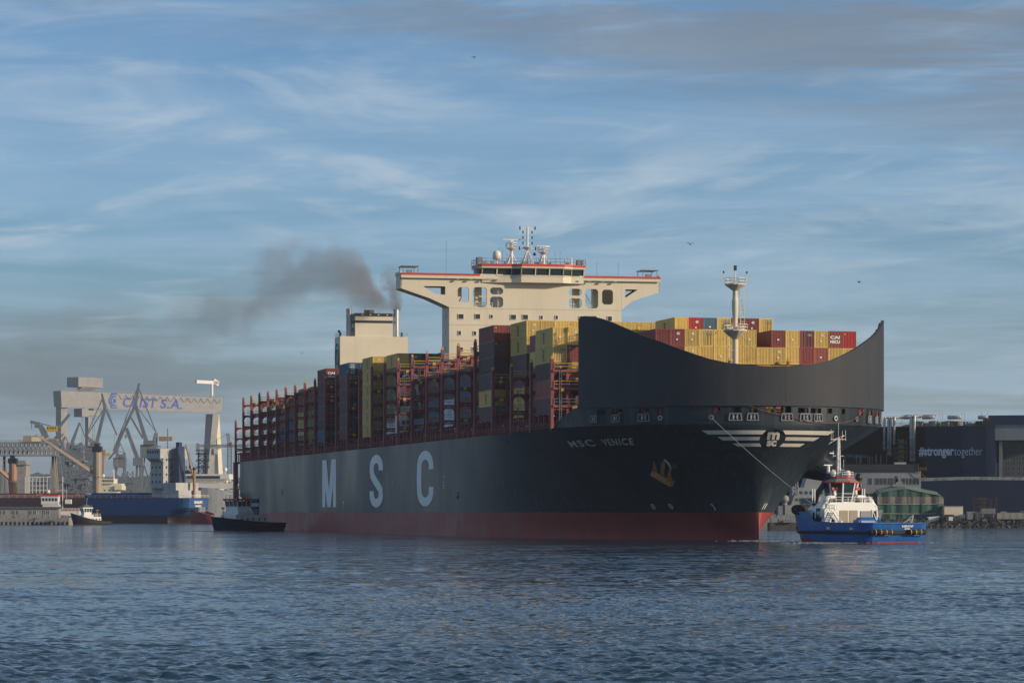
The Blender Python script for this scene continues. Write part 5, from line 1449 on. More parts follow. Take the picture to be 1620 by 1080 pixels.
# ------------------------------------------------------------------ shipyard on the left
def part(mb, name, m, root, smooth=False): return mb.build(name, m, root, smooth)
def at(x, y, D, root): return W(x, y, D) - root.location
def pier():
    root = thing("pier", "long concrete pier with square fender openings on the far left", "pier", (W(30, 810, 1125).x, 1125, 0))
    x0, x1 = -330.0-root.location.x, W(109, 810, 1125).x-root.location.x
    mb = MB(); mb.box((x0, 0, -2), (x1, 28, 1.15)); mb.box((x0, -.15, 1.15), (x1, 28, 2.55)); 
    n = int((x1-x0)/1.55)
    for i in range(n): mb.box((x0+1.55*i, -.1, .2), (x0+1.55*i+.75, 0, 2.5))
    mb.build("quay_wall", M['conc'], root)
    mb = MB()
    for i in range(n): mb.box((x0+1.55*i+.8, -.08, .1), (x0+1.55*i+1.5, -.02, 1.1))
    mb.build("fender_recess", M['dark'], root)
    mb = MB(); r = random.Random(5)
    for i in range(60): x = r.uniform(x0+60, x1); mb.cbox((x, 2+r.random()*3, 2.6+.3), (r.uniform(.3, 1.4), .8, r.uniform(.3, 1.2)))
    mb.rail([(x0, .6, 2.55), (x1, .6, 2.55)], h=1.0, r=.04, step=2.5)
    mb.build("pier_clutter", M['midgrey'], root)
pier()
def pier_building():
    root = thing("warehouse", "long low grey pier building with rows of small windows", "building", (W(40, 810, 1142).x, 1142, 2.55))
    xa, xb = -150.0, W(93, 810, 1142).x-root.location.x
    mb = MB(); mb.box((xa, 0, 0), (xb, 12, 3.3)); part(mb, "wall", M['conc'], root)
    mb = MB(); mb.prism([(xa-.3, -.5, 3.3), (xa-.3, 12.5, 3.3), (xa-.3, 6, 4.0)], (xb-xa+.6, 0, 0)); part(mb, "roof", M['darkconc'], root)
    me = MB(); me.box((0, -.05, 0), (1.1, .02, 1.2), 0)
    for q in ((0, .5), (.55, .62)): pass
    me.box((-.08, -.08, -.1), (0, .0, 1.3), 1); me.box((1.1, -.08, -.1), (1.18, 0, 1.3), 1); me.box((.52, -.08, 0), (.6, -.051, 1.2), 1)
    mm = me.mesh("window", [M['glass'], M['white']])
    x = xa+2; i = 0
    while x < xb-2:
        link("window", mm, root, (x, -.01, 1.3)); x += [1.5, 4.8, 1.5, 3.2][i % 4]; i += 1
    me = MB(); me.box((0, -.1, 0), (.15, 0, 3.25)); mm = me.mesh("pilaster", M['conc'])
    for k in range(int((xb-xa)/5.2)): link("pilaster", mm, root, (xa+5.2*k+.4, -.01, 0))
pier_building()
def white_vessel():
    D = 1150; root = thing("pilot_vessel", "small white vessel with red-trimmed bridge moored behind the pier", "boat", (W(97, 810, D).x, D, 0))
    mb = MB(); f = tug_hull(19, 6, lambda u: 3.2+2*u**3); us = [i/14 for i in range(15)]; hull_mesh(mb, f, us, [0, .5, 1], [0, 0]); h = part(mb, "hull", M['boot'], root)
    for o in (h,): o.rotation_euler.z = R(180)
    mb = MB(); mb.box((-6, -2.4, 3), (7, 2.4, 5.0)); mb.box((-6.5, -2.2, 5.0), (-.3, 2.2, 7.4)); mb.box((-7, -2.4, 7.4), (-.8, 2.4, 10.4)); part(mb, "superstructure", M['white'], root)
    mb = MB()
    for i in range(5): mb.box((-6.6+1.15*i, -2.46, 8.6), (-5.8+1.15*i, -2.4, 9.7))
    part(mb, "bridge_window", M['glass'], root)
    mb = MB(); mb.box((-7.2, -2.6, 10.41), (-.6, 2.6, 10.95)); part(mb, "red_roof", M['red'], root)
    mb = MB(); mb.sphere((-4.8, 0, 12), .75, 10, 7); part(mb, "radome", M['white'], root, True)
    mb = MB(); mb.tube((.5, 0, 5), (.5, 0, 17.5), .14, 6); mb.bar((-1.6, 0, 12.4), (2.6, 0, 12.4), .14); mb.bar((1.9, 0, 9), (1.9, 0, 14), .1); mb.cbox((2.6, 0, 8.4), (2.2, 2, 1.6)); mb.rail([(0, -2.4, 5), (7, -2.4, 5)], h=1, r=.05, step=1.2); part(mb, "mast", M['white'], root)
    mb = MB(); mb.cbox((4, 0, 5.5), (5, 3, .9)); part(mb, "rescue_boat", M['orange'], root)
white_vessel()

def merchant_hull(root, L, B, zd, hullm, bootm, zb=3.2):
    f = tug_hull(L, B, lambda u: zd + 2.2*max(0, (u-.85)/.15), rake=4, full=.16, tuck=.05)
    def g(u, t, s):
        p = f(u, t, s)
        if u < .16:
            k = (0.16-u)/.16; zz = p.z
            if zz < zd*.55: p.y *= 1-.75*k*(1-zz/(zd*.55)); p.x += 9*k*(1-max(zz, 0)/(zd*.55))**.8
        return p
    us = [0, .005, .015, .03, .06, .1, .16, .3, .5, .7, .8, .86, .9, .93, .96, .98, .99, 1.0]
    mb = MB(); n = 11; ts = [i/n for i in range(n+1)]; zs = [-0.8+(zd+.8)*t for t in ts]
    hull_mesh(mb, g, us, ts, [1 if zs[i+1] <= zb+.3 else 0 for i in range(n)]); h = part(mb, "hull", [hullm, bootm], root)
    mb = MB(); pts = [g(u, .97, -1) for u in us]; mb.add([(p.x, p.y, p.z) for p in pts]+[(p.x, -p.y, p.z) for p in pts[::-1]], [tuple(range(2*len(pts)))]); part(mb, "deck", M['deck'], root)
    mb = MB(); mb.rail([g(u, 1, 1) for u in us[:-4]], h=1.1, r=.05, step=3); mb.rail([g(u, 1, -1) for u in us[:-4]], h=1.1, r=.05, step=3); mb.rail([g(0, 1, -1), g(0, 1, 1)], h=1.1, r=.05, step=3); part(mb, "railing", M['white'], root)
    return g
def deck_crane(root, base, h, r_, m, jib_to, jr=1.0, jm=None):
    b = Vector(base); mb = MB(); mb.tube(b, b+Vector((0, 0, h)), r_, 12); mb.tube(b+Vector((0,0,h*.45)), b+Vector((0,0,h*.45+.4)), r_*1.25, 12); o = part(mb, "deck_crane", m, root)
    mb = MB(); mb.cbox(b+Vector((0, 0, h+r_*.6)), (r_*2, r_*2, r_*1.2)); mb.cbox(b+Vector((.2, 0, h+r_*1.5)), (r_, r_, r_*.8)); part(mb, "crane_cab", M['black'], o)
    j = Vector(jib_to); p = b+Vector((0, -r_*.6, h*.48))
    mb = MB(); mb.bar(p, j, jr*1.6, jr*1.6, w2=jr*.8); part(mb, "jib", jm or m, o)
    mb = MB(); mb.tube(b+Vector((0, 0, h)), j, .12, 4); part(mb, "hoist_wire", M['midgrey'], o)
M['maroonhull'] = mat("dull_maroon_hull", (0.045,0.022,0.028), 0.6, var=.25, scale=.2, streak=.4, streak_col=(.04,.04,.05))
def blue_ship():
    D = 1290.0; a = R(35)
    # heading left and away; stern towards the camera's right
    root = thing("cargo_ship", "blue cargo ship with white accommodation block and tall blue funnel at the yard", "cargo ship", (W(225, 810, D+22).x, D+22, 0), math.pi-a)
    Lh = 62.0
    g = merchant_hull(root, Lh, 17, 10.4, M['shipblue'], M['maroonhull'], 3.2)
    st = -Lh/2
    mb = MB(); w = 7.0
    mb.box((st+5, -w, 10.3), (st+14, w, 13.5)); mb.box((st+6.5, -w, 13.5), (st+13, w, 16.6)); mb.box((st+14, -w, 10.3), (st+22, w*.6, 14.4)); part(mb, "poop_house", M['weathered'], root)
    mb = MB(); mb.box((st+14, -6.2, 14.4), (st+21, 6.2, 29.5)); part(mb, "accommodation", M['weathered'], root)
    mb = MB(); mb.box((st+13.7, -8.4, 26.6), (st+21.4, 8.4, 30.6)); mb.prism([(st+14, 8.4, 26.6), (st+21, 8.4, 26.6), (st+21, 4, 24.0), (st+14, 4, 24.0)], (0, .3, 0)); part(mb, "bridge", M['weathered'], root)
    mb = MB()
    for s in (-1, 1):
        for i in range(5): mb.box((st+14.6+1.3*i, s*8.42-.03, 28.7), (st+15.5+1.3*i, s*8.42+.03, 29.9))
    for z in (17, 20, 23, 26):
        for i in range(3):
            for s in (-1, 1): mb.cbox((st+15.8+2*i, s*6.2, z), (.8, .12, .9))
        for i in range(4): mb.cbox((st+14, -4.2+2.8*i, z), (.12, .8, .9))
    part(mb, "window", M['glass'], root)
    mb = MB()
    for z in (17.0, 20, 23, 26): mb.box((st+11.8, -5.8, z-1.2), (st+14, 2.2, z-1.0)); mb.rail([(st+11.8, -5.8, z-1.0), (st+11.8, 2.2, z-1.0)], h=1, r=.05, step=1.5)
    for k in range(4): mb.bar((st+12.3, -5+(k % 2)*4, 15+3*k), (st+12.3, -1-(k % 2)*4, 18+3*k), .4, .2)
    part(mb, "outside_stairs", M['grey'], root)
    mb = MB(); mb.prism([(st+9, -2.0, 16.6), (st+12.6, -2.0, 16.6), (st+12.2, -2.0, 30.5), (st+9.6, -2.0, 31.5)], (0, 4.0, 0)); mb.cbox((st+10.9, 0, 32), (1.8, 1.8, 2.6)); part(mb, "funnel", M['navy'], root)
    mb = MB(); mb.tube((st+17, 0, 30.6), (st+17, 0, 39), .25, 6); mb.bar((st+17, -2.5, 34), (st+17, 2.5, 34), .2)
    for i in range(4): mb.bar((st+17, -1.2, 31.5+1.6*i), (st+17, 1.2, 31.5+1.6*i), .15)
    mb.rail([(st+14, -8, 30.6), (st+21, -8, 30.6), (st+21, 8, 30.6), (st+14, 8, 30.6)], h=1.1, r=.06, step=2); part(mb, "mast", M['midgrey'], root)
    c = Vector((st+4.2, -1.8, 10.4)); deck_crane(root, c, 11.5, .6, M['orange'], c+Vector((1.5, 3.5, 22)), .45)
    mb = MB()
    for x0, x1 in ((-3, 9), (11, 23)): mb.box((x0, -6, 10.3), (x1, 6, 12.6))
    part(mb, "hatch_cover", M['shipblue'], root)
    mb = MB()
    def tr(a_, b_): p = g(0.0, min(1, (6.0+b_+.8)/11.2), 1); return Vector((p.x-.08, 2.9-a_, 6.0+b_))
    put_text(mb, "SALIX", lambda a_, b_: tr(a_, b_+2.2), 5.2, 1.0, bold=.05); put_text(mb, "NASSAU", lambda a_, b_: tr(a_+.8, b_+.7), 3.8, .8, bold=.05); put_text(mb, "IMO 8300", lambda a_, b_: tr(a_+.2, b_-1.6), 4.8, .6, bold=.05)
    part(mb, "stern_name", M['letter'], root)
blue_ship()
def maroon_ship():
    D = 1350.0
    root = thing("cargo_ship", "dark maroon cargo ship with two pale orange deck cranes behind the pier", "cargo ship", (W(60, 810, D).x, D, 0), R(176))
    g = merchant_hull(root, 118, 20, 10.6, M['boot'], M['boot'], 2)
    h = [o for o in root.children if o.name.startswith("hull")][0]; h.data.materials[0] = M['maroonhull']; h.data.materials[1] = M['maroonhull']
    inv = lambda x, y, dd=0: Vector(((root.location.x-W(x, y, D+dd).x), -dd, W(x, y, D+dd).z))
    deck_crane(root, inv(155, 787), 19.5, 1.9, M['beige'], inv(60, 687, -10), .95)
    deck_crane(root, inv(20, 790), 15.5, 1.8, M['orange'], inv(-30, 715, -10), .9)
    mb = MB()
    for i in range(6): mb.box((-52+17*i, -7, 10.4), (-38+17*i, 7, 12.6))
    part(mb, "hatch_cover", M['deck'], root)
    # stacked white rack frames amidships
    mb = MB(); x0, x1 = inv(78, 778).x, inv(43, 778).x
    for z in (14, 15.9, 17.7, 19.6): mb.bar((x0, -6, z), (x1, -6, z), .22); mb.bar((x0, 4, z), (x1, 4, z), .22)
    for i in range(7): x = x0+(x1-x0)*i/6; mb.bar((x, -6, 12.6), (x, -6, 19.6), .3); mb.bar((x, 4, 12.6), (x, 4, 19.6), .3); mb.bar((x, -6, 19.6), (x, 4, 19.6), .2)
    part(mb, "cargo_rack", M['white'], root)
    mb = MB()
    for i in range(3): mb.tube((x0+2, -5, 13.5+2*i), (x1-2, -5, 13.5+2*i), .8, 8)
    part(mb, "pipe_cargo", M['grey'], root)
maroon_ship()
def white_bridge_ship():
    D = 1500.0; root = thing("cargo_ship", "ship with cream white bridge block seen between the two cranes", "cargo ship", (W(172, 810, D).x, D, 0), R(180))
    g = merchant_hull(root, 60, 18, 10, M['midgrey'], M['boot'], 2)
    k = D/FPX
    mb = MB(); z0, z1 = 10, W(0, 768, D).z; x0, x1 = -(W(188,0,D).x-root.location.x), -(W(150,0,D).x-root.location.x)
    mb.box((x0, -7, 9.8), (x1, 7, z1)); mb.box((x0-2, -6, z1), (x1, 6, z1+1)); part(mb, "accommodation", M['cream'], root)
    mb = MB(); mb.box((-(W(183,0,D).x-root.location.x), -7, z1+1), (x1-.3, 7, W(0, 757, D).z)); mb.box((x0-2.3, -8, z1-2), (x0+1, 8, z1)); part(mb, "bridge", M['cream'], root)
    mb = MB(); zz = W(0, 762, D).z
    for i in range(9): mb.box((x1-1.5-i*1.0, 7.0, zz), (x1-.8-i*1.0, 7.06, zz+.9))
    for j in range(3):
        for i in range(6): mb.box((x1-2-i*2, 7.0, z1-2.5-2.2*j), (x1-1.3-i*2, 7.06, z1-1.9-2.2*j))
    part(mb, "window", M['glass'], root)
    mb = MB(); mb.sphere((x1-4, 0, W(0, 752, D).z), .8, 8, 6); mb.tube((x1-2.5, 0, zz), (x1-2.5, 0, W(0, 748, D).z), .2, 6); mb.tube((x1-9, 0, zz), (x1-9, 0, W(0, 742, D).z), .3, 6); mb.bar((x1-9.5,0,zz+1),(x1-8.2,0,zz+6),.3); part(mb, "mast", M['white'], root)
white_bridge_ship()
def grey_ship():
    D = 1400.0; root = thing("offshore_ship", "grey hulled ship with white bridge facing the camera between crane and container ship", "ship", (W(335, 810, D).x, D, 0), R(-92))
    g = merchant_hull(root, 70, 26, 13.0, M['midgrey'], M['midgrey'], 2)
    mb = MB(); mb.box((5, -12.5, 14.9), (24, 12.5, 17.2)); mb.box((3, -11, 17.2), (20, 9, 20.4)); mb.box((6, -13.5, 19.0), (22, 10.5, 21.2)); part(mb, "superstructure", M['white'], root)
    mb = MB(); mb.box((22.0, -12.6, 19.2), (22.08, 6.5, 20.4)); part(mb, "bridge_window", M['glass'], root)
    mb = MB(); mb.box((-4, -12.5, 14), (2, -9.0, 21)); part(mb, "exhaust_casing", M['white'], root)
    mb = MB(); mb.cbox((-1, -10.8, 22), (3, 3, 2.4)); mb.tube((-1, -11.5, 23), (-1, -11.5, 25), .3, 6); mb.tube((-1, -10, 23), (-1, -10, 25.4), .3, 6); part(mb, "exhaust", M['black'], root)
    mb = MB(); 
    for yy in (-7.5, 7.5): mb.tube((12, yy, 21.2), (12, yy, 22.3), .2, 6); mb.sphere((12, yy, 23.2), 1.0, 10, 7)
    part(mb, "radome", M['white'], root, True)
    mb = MB(); mb.lattice((8, -3.2, 21.2), (8, -3.2, 31.0), 3.2, 6, .22)
    for z in (24, 27, 30, 31.4): mb.rail([(6, -6.0, z), (6, -.4, z)], h=.8, r=.1, step=1.2); mb.cbox((8, -3.2, z), (3, 5.6, .2))
    part(mb, "lattice_mast", M['black'], root)
    mb = MB(); mb.rail([(24, -12.5, 17.2), (24, 12.5, 17.2)], h=1.2, r=.07, step=1.5); r = random.Random(8)
    for i in range(24): mb.cbox((23, r.uniform(-12, 12), 17.6), (1, r.uniform(.4, 1.6), r.uniform(.4, 1.2)))
    part(mb, "deck_gear", M['cream'], root)
grey_ship()
M['dullred'] = mat('dull_red_hull', (0.20,0.03,0.035), .6, var=.3)
def red_boat():
    D = 1230.0; root = thing("barge", "red bulbous bow of a moored vessel between the blue and grey ships", "boat", (W(322, 810, D).x, D, 0), R(-60))
    mb = MB(); f = tug_hull(14, 6.5, lambda u: 5.2-1.6*u, rake=-1.5); us = [i/14 for i in range(15)]; hull_mesh(mb, f, us, [0, .3, .6, 1], [0, 0, 0]); part(mb, "hull", M['dullred'], root, True)
    mb = MB(); pts = [f(u, .9, -1) for u in us]; mb.add([(p.x, p.y, p.z) for p in pts]+[(p.x, -p.y, p.z) for p in pts[::-1]], [tuple(range(30))]); part(mb, "deck", M['deck'], root)
    mb = MB(); mb.cbox((-3, 0, 5.6), (3, 3, 2)); mb.tube((0, 0, 4), (0, 0, 9), .12, 5); part(mb, "deck_house", M['midgrey'], root)
red_boat()

# ---- the big gantry crane with its lettering
def gantry():
    Dl, Dr = 2400.0, 2548.0
    A, Bv = W(99, 810, Dl), W(349, 810, Dr); A.z = Bv.z = 0
    d = (Bv-A); Lg = d.length; rz = math.atan2(d.y, d.x)
    root = thing("gantry_crane", "giant pale shipyard gantry crane with blue CRIST S.A. lettering on its beam", "gantry crane", (A.x, A.y, 2.4), rz)
    zt, zb = W(0, 618, Dl).z-2.4, W(0, 643, Dl).z-2.4
    mb = MB(); mb.prism([(-1, 0, zb), (Lg+1, 0, zb), (Lg+3, 0, zt), (-2, 0, zt)], (0, 8, 0)); beam = part(mb, "main_beam", M['grey'], root)
    mb = MB(); mb.rail([(-2, .2, zt), (Lg+3, .2, zt)], h=1.6, r=.12, step=4); mb.box((-2, -.5, zb-.8), (Lg+2, .0, zb+.2)); part(mb, "beam_walkway", M['midgrey'], beam)
    # festoon cable
    mb = MB(); n = 15; x0 = 62.0
    for i in range(n):
        a, b = x0+(Lg-x0)*i/n, x0+(Lg-x0)*(i+1)/n
        mb.path([(a+(b-a)*k/6, -.4, zt-1.0-3.6*math.sin(math.pi*k/6)) for k in range(7)], .2, 4)
    part(mb, "festoon_cable", M['midgrey'], beam)
    def X(px): # along the beam for a photo column
        r_ = (px-810)/FPX; return (r_*A.y-A.x)/(d.x/Lg-r_*d.y/Lg)
    mb = MB(); hz = zt-zb
    for txt, a0, a1 in (("CRIST", 193, 246), ("S.A.", 253, 288)):
        put_text(mb, txt, lambda p, q, a0=a0: Vector((X(a0)+p, -.15, zb+hz*.16+q)), X(a1)-X(a0), hz*.62, bold=.022, slant=.2, space=1.1)
    tag(part(mb, 'beam_lettering', M['gblue'], beam), 'blue CRIST S.A. lettering')
    # hexagon emblem: nested open hexagons
    mb = MB()
    cx = X(181); cz = zb+hz*.5
    for rr, w_ in ((6.2, 1.3), (3.9, 1.0)):
        P = [(cx+rr*math.cos(R(60+60*k)), cz+rr*math.sin(R(60+60*k))) for k in range(6)]
        for k in (0, 1, 2, 3): p, q = P[k], P[(k+1) % 6]; mb.bar((p[0], -.2, p[1]), (q[0], -.2, q[1]), .15, w_)
    P = [(cx+1.9*math.cos(R(60*k)), -.2, cz+1.9*math.sin(R(60*k))) for k in range(6)]; mb.add(P, [tuple(range(6))])
    tag(part(mb, "beam_emblem", M['gblue'], beam), "blue nested hexagon emblem")
    # rigid pylon on the left
    mb = MB(); mb.bar((3.2, 4, zb*.60), (3.2, 4, zt), 5.4, 7); mb.bar((1, 4, 0), (3.2, 4, zb*.62), 5.0, 6, w2=5); part(mb, "left_pylon", M['grey'], root)
    mb = MB(); mb.bar((12.5, 4, 0), (3.8, 4, zb*.62), 4.2, 5, w2=3); part(mb, "left_pylon_leg", M['grey'], root)
    mb = MB(); mb.cbox((3.2, 4, zb*.61), (10, 9, 1.0)); mb.rail([(-2, -.5, zb*.62), (9, -.5, zb*.62)], h=1.5, r=.15, step=2); part(mb, "pylon_platform", M['midgrey'], root)
    # A-frame on the right
    xr = X(344); 
    mb = MB(); mb.bar((xr-11, 4, 0), (xr-1.5, 4, zb*.98), 4.2, 6, w2=7.5); part(mb, "right_leg", M['grey'], root)
    mb = MB(); mb.bar((xr+9, 4, 0), (xr+2.5, 4, zb*.98), 4.2, 6, w2=4); part(mb, "right_leg", M['cream'], root)
    mb = MB(); mb.cbox((xr-1, 4, zb*.66), (13, 8, 1.2)); mb.cbox((xr-4, -.3, zb*.62), (4, 2, 4)); mb.rail([(xr-6, -.4, zb*.67), (xr+6, -.4, zb*.67)], h=1.5, r=.15, step=2); part(mb, "leg_platform", M['midgrey'], root)
    # trolley machinery house above, hanging cabin below
    mb = MB(); mb.box((X(121), -2, zt+3.5), (X(160), 10, zt+11)); mb.bar((X(128), 1, zt+3.4), (X(154), 1, zt+3.4), 3, 2); part(mb, "trolley_house", M['grey'], root)
    mb = MB(); mb.lattice((X(127), 2, zt+.5), (X(155), 2, zt+2.4), 3, 6, .4); part(mb, "trolley_truss", M['midgrey'], root)
    mb = MB(); mb.box((X(126), -2.5, zb-7.2), (X(136), 6, zb-1)); mb.box((X(136.2), -1.5, zb-6.4), (X(156), 6, zb-2)); mb.box((X(132), -1, zb-1), (X(134), 5, zb)); mb.box((X(147), -1, zb-2), (X(149), 5, zb)); part(mb, "hanging_cabin", M['grey'], root)
    mb = MB()
    for xx, z1 in ((131, 46), (133, 46), (148, 40), (151, 40)): mb.tube((X(xx), 1, zb-7), (X(xx), 1, z1), .25, 4)
    mb.bar((X(141), 1, zb-6.4), (X(141), 1, 26), 3.4, 3.4)
    part(mb, "hoist_rope", M['grey'], root)
    # little jib crane on the right end of the beam
    mb = MB(); xj = X(341); mb.tube((xj, 4, zt), (xj, 4, zt+11), 1.2, 8); mb.bar((X(316), 4, zt+12.3), (X(351), 4, zt+12.3), 1.8, 2.6); mb.bar((X(343), 4, zt+13.5), (X(351), 4, zt+11.5), 1.8, 4); part(mb, "service_crane", M['white'], root)
M['gblue'] = mat("lettering_blue", (0.03, 0.08, 0.34), 0.5)
gantry()

def luffing_crane(label, D, base, knee, tip, jib_tip, back, gantry_w, m=None, legs=True, cw=None, stay=None, wires=()):
    """double-link level luffing crane built from photo positions at depth D: slewing base, main boom, fly jib, tie"""
    m = m or M['craneg']
    b = W(base[0], base[1], D); root = thing("harbour_crane", label, "crane", (b.x, D, 2.4))
    q = lambda p, dy=0: W(p[0], p[1], D)+Vector((0, dy, 0))-Vector((b.x, D, 2.4))
    k = D/FPX
    if legs:
        mb = MB(); z0 = q(base).z
        for sx in (-1, 1):
            for sy in (-1, 1): mb.bar((sx*gantry_w, sy*4, 0), (sx*gantry_w*.45, sy*2.5, z0), 1.4)
        mb.bar((-gantry_w*.8, -3.4, z0*.35), (gantry_w*.8, -3.4, z0*.35), 1.0); mb.cbox((0, 0, z0), (gantry_w*1.3, 7, 1.2))
        mb.bar((-gantry_w, -4, 0), (gantry_w*.5, -2.5, z0*.95), .6); mb.bar((gantry_w, -4, 0), (-gantry_w*.5, -2.5, z0*.95), .6)
        part(mb, "portal", m, root)
    mb = MB(); c = q(base); mb.box((c.x-4.2, -3.5, c.z+.6), (c.x+4.2, 3.5, c.z+6)); mb.box((c.x-2.5, -4.5, c.z+6), (c.x+3.5, 3, c.z+8.2)); part(mb, "machine_house", m, root)
    mb = MB(); mb.bar(q(base)+Vector((0, 0, 3)), q(knee), 3.6*k*2, 2.2, w2=2.2*k*2); part(mb, "main_boom", m, root)
    mb = MB(); mb.bar(q(tip), q(knee), .8, 1.0, w2=1.8*k*3); mb.bar(q(knee), q(jib_tip), 1.8*k*3, 1.2, w2=.8)
    mb.bar(q(tip), q(jib_tip), .3)
    part(mb, "fly_jib", m, root)
    mb = MB(); mb.lattice(q(base)+Vector((2.5, 0, 5)), q(back), 2.6, 6, .25, w2=1.2); part(mb, "back_tower", m, root)
    mb = MB(); mb.bar(q(back), q(stay or tip), .55); mb.bar(q(back)+Vector((0, 1.5, 0)), q(knee), .4); part(mb, "tie_rod", m, root)
    if cw: mb = MB(); mb.cbox(q(cw), (6.5*k*3.2, 3.5, 2.2*k*3.2)); part(mb, "counterweight", M['orange'], root)
    mb = MB()
    for x, y0, y1 in wires: mb.tube(q((x, y0)), q((x, y1)), .12, 4); mb.cbox(q((x, y1)), (1.0, .6, 1.8))
    if wires: part(mb, "hook", M['midgrey'], root)
    return root
luffing_crane("tall grey luffing crane rising behind the blue ship's bridge", 1620.0, (236, 722), (214, 640), (220, 606), (180, 714), (247, 684), 6.5, cw=(262, 694), stay=(219, 612), wires=((199, 655, 690), (185, 714, 735)))
luffing_crane("grey luffing crane with its jib crossing the gantry beam", 1850.0, (150, 722), (166, 644), (161, 622), (185, 688), (136, 690), 7.5, stay=(163, 628), wires=((181, 685, 710),))
luffing_crane("dull grey luffing crane low beside the gantry's left leg", 1900.0, (122, 725), (114, 700), (126, 668), (106, 722), (140, 705), 6.5)
def second_leg():
    # the slender inclined arm standing right of the tall luffing crane's jib
    D = 1600.0; b = W(219, 727, D); root = thing("harbour_crane", "slender grey crane arm leaning left beside the tall luffing crane", "crane", (b.x, D, 2.4))
    q = lambda x, y: W(x, y, D)-Vector((b.x, D, 2.4))
    mb = MB(); mb.bar(q(218, 726), q(200, 677), 2.6, 2, w2=1.6); part(mb, "boom", M['craneg'], root)
    mb = MB(); mb.bar(q(206, 658), q(226, 693), .9); mb.bar(q(213, 640), q(206, 658), .7); part(mb, "tie_rod", M['craneg'], root)
    mb = MB(); mb.cbox(q(219, 730), (5, 5, 4)); mb.bar(q(217, 732), (-2, 0, 0), 1.0); mb.bar(q(221, 732), (2.5, 0, 0), 1.0); part(mb, "portal", M['craneg'], root)
    mb = MB(); mb.lattice(q(181, 713), q(203, 660), 1.4, 9, .16, w2=1.8); part(mb, "lattice_jib", M['craneg'], root)
second_leg()
def yellow_cab_crane():
    D = 1700.0; b = W(98, 735, D); root = thing("harbour_crane", "small grey jib crane with a yellow cab above the truss bridge", "crane", (b.x, D, 2.4))
    q = lambda x, y: W(x, y, D)-Vector((b.x, D, 2.4))
    mb = MB(); mb.bar(q(73, 692), q(63, 672), 4, 3, w2=2.5); mb.bar(q(63, 670), q(48, 667), 1.6); mb.bar(q(48, 665), q(90, 676), .5); mb.cbox(q(58, 673), (2.2, 2, 2.2)); part(mb, "jib", M['craneg'], root)
    mb = MB(); mb.cbox(q(82.5, 678), (5.6, 4, 3.0)); part(mb, "cab", M['yellow'], root)
    mb = MB()
    for i in range(4): mb.cbox(q(76.5+4*i, 677)+Vector((0, -2.03, 0)), (.7, .06, .9))
    part(mb, "cab_window", M['dark'], root)
    mb = MB(); mb.bar(q(90, 680), q(110, 655), 1.4); mb.lattice(q(84, 700), q(98, 684), 2.2, 5, .25); mb.bar((-3, 0, 0), q(84, 702), 1.4); mb.bar((4, 0, 0), q(88, 702), 1.4); mb.cbox(q(84, 702), (7, 5, 1.4)); mb.tube(q(50, 668), q(50, 678), .15, 4); part(mb, "portal", M['craneg'], root)
yellow_cab_crane()
def truss_bridge():
    D = 1500.0; b = W(40, 721, D); root = thing("gantry_crane", "grey lattice truss gantry with a beige trolley house on the far left", "gantry crane", (b.x, D, 2.4))
    q = lambda x, y, dy=0: W(x, y, D)-Vector((b.x, D-dy, 2.4))
    for dy, in ((0,), (6,)):
        mb = MB(); y0, y1 = 700, 720
        mb.bar(q(-60, y0, dy), q(90, y0, dy), .9); mb.bar(q(-60, y1, dy), q(90, y1, dy), .9); n = 21
        for i in range(n):
            a, c = -60+150*i/n, -60+150*(i+1)/n; m_ = (a+c)/2
            mb.bar(q(a, y1, dy), q(m_, y0, dy), .35); mb.bar(q(m_, y0, dy), q(c, y1, dy), .35); mb.bar(q(a, y1, dy), q(a, y0, dy), .3)
        part(mb, "truss", M['grey'], root)
    mb = MB(); mb.box(q(37, 698, 0), q(90, 690, 6)+Vector((0,0,-1.2))); mb.box(q(37, 699, -1), q(66, 689, 7)); part(mb, "trolley_house", M['beige'], root)
    mb = MB(); mb.box(q(50, 698, -1.1), q(65, 691, -1)); part(mb, "trolley_panel", M['cream'], root)
    mb = MB(); mb.rail([q(-60, 699), q(90, 699)], h=1.0, r=.08, step=3); part(mb, "walkway_railing", M['midgrey'], root)
    for x0, x1 in ((84, 92), (84, 76)):
        mb = MB(); a, c = q(x0, 721), q(x1, 765); c.z = 0; mb.bar(a, c, 1.2); a.y += 6; c.y += 6; mb.bar(a, c, 1.2); part(mb, "support_leg", M['beige'] if x1 > 80 else M['grey'], root)
    mb = MB(); a, c = q(7, 721), q(2, 765); c.z = 0; mb.bar(a, c, 1.2); a, c = q(7, 721), q(14, 765); c.z = 0; mb.bar(a, c, 1.2); part(mb, "support_leg", M['grey'], root)
truss_bridge()
def lattice_tower(x, D, y0, w, label, n=8):
    b = W(x, 0, D); root = thing("lattice_tower", label, "crane tower", (b.x, D, 2.4))
    mb = MB(); mb.lattice((0, 0, 0), (0, 0, W(0, y0, D).z-2.4), w, n, w*.05, w2=w*.6); part(mb, "tower_frame", M['craneg'], root)
    mb = MB(); z = W(0, y0, D).z-2.4; mb.cbox((0, 0, z*.45), (w*1.3, w*1.3, .8)); mb.cbox((0, 0, z*.75), (w*1.1, w*1.1, .8)); mb.rail([(-w*.6, -w*.6, z*.45), (w*.6, -w*.6, z*.45)], h=1.2, r=.1, step=1.5)
    for i in range(5): mb.bar((-w*.5, -w*.4, z*(.05+.18*i)), (w*.5, -w*.4, z*(.14+.18*i)), w*.06)
    part(mb, "tower_stair", M['craneg'], root)
lattice_tower(118, 1650.0, 700, 11, "grey lattice tower left of the pale orange ship crane", 9)
lattice_tower(137, 1720.0, 708, 9, "narrower lattice tower just behind the ship crane jib", 8)
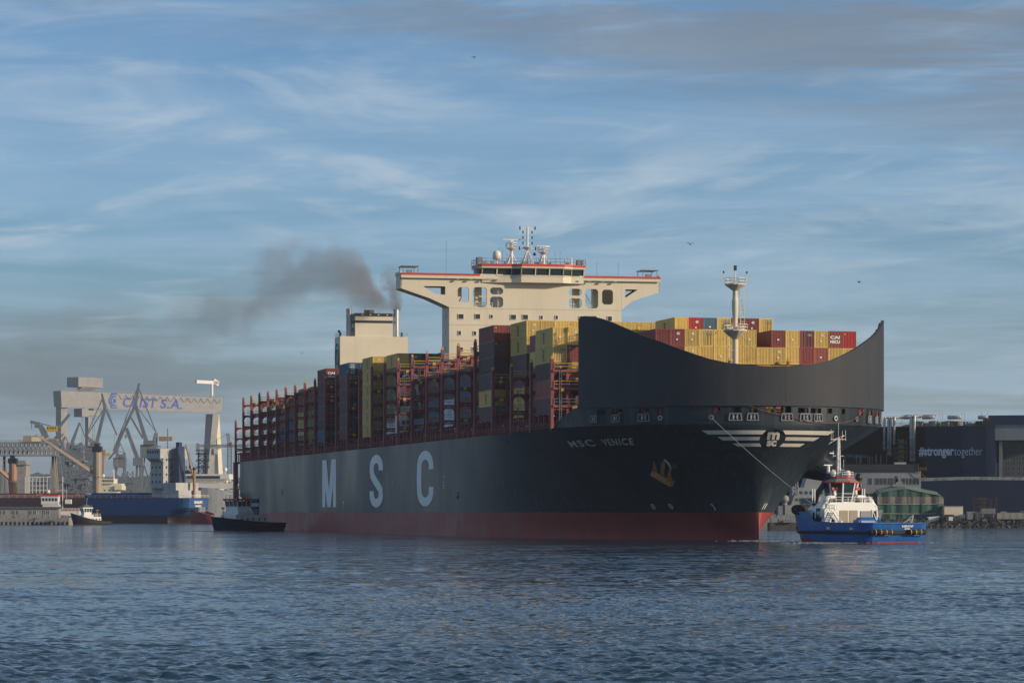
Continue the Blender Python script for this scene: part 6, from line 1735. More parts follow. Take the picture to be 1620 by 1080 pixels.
lattice_tower(100, 1760.0, 728, 12, "squat lattice tower under the gantry's left pylon", 7)
def tower_crane():
    D = 1750.0; b = W(363, 0, D); root = thing("tower_crane", "slim tower crane with long horizontal jib by the container ship's stern", "tower crane", (b.x, D, 2.4))
    q = lambda x, y: W(x, y, D)-Vector((b.x, D, 2.4))
    mb = MB(); mb.lattice((0, 0, 0), q(363, 700), 2.2, 22, .2); part(mb, "mast", M['craneg'], root)
    mb = MB(); mb.lattice(q(315, 705), q(392, 705), 1.2, 22, .16); part(mb, "jib", M['craneg'], root)
    mb = MB(); mb.cbox(q(313, 707), (1.8, 2.4, 4.2)); part(mb, "counterweight", M['grey'], root)
    mb = MB(); mb.lattice(q(363, 704), q(360, 685), 1.4, 5, .16); mb.bar(q(360, 685), q(380, 704), .16); mb.bar(q(360, 685), q(330, 704), .16); part(mb, "apex", M['craneg'], root)
    mb = MB(); mb.cbox(q(365, 702), (1.6, 1.8, 2.0)); part(mb, "cab", M['red'], root)
tower_crane()
def pale_block():
    D = 1600.0; b = W(35, 0, D); root = thing("silo_building", "tall pale grey building with light roof left of the hills", "building", (b.x, D, 2.4))
    q = lambda x, y: W(x, y, D)-Vector((b.x, D, 2.4))
    mb = MB(); mb.box((q(27,0).x, 0, 0), (q(41, 0).x, 14, q(0, 735).z)); part(mb, "wall", M['conc'], root)
    mb = MB(); z = q(0, 735).z; mb.prism([(q(24,0).x, -1, z), (q(43,0).x, -1, z), (q(40,0).x, -1, z+2.2), (q(26,0).x, -1, z+2.2)], (0, 16, 0)); part(mb, "roof", M['grey'], root)
    mb = MB()
    for i in range(5): mb.box((q(31,0).x, -.05, 4+4.4*i), (q(38,0).x, 0, 5.2+4.4*i))
    part(mb, "window_band", M['midgrey'], root)
pale_block()
def yellow_arm():
    D = 1700.0; b = W(168, 0, D); root = thing("harbour_crane", "yellow horizontal crane boom right of the pale ship crane", "crane", (b.x, D, 2.4))
    q = lambda x, y: W(x, y, D)-Vector((b.x, D, 2.4))
    mb = MB(); mb.bar(q(155, 718), q(175, 719), 1.6, 1.6); part(mb, "boom", M['yellow'], root)
    mb = MB(); mb.bar((-3, 0, 0), q(162, 719), 2.6); mb.cbox(q(163, 714), (3, 3, 2)); part(mb, "column", M['beige'], root)
yellow_arm()

def clutter():
    r = random.Random(41)
    for i, (x, y0, D, w) in enumerate(((88, 742, 1580, 7), (107, 715, 1850, 6), (128, 735, 1560, 8), (148, 728, 1760, 7), (206, 745, 1800, 5), (300, 748, 1700, 6))):
        lattice_tower(x, float(D), y0, w, "grey lattice tower, %s from the left among the yard's steelwork" % ORD[i+1], 7)
    luffing_crane("far grey luffing crane with a short jib left of the lattice towers", 2050.0, (105, 733), (98, 700), (103, 690), (84, 716), (112, 708), 6.0)
    luffing_crane("far grey luffing crane between the pale ship crane and the blue ship", 2100.0, (190, 738), (184, 712), (190, 700), (172, 726), (197, 716), 6.0)
    D = 1520.0; root = thing("shed", "long low grey yard shed behind the moored ships", "shed", (W(120, 0, D).x, D, 2.4))
    mb = MB(); mb.box((-60, 0, 0), (58, 15, 7.5)); part(mb, "wall", M['midgrey'], root)
    mb = MB(); mb.prism([(-61, -1, 7.5), (-61, 16, 7.5), (-61, 7, 9.5)], (120, 0, 0)); part(mb, "roof", M['darkconc'], root)
    mb = MB()
    for k in range(18): mb.box((-56+6.2*k, -.06, 3), (-54+6.2*k, 0, 5.4))
    part(mb, "window", M['dark'], root).__setitem__("kind", "stuff")
clutter()
# ------------------------------------------------------------------ shipyard halls on the right
def q_of(root, D): return lambda x, y, dy=0.0: Vector((W(x, y, D).x-root.location.x, dy, W(x, y, D).z-root.location.z))
GZ = 2.4
def q_rot(root):
    Lc = root.location; rz = root.rotation_euler.z; u = (math.cos(rz), math.sin(rz)); nv = (-u[1], u[0])
    def q(x, y, dy=0.0):
        r_ = (x-810)/FPX; t = (r_*(Lc.y+nv[1]*dy)-(Lc.x+nv[0]*dy))/(u[0]-r_*u[1]); Yw = Lc.y+u[1]*t+nv[1]*dy
        return Vector((t, dy, CAMZ+(810-y)*Yw/FPX-Lc.z))
    return q
def main_hall():
    D = 1010.0; root = thing("shipyard_hall", "long dark blue hall wall lettered #strongertogether with silver ducts", "building", (W(1563, 0, 1000).x, 1000, GZ), R(-32))
    q = q_rot(root)
    zl = q(1500, 674.5).z
    mb = MB(); xa, xb = q(1290, 0).x, q(1563, 0).x
    mb.box((xa, 0, 0), (xb, 60, zl)); part(mb, "wall", M['hall'], root)
    # cladding sheets proud of the wall, each its own piece
    r = random.Random(6); pm = {}
    w = (xb-xa)/14
    for i in range(14):
        me = MB(); me.box((.02, -.12, .2), (w-.02, 0, zl-.3)); 
        link("cladding_panel", me.mesh("cladding_panel", M['hall']) if 0 not in pm else pm[0], root, (xa+w*i, -.01, 0)); 
        if 0 not in pm: pm[0] = root.children[-1].data
    mb = MB(); put_text(mb, "#stronger", lambda a, b: q(1453.5, 720, -.2)+Vector((a, 0, b)), q(1509,0).x-q(1453.5,0).x, 2.85, bold=.035)
    put_text(mb, "together", lambda a, b: q(1509.5, 720, -.2)+Vector((a, 0, b)), q(1554,0).x-q(1509.5,0).x, 2.85, bold=-.005)
    tag(part(mb, "wall_lettering", M['palegrey'], root), "pale grey #strongertogether lettering")
    mb = MB(); put_text(mb, "Stocznia Wojenna", lambda a, b: q(1309, 724.5, -.2)+Vector((a, 0, b)), q(1371,0).x-q(1309,0).x, 1.5, bold=.0)
    tag(part(mb, "wall_lettering", M['dimletter'], root), "faded Stocznia Wojenna lettering")
    mb = MB(); mb.box((xa, -.1, zl), (xb, 2, zl+.35)); mb.rail([(xa, 0, zl+.35), (xb, 0, zl+.35)], h=1.1, r=.05, step=3); part(mb, "parapet", M['olive'], root)
    # scaffold stair tower
    mb = MB(); x0, x1 = q(1421, 0).x, q(1440, 0).x
    for i in range(9):
        z = zl*(.40)+i*1.55
        mb.box((x0, -3, z), (x1, -.3, z+.12)); 
        for k in range(4): x = x0+(x1-x0)*k/3; mb.bar((x, -3, z), (x, -3, z+1.55), .1)
        mb.bar((x0, -3, z), (x1, -3, z+1.5), .1) if i % 2 else mb.bar((x1, -3, z), (x0, -3, z+1.5), .1)
        mb.box((x0+1.4, -2.6, z+.12), (x1-1.0, -2.5, z+1.2))
    part(mb, "scaffold_stair", M['olive'], root)
    # silver ducts climbing the wall and bending over the roof edge
    for x, yb, rr in ((1399, 712, .42), (1405.5, 720, .42), (1409, 722, .35), (1414.5, 704, .42), (1441.5, 731, .55), (1446, 731, .5)):
        mb = MB(); yt = 661 if x < 1420 else 659
        mb.path([q(x, yb, -1.2), q(x, yt+3, -1.2), q(x+1, yt, -1.0), q(x+4, yt-1.2, .5), q(x+14, yt-.5, 6)], rr, 8)
        for k in range(6): p = q(x, yb-(yb-yt)*k/6-3, -1.2); mb.tube(p, p+Vector((0,0,.2)), rr*1.25, 8)
        part(mb, "silver_duct", M['duct'], root, True)
    # roof plant
    r = random.Random(12)
    for i in range(30):
        x = 1425+r.random()*134; h = r.uniform(.6, 2.2); w = r.uniform(.8, 3.5); mb = MB(); p = q(x, 0, r.uniform(.5, 6)); p.z = zl
        mb.box((p.x, p.y, zl+.0), (p.x+w, p.y+2, zl+h)); 
        part(mb, "roof_plant", r.choice([M['midgrey'], M['grey'], M['olive'], M['duct'], M['darkconc']]), root)
    for x0, x1 in ((1430, 1441), (1460, 1478), (1500, 1520), (1548, 1562)):
        mb = MB(); mb.tube(q(x0, 660, 3), q(x1, 659.5, 3), .65, 10); part(mb, "roof_duct", M['duct'], root, True)
    mb = MB()
    for x in (1427, 1450, 1487, 1491, 1521, 1526, 1553, 1562): p = q(x, 0, 4); mb.tube((p.x, 4, zl), (p.x, 4, zl+4.6), .06, 4)
    for x in (1467, 1474, 1438): p = q(x, 657.5, 5); mb.cbox(p, (2.5, 1, .6), 1)
    part(mb, "lightning_rod", [M['midgrey'], M['red']], root)
    mb = MB(); mb.bar(q(1562, 753, -.3), q(1562, 674, -.3), .2); 
    for i in range(14): x = 1330+r.random()*80; mb.tube(q(x, 733, -3), q(x, 722-r.random()*5, -3), .06, 4)
    part(mb, "drain_pipe", M['grey'], root)
M['palegrey'] = mat("pale_grey_letters", (0.62,0.66,0.72), .6); M['dimletter'] = mat("faded_letters", (0.16,0.20,0.28), .6)
M['olive'] = mat("olive_brown_steel", (0.13,0.11,0.055), .7, var=.3); M['duct'] = mat("silver_duct", (0.45,0.44,0.41), .4, metal=.5, var=.2, scale=1)
main_hall()
def door_hall():
    D = 990.0; root = thing("shipyard_hall", "tall blue hall at the right edge with open door bay and lattice frames", "building", (W(1563.5, 0, D).x, D, GZ), R(-13))
    q = q_rot(root); zt = q(1600, 656.5).z; xr = q(1760, 0).x
    mb = MB(); mb.box((0, 0, 0), (q(1574, 0).x, 55, zt)); mb.box((q(1574,0).x, 0, q(1600, 670).z), (xr, 55, zt)); mb.box((q(1574,0).x, 14, 0), (xr, 55, q(1600,670).z-.02)); part(mb, "wall", M['hall'], root)
    mb = MB(); mb.box((q(1574,0).x, .6, q(1600, 696).z), (xr, 1.2, q(1600, 670).z-.02)); part(mb, "door_header", M['midgrey'], root)
    mb = MB(); mb.box((q(1580,0).x, 9, 0), (xr, 9.5, q(1600, 696.2).z)); part(mb, "inner_wall", M['midgrey'], root)
    mb = MB(); mb.box((q(1580,0).x, 8, 0), (xr, 8.4, q(1600, 740).z)); mb.box((q(1580,0).x, 1.3, 0), (q(1585,0).x, 1.8, q(1600, 697).z)); part(mb, "door_leaf", M['midgrey'], root)
    for x in (1586, 1595, 1604, 1613, 1622, 1631):
        mb = MB(); p, c = q(x, 700, 2.5), q(x, 757, 2.5); n = 7
        for dx in (0, 1.2): mb.bar(p+Vector((dx,0,0)), c+Vector((dx,0,0)), .16)
        for i in range(n):
            a, b = c.lerp(p, i/n), c.lerp(p, (i+1)/n); mb.bar(a, b+Vector((1.2,0,0)), .1); mb.bar(a+Vector((1.2,0,0)), b, .1); mb.bar(b, b+Vector((1.8,0,0)), .12)
        part(mb, "lattice_frame", M['black'], root)
door_hall()
def low_hall():
    D = 968.0; root = thing("shipyard_hall", "low dark blue hall with pale eaves strip behind the quay", "building", (W(1457, 0, D).x, D+18, GZ), R(-14))
    q = q_rot(root); z0, zm, z1 = q(1457, 761).z, q(1530, 758.5).z, q(1620, 760.5).z
    xm, xr = q(1530, 0).x, q(1760, 0).x
    mb = MB(); mb.prism([(0, 0, 0), (xr, 0, 0), (xr, 0, z1), (xm, 0, zm), (0, 0, z0)], (0, 18, 0)); part(mb, "wall", M['hall'], root)
    w = xr/16; me = None
    for i in range(16):
        if me is None: m_ = MB(); m_.box((.03, -.1, .1), (w-.03, 0, z0-.5)); me = m_.mesh("cladding_panel", M['hall'])
        link("cladding_panel", me, root, (w*i, -.01, 0))
    mb = MB(); mb.prism([(0, 3, z0+.0), (xm, 3, zm+.0), (xr, 3, z1), (xr, 3, z1+1.0), (xm, 3, zm+1.0), (0, 3, z0+1.0)], (0, .4, 0)); part(mb, "eaves_strip", M['palestrip'], root)
M['palestrip'] = mat("weathered_pale_strip", (0.40,0.37,0.32), .8, var=.5, scale=.8, spots=.6)
low_hall()
def office():
    D = 962.0; root = thing("office_building", "grey office block with flat dark roof above the green covered vessel", "building", (W(1370, 0, D).x, D, GZ))
    q = q_of(root, D); xr = q(1457, 0).x; xl = q(1335, 0).x
    mb = MB(); mb.box((xl, 0, 0), (xr, 10, q(0, 745).z)); part(mb, "wall", M['midgrey'], root)
    mb = MB(); mb.box((xl, -.6, q(0, 745).z+.01), (q(1450,0).x, 10, q(0, 734).z)); part(mb, "roof", M['black'], root)
    m_ = MB(); m_.box((0, -.04, 0), (1.0, .1, 1.9), 0); m_.box((-.1, -.1, -.1), (0, 0, 2.0), 1); m_.box((1.0, -.1, -.1), (1.1, 0, 2.0), 1); m_.box((0, -.1, 1.9), (1, 0, 2.0), 1); m_.box((0, -.1, -.1), (1, 0, 0), 1); me = m_.mesh("window", [M['glass'], M['grey']])
    for x in (1374, 1385, 1391, 1397, 1404, 1408, 1416, 1427, 1432, 1437, 1444, 1449): link("window", me, root, q(x, 766, -.01))
    mb = MB(); mb.box(q(1415.5, 766, -.05), q(1420, 753, 0)); part(mb, "door", M['dark'], root)
    mb = MB(); p = q(1452, 745, -1); mb.bar(p, p+Vector((0, 0, 2.4)), .15); mb.bar(p, p+Vector((2.4, 0, -2)), .15); mb.rail([p, p+Vector((2.5, 0, 0))], h=1.1, r=.06, step=.8); mb.rail([p+Vector((0,0,-3)), p+Vector((2.5, 0, -3))], h=1.1, r=.06, step=.8); part(mb, "escape_stair", M['olive'], root)
    mb = MB(); p = q(1425, 734, 2); mb.cbox(p+Vector((0,0,.3)), (3.5, 2, .6)); part(mb, "roof_box", M['duct'], root)
office()
def green_vessel():
    D = 950.0; root = thing("covered_vessel", "vessel shrouded in green tarpaulin with tent roof at the quay", "covered vessel", (W(1392, 0, D).x, D, 1.5))
    q = q_of(root, D)
    out = [(1388,0),(1388,780),(1392,776),(1410,772.5),(1434,769),(1460,775),(1475,778),(1487,780.5),(1490,784),(1493,786),(1493,0)]
    mb = MB()
    top = [q(x, y) for x, y in out[1:-1]]
    n = len(top); vs = []
    for dy, sc in ((0, .93), (2, .96), (7, 1.0), (12, .96), (14, .93)):
        for p in top: vs.append((p.x, dy, p.z*sc if dy != 7 else p.z+.6))
    mb.add(vs, [(j*n+i, j*n+i+1, (j+1)*n+i+1, (j+1)*n+i) for j in range(4) for i in range(n-1)])
    part(mb, "tent_roof", M['tarp2'], root)
    def wallband(z0, z1, m, name, off):
        mb = MB(); xs = np.linspace(q(1388,0).x, q(1493,0).x, 60); r = np.random.default_rng(int(abs(z0)*10)+3)
        lo = [(x, off+.25*math.sin(x*1.7)+r.normal()*.08, z0) for x in xs]; hi = [(x, off+.2*math.sin(x*1.3+1)+r.normal()*.08, min(z1, float(np.interp(x, [t.x for t in top], [t.z*.94 for t in top])))) for x in xs]
        mb.add(lo+hi, [(i, i+1, 60+i+1, 60+i) for i in range(59)]); part(mb, name, m, root, True)
    zb1, zb2 = q(0, 797).z, q(0, 785.5).z
    wallband(zb2, q(0, 768).z, M['green'], "upper_tarpaulin", .2); wallband(zb1, zb2, M['palegreen'], "pale_tarpaulin", -.1); wallband(q(0,811).z, zb1, M['green'], "lower_tarpaulin", -.3); wallband(-.5, q(0,811).z, M['green'], "skirt_tarpaulin", -.55)
    mb = MB(); mb.box((q(1388,0).x, 1, -1), (q(1493,0).x, 13, q(0, 787).z)); part(mb, "hull", M['darkconc'], root)
    mb = MB(); mb.box(q(1415, 769, 5), q(1437, 765.5, 9)); mb.cbox(q(1427, 764.5, 7), (2, 1.5, 1)); part(mb, "roof_vent", M['grey'], root)
    mb = MB(); mb.path([q(1388, 812, -.7), q(1440, 812.5, -.8), q(1492, 812, -.7)], .1, 4); mb.path([q(1388, 797, -.4), q(1440, 797.6, -.5), q(1478, 797, -.4), q(1492, 794, -.4)], .08, 4); part(mb, "lashing_rope", M['rope'], root)
M['tarp2'] = mat("grey_green_tarpaulin", (0.13,0.18,0.145), .75, var=.25, scale=.3)
green_vessel()
def quay_things():
    D = 945.0
    def th(name, label, cat, x, z=GZ, dd=0): r_ = thing(name, label, cat, (W(x, 0, D+dd).x, D+dd, z)); return r_, q_of(r_, D+dd)
    root, q = th("site_office", "cream box shed standing on the dark quay", "shed", 1494)
    mb = MB(); mb.box((0, 0, 0), (q(1523.5,0).x, 5, q(0, 800.5).z)); mb.box((q(1520,0).x, -1.5, 0), (q(1525.5,0).x, -.1, q(0, 813).z)); part(mb, "wall", M['cream'], root)
    mb = MB(); mb.box((-.2, -.2, q(0, 800.5).z), (q(1524,0).x, 5.2, q(0, 799.8).z)); part(mb, "roof", M['grey'], root)
    mb = MB(); mb.box((q(1511,0).x, -.06, q(0,822).z), (q(1518,0).x, 0, q(0,817).z)); part(mb, "window", M['glass'], root)
    root, q = th("kiosk", "dark brown cabin with a white notice in front of the cream shed", "cabin", 1496.5, 1.0, -6)
    mb = MB(); mb.box((0, 0, 0), (q(1509,0).x, 3, q(0, 814.5).z)); part(mb, "wall", M['dkbrown'], root)
    mb = MB(); mb.box((-.15, -.2, q(0, 814.5).z), (q(1509.8,0).x, 3.2, q(0, 813.6).z)); part(mb, "roof", M['black'], root)
    mb = MB(); mb.box(q(1501, 823, -.05), q(1507.5, 817, 0)); part(mb, "notice", M['white'], root)
    root, q = th("container_office", "white ribbed site container on blocks before the low blue hall", "container", 1553)
    mb = MB(); mb.box((0, 0, q(0,812.5).z), (q(1574.5,0).x, 2.4, q(0, 804).z)); 
    for i in range(9): mb.box((.3+.42*i, -.06, q(0,812).z), (.5+.42*i, 0, q(0,804.5).z))
    part(mb, "wall", M['grey'], root)
    mb = MB(); mb.box((.2, .2, 0), (.6, 2, q(0,812.5).z)); mb.box((3.4, .2, 0), (3.8, 2, q(0,812.5).z)); part(mb, "support", M['midgrey'], root)
    root, q = th("scaffolding", "rusty dark scaffold tower against the low blue hall", "scaffolding", 1541, GZ, 8)
    mb = MB()
    for i in range(5):
        x = q(1541+9*i, 0).x; mb.bar((x, 0, 0), (x, 0, q(0, 786+(i % 2)*3).z), .12); mb.bar((x, 2, 0), (x, 2, q(0, 786+(i % 2)*3).z), .12)
    for j in range(6):
        z = q(0, 822-6.5*j).z; mb.bar((0, 0, z), (q(1577,0).x, 0, z), .1); mb.box((q(1545,0).x, 0, z), (q(1570,0).x, 2, z+.1)); mb.bar((0, 0, z), (q(1559,0).x, 0, z+1.2), .07)
    mb.box((q(1550,0).x, .5, 4), (q(1561,0).x, 1.6, q(0, 787).z)); part(mb, "scaffold_frame", M['dkbrown'], root)
    r = random.Random(17)
    kinds = [("pallet stack", "grey"), ("steel drum", "rust"), ("crate", "conc"), ("cable reel", "tan"), ("skip", "midgrey")]
    spots_ = [(1530,"small grey cabinet just right of the cream shed"),(1539,"pale equipment crate left of the scaffold tower"),(1583,"grey crate right of the ribbed white container"),(1592,"tall pale cabinet near the right edge of the quay"),(1604,"low equipment crate close to the right edge"),(1614,"crate beside the white post at the right edge")]
    for x, lab in spots_:
        root, q = th("equipment_crate", lab, "crate", x, GZ, -3)
        h = r.uniform(1.6, 2.8); w = r.uniform(1.5, 2.6); mb = MB(); mb.box((0, 0, 0), (w, 1.6, h)); part(mb, "body", M[r.choice(['conc', 'midgrey', 'darkconc'])], root)
        mb = MB(); mb.box((-.05, -.06, h), (w+.05, 1.7, h+.12)); mb.box((.2, -.05, .4), (.3, 0, h-.2)); mb.box((w*.5, -.05, .4), (w*.5+.1, 0, h-.2)); part(mb, "lid", M['grey'], root)
    root, q = th("fence", "low pale quay barrier running along the right shore", "fence", 1578, GZ, -5)
    m_ = MB(); m_.box((0, 0, .1), (1.9, .08, 1.9)); me = m_.mesh("fence_panel", M['conc']); 
    for i in range(16): link("fence_panel", me, root, (2.0*i, 0, 0))
    m_ = MB(); m_.box((-.08, -.05, 0), (0, .12, 2.1)); me = m_.mesh("post", M['midgrey'])
    for i in range(17): link("post", me, root, (2.0*i, 0, 0))
    root, q = th("workboat", "upturned pale dinghy lying by the green tarpaulin", "boat", 1478, 2.4, -3)
    mb = MB(); f = tug_hull(4.6, 1.6, lambda u: .7+.3*u); us = [i/10 for i in range(11)]; hull_mesh(mb, f, us, [0, .5, 1], [0, 0]); part(mb, "hull", M['white'], root); part(MB().box((-1.2, -.5, .2), (1, .5, .5)), "thwart", M['grey'], root)
    # rubble bank
    r = np.random.default_rng(8); mb = MB()
    for i in range(900):
        x = r.uniform(W(1375,0,938).x, W(1660,0,938).x); t = r.random(); s = r.uniform(.3, 1.0); c = Vector((x, 934+9*t, -.5+2.6*t+r.normal()*.2))
        pts = [c+Vector(r.normal(size=3))*s*.6 for _ in range(5)]
        mb.add(pts+[c+Vector((0,0,s*.8))], [(0,1,5),(1,2,5),(2,3,5),(3,4,5),(4,0,5),(0,2,1),(0,3,2),(0,4,3)])
    tag(mb.build("rubble", M['darkconc']), kind="stuff")
    root = thing("quay_wall", "dark sloping stone quay edge along the right shore", "quay", (W(1500,0,940).x, 940, 0))
    mb = MB(); a, b = W(1200,0,940).x-root.location.x, W(1800,0,940).x-root.location.x
    mb.prism([(a, -3, -2), (a, 0, .6), (a, 3, 2.3), (a, 40, 2.35), (a, 40, -2)], (b-a, 0, 0)); part(mb, "embankment", M['darkconc'], root)
M['dkbrown'] = mat("dark_brown_steel", (0.06,0.035,0.028), .7, var=.3)
quay_things()
# grey naval vessels and huts seen between the bow and the blue tug
def naval():
    D = 840.0; root = thing("patrol_ship", "grey naval vessel with radome and masts moored behind the bow", "naval ship", (W(1262, 0, D).x, D, 0), R(20))
    mb = MB(); f = tug_hull(46, 9, lambda u: 3.6+1.4*u**2, full=.3); us = [i/18 for i in range(19)]; hull_mesh(mb, f, us, [0, .4, 1], [0, 0]); part(mb, "hull", M['darkgrey'], root)
    mb = MB(); pts = [f(u, .95, -1) for u in us]; mb.add([(p.x, p.y, p.z) for p in pts]+[(p.x, -p.y, p.z) for p in pts[::-1]], [tuple(range(38))]); part(mb, "deck", M['midgrey'], root)
    mb = MB(); mb.box((-5, -2.8, 3.4), (6, 2.8, 6.4)); mb.prism([(-3, -2.2, 6.4), (4.5, -2.2, 6.4), (3.5, -2.2, 9), (-2, -2.2, 9)], (0, 4.4, 0)); mb.box((-14, -2.2, 3.4), (-8, 2.2, 5.6)); part(mb, "superstructure", M['darkgrey'], root)
    mb = MB()
    for i in range(5): mb.box((-1.8+1.1*i, -2.27, 7.5), (-1.0+1.1*i, -2.2, 8.2))
    part(mb, "bridge_window", M['glass'], root)
    mb = MB(); mb.lattice((-1, 0, 9), (-1, 0, 17), 1.8, 7, .12, w2=.7); mb.bar((-1, -2, 13), (-1, 2, 13), .15); mb.bar((-3, 0, 15), (1, 0, 15), .15); part(mb, "lattice_mast", M['midgrey'], root)
    mb = MB(); mb.sphere((-4.2, -1, 8.0), 1.1, 12, 8); mb.tube((-4.2, -1, 6.2), (-4.2, -1, 7), .6, 8); part(mb, "radome", M['grey'], root, True)
    mb = MB(); mb.sphere((5.8, 0, 7.6), .9, 10, 7); mb.tube((9, 0, 4), (9, 0, 8), .12, 5); mb.tube((12, 0, 4), (12, 0, 6.5), .4, 8); part(mb, "deck_radome", M['grey'], root, True)
    D = 900.0; root = thing("patrol_ship", "second grey vessel with tall lattice mast further right behind the tug's bow", "naval ship", (W(1290, 0, D).x, D, 0), R(10))
    mb = MB(); us2 = us; hull_mesh(mb, tug_hull(40, 8, lambda u: 4+1.2*u**2, full=.3), us2, [0, .5, 1], [0, 0]); part(mb, "hull", M['darkgrey'], root)
    mb = MB(); mb.box((-9, -3, 3.6), (8, 3, 8)); mb.box((-6, -2.5, 8), (4, 2.5, 11.5)); mb.prism([(-4, -2, 11.5), (2, -2, 11.5), (1, -2, 14.5), (-3, -2, 14.5)], (0, 4, 0)); part(mb, "superstructure", M['midgrey'], root)
    mb = MB(); mb.lattice((-1, 0, 14.5), (-1, 0, 22), 2.2, 6, .14, w2=.8); 
    for z in (16, 19): mb.bar((-4, 0, z), (2, 0, z), .2); mb.cbox((-3.4, 0, z+.5), (.8, .8, .8))
    part(mb, "lattice_mast", M['midgrey'], root)
    mb = MB()
    for i in range(6): mb.box((-5.4+1.5*i, -2.56, 9.6), (-4.5+1.5*i, -2.5, 10.5))
    part(mb, "bridge_window", M['glass'], root)
    D = 800.0; root = thing("hut", "cream hut with dark blue roof between the ship's bow and the tug", "hut", (W(1268, 0, D).x, D, 2.0))
    q = q_of(root, D); mb = MB(); mb.box((0, 0, 0), (q(1290,0).x, 4, q(0, 796).z)); part(mb, "wall", M['cream'], root)
    mb = MB(); mb.box((-.2, -.3, q(0, 796).z+.01), (q(1290.5,0).x, 4.2, q(0, 787.5).z)); part(mb, "roof", M['navy'], root)
    mb = MB()
    for i in range(6): mb.cbox((.4+.5*i, -.5, q(0, 806).z), (.35, .4, .5+.1*(i % 3)))
    part(mb, "planter", M['forest'], root)
    D = 790.0; root = thing("pontoon", "dark mooring pontoon with pale cabins left of the blue tug", "pontoon", (W(1218, 0, D).x, D, 0))
    q = q_of(root, D); mb = MB(); mb.box((0, 0, -.5), (q(1300,0).x, 8, q(0, 826).z)); part(mb, "deck", M['darkconc'], root)
    mb = MB(); mb.box((.3, 1, q(0,826).z), (q(1230,0).x, 4, q(0, 818).z)); mb.box((q(1232.5,0).x, 1, q(0,826).z), (q(1240,0).x, 4, q(0, 819.5).z)); part(mb, "cabin", M['grey'], root)
    mb = MB(); 
    for x, y in ((1225, 806), (1229, 809), (1237, 804), (1247, 812), (1252, 815)): mb.tube(q(x, 826, 2), q(x, y, 2), .15, 5)
    mb.cbox(q(1235.5, 808, 2), (1.1, 1, 2.6)); mb.cbox(q(1250, 823, 0), (2.4, 2, .5)); part(mb, "mast", M['midgrey'], root)
M['darkgrey'] = mat("naval_grey", (0.13,0.145,0.155), .6, var=.2)
naval()

# ------------------------------------------------------------------ exhaust smoke
def smoke(name, label, box_a, box_b, cz, cr, dens, dscale, seed=0.0, n_amt=1.0, axis='x'):
    """volume in a box; centre height (or x) and radius given by curves along the axis, broken up by noise"""
    a, b = Vector(box_a), Vector(box_b)
    mb = MB().box(a, b); m = bpy.data.materials.new(name); m.use_nodes = True; nt = m.node_tree; N, L = nt.nodes, nt.links; N.clear()
    out = N.new("ShaderNodeOutputMaterial"); vol = N.new("ShaderNodeVolumePrincipled")
    vol.inputs["Color"].default_value = (.60, .52, .46, 1); vol.inputs["Anisotropy"].default_value = 0.2
    L.new(vol.outputs[0], out.inputs["Volume"])
    tc = N.new("ShaderNodeTexCoord"); sp = N.new("ShaderNodeSeparateXYZ"); L.new(tc.outputs["Object"], sp.inputs[0])
    def mth(op, x, y=None, clamp=False):
        n = N.new("ShaderNodeMath"); n.operation = op; n.use_clamp = clamp
        for i, v in enumerate((x, y)):
            if v is None: continue
            if isinstance(v, (int, float)): n.inputs[i].default_value = v
            else: L.new(v, n.inputs[i])
        return n.outputs[0]
    ax = {'x': 0, 'z': 2}[axis]; ot = {'x': 2, 'z': 0}[axis]
    t = mth('DIVIDE', mth('SUBTRACT', sp.outputs[ax], a[ax]), b[ax]-a[ax])
    # billows: warp the position with low noise first
    nz = N.new("ShaderNodeTexNoise"); nz.inputs["Scale"].default_value = dscale[0]; nz.inputs["Detail"].default_value = 4; nz.noise_dimensions = '3D'
    mp = N.new("ShaderNodeMapping"); mp.inputs["Location"].default_value = (seed, seed, seed); L.new(tc.outputs["Object"], mp.inputs[0]); L.new(mp.outputs[0], nz.inputs["Vector"])
    nz2 = N.new("ShaderNodeTexNoise"); nz2.inputs["Scale"].default_value = dscale[1]; nz2.inputs["Detail"].default_value = 3; L.new(mp.outputs[0], nz2.inputs["Vector"])
    def curve(pts, lo, hi):
        c = N.new("ShaderNodeFloatCurve"); cm = c.mapping; cv = cm.curves[0]
        P = [(x, (y-lo)/(hi-lo)) for x, y in pts]
        cv.points[0].location = P[0]; cv.points[-1].location = P[-1]
        for p in P[1:-1]: cv.points.new(*p)
        cm.update(); L.new(t, c.inputs["Value"]); return mth('ADD', mth('MULTIPLY', c.outputs[0], hi-lo), lo)
    c = curve(cz, a[ot], b[ot]); rr = curve(cr, 0, 30); dd = curve(dens, 0, 1)
    dz = mth('SUBTRACT', sp.outputs[ot], c); dy = mth('SUBTRACT', sp.outputs[1], (a[1]+b[1])/2)
    dist = mth('DIVIDE', mth('SQRT', mth('ADD', mth('MULTIPLY', dz, dz), mth('MULTIPLY', mth('MULTIPLY', dy, dy), .8))), rr)
    nn = mth('ADD', mth('MULTIPLY', mth('SUBTRACT', nz.outputs["Fac"], .5), 3.2*n_amt), mth('MULTIPLY', mth('SUBTRACT', nz2.outputs["Fac"], .5), 1.4*n_amt))
    v = mth('MULTIPLY', mth('ADD', mth('SUBTRACT', .95, dist), nn), 1.5, clamp=True)
    v = mth('MULTIPLY', v, v)
    L.new(mth('MULTIPLY', v, dd), vol.inputs["Density"])
    o = mb.build(name, m); tag(o, label, kind="stuff"); return o
D = 812.0; k = D/FPX
xA, xB = W(0, 0, D).x, W(622, 0, D).x; zA, zB = W(0, 640, D).z, W(0, 340, D).z
Zs = lambda y: W(0, y, D).z
TX = lambda x: (W(x, 0, D).x-xA)/(xB-xA)
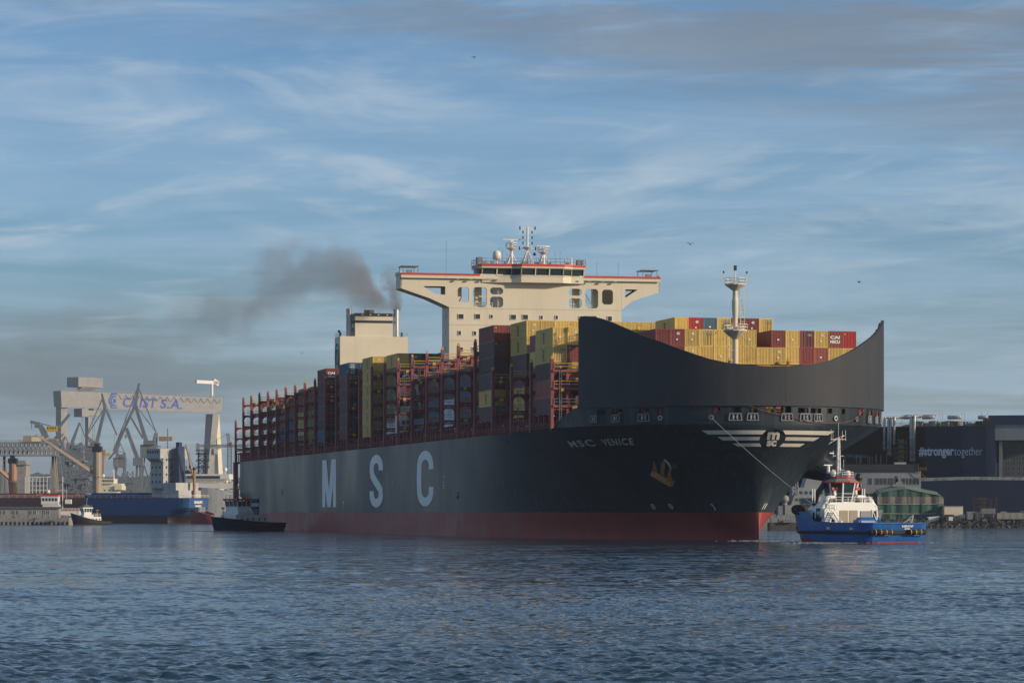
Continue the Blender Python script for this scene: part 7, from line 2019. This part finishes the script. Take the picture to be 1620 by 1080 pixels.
smoke("exhaust_smoke", "grey brown exhaust smoke drifting left from the funnel", (xA, D-16, zA), (xB, D+16, zB),
      [(0, Zs(548)), (TX(120), Zs(540)), (TX(240), Zs(520)), (TX(330), Zs(500)), (TX(390), Zs(490)), (TX(430), Zs(462)), (TX(480), Zs(440)), (TX(530), Zs(437)), (TX(575), Zs(458)), (TX(600), Zs(478)), (1.0, Zs(489))],
      [(0, 15), (TX(200), 15), (TX(330), 14), (TX(430), 12), (TX(500), 9), (TX(560), 8), (TX(595), 5), (1.0, 2)],
      [(0, .008), (TX(200), .018), (TX(330), .032), (TX(430), .048), (TX(500), .060), (TX(560), .085), (TX(592), .17), (1.0, .3)], (0.05, .22), 3.3, .8)
D = 800.0
smoke("exhaust_smoke", "thin grey smoke rising from the starboard-right exhaust pipe", (W(600,0,D+20).x, D+8, W(0, 492, D+20).z), (W(638,0,D+20).x, D+30, W(0, 418, D+20).z),
      [(0, W(628.5,0,D+20).x), (.3, W(626,0,D+20).x), (.6, W(620,0,D+20).x), (1, W(610,0,D+20).x)],
      [(0, 1.5), (.2, 2.6), (.5, 3.6), (1, 4.2)], [(0, .6), (.3, .4), (.6, .2), (1, .02)], (.2, .6), 1.0, .8, axis='z')

# ------------------------------------------------------------------ wake and foam, gulls
def foam(label, cx, cy, lx, ly, rz, dens, seed):
    mb = MB(); r = np.random.default_rng(seed); c, s = math.cos(rz), math.sin(rz)
    for i in range(dens):
        u, v = r.normal()*lx*.4, r.normal()*ly*.35; x, y = cx+u*c-v*s, cy+u*s+v*c; h = r.uniform(.02, .13); w = r.uniform(.08, .5)
        mb.add([(x-w, y-.25, .0), (x+w, y-.2, .0), (x+w*.8, y+.3, .0), (x-w*.8, y+.25, .0), (x-w*.3, y, h), (x+w*.4, y, h*.8)], [(0,1,5,4),(1,2,5),(2,3,4,5),(3,0,4)])
    tag(mb.build("wake_foam", M['foam'], loc=(0, 0, .03)), label, kind="stuff")
M['foam'] = mat("foam", (0.26,0.31,0.34), .6, var=.3, scale=2)
foam("churned water along the blue tug", 52, 463, 11, 4, R(24), 380, 1)
foam("churned water along the blue tug", 44, 470, 8, 4, R(-60), 160, 2)
foam("bow wave by the red stem", 38, 492, 5, 4, 0, 120, 3)
foam("bow wave of the left tug", -71, 744, 9, 2, 0, 220, 4)
def gull(x, y, D, label, span=1.3, rz=0.0):
    span *= .55
    mb = MB(); mb.path([(0, -.2, 0), (0, -.06, .01), (0, .08, .01), (0, .18, -.01)], [.01, .05, .05, .01], 6)
    for s in (-1, 1):
        h = span/2; mb.add([(0, .08, .03), (0, -.12, .03), (s*h*.5, -.1, .2), (s*h*.5, .1, .22), (s*h, -.16, .08), (s*h, -.12, .085)], [(0,1,2,3),(3,2,4,5)])
        mb.add([(0, .08, .01), (0, -.12, .01), (s*h*.5, -.1, .18), (s*h*.5, .1, .2), (s*h, -.16, .07), (s*h, -.12, .07)], [(3,2,1,0),(5,4,2,3)])
    o = mb.build("gull", M['black'], None, False, W(x, y, D)); o.rotation_euler.z = rz; tag(o, label, "bird")
gull(1092, 387, 300, "dark bird gliding in the clear sky right of the bridge mast", 1.5, R(10))
gull(1359, 447, 420, "tiny bird above the port tip of the bow visor", 1.2, R(30))
gull(750, 92, 380, "lone bird high up near the top of the sky", 1.2, R(-20))
gull(478, 559, 500, "bird low beside the funnel smoke", 1.4, R(15)); 
SMALL = {'porthole','window_band','drain_pipe','deck_valve','draught_mark','fender_recess','tyre','flood_lamp','plate_seam','outside_stairs','deck_gear','pier_clutter','lightning_rod','yellow_band','railing','deck_railing','whip_aerial','cab_window','bridge_window','side_window','freeing_port','side_bitt','planter','hull_opening','band_lamp','mast_light','rubbing_strake','fender_rail'}
for o_ in S.objects:
    if o_.parent is not None and o_.name.split('.')[0] in SMALL: o_["kind"] = "stuff"
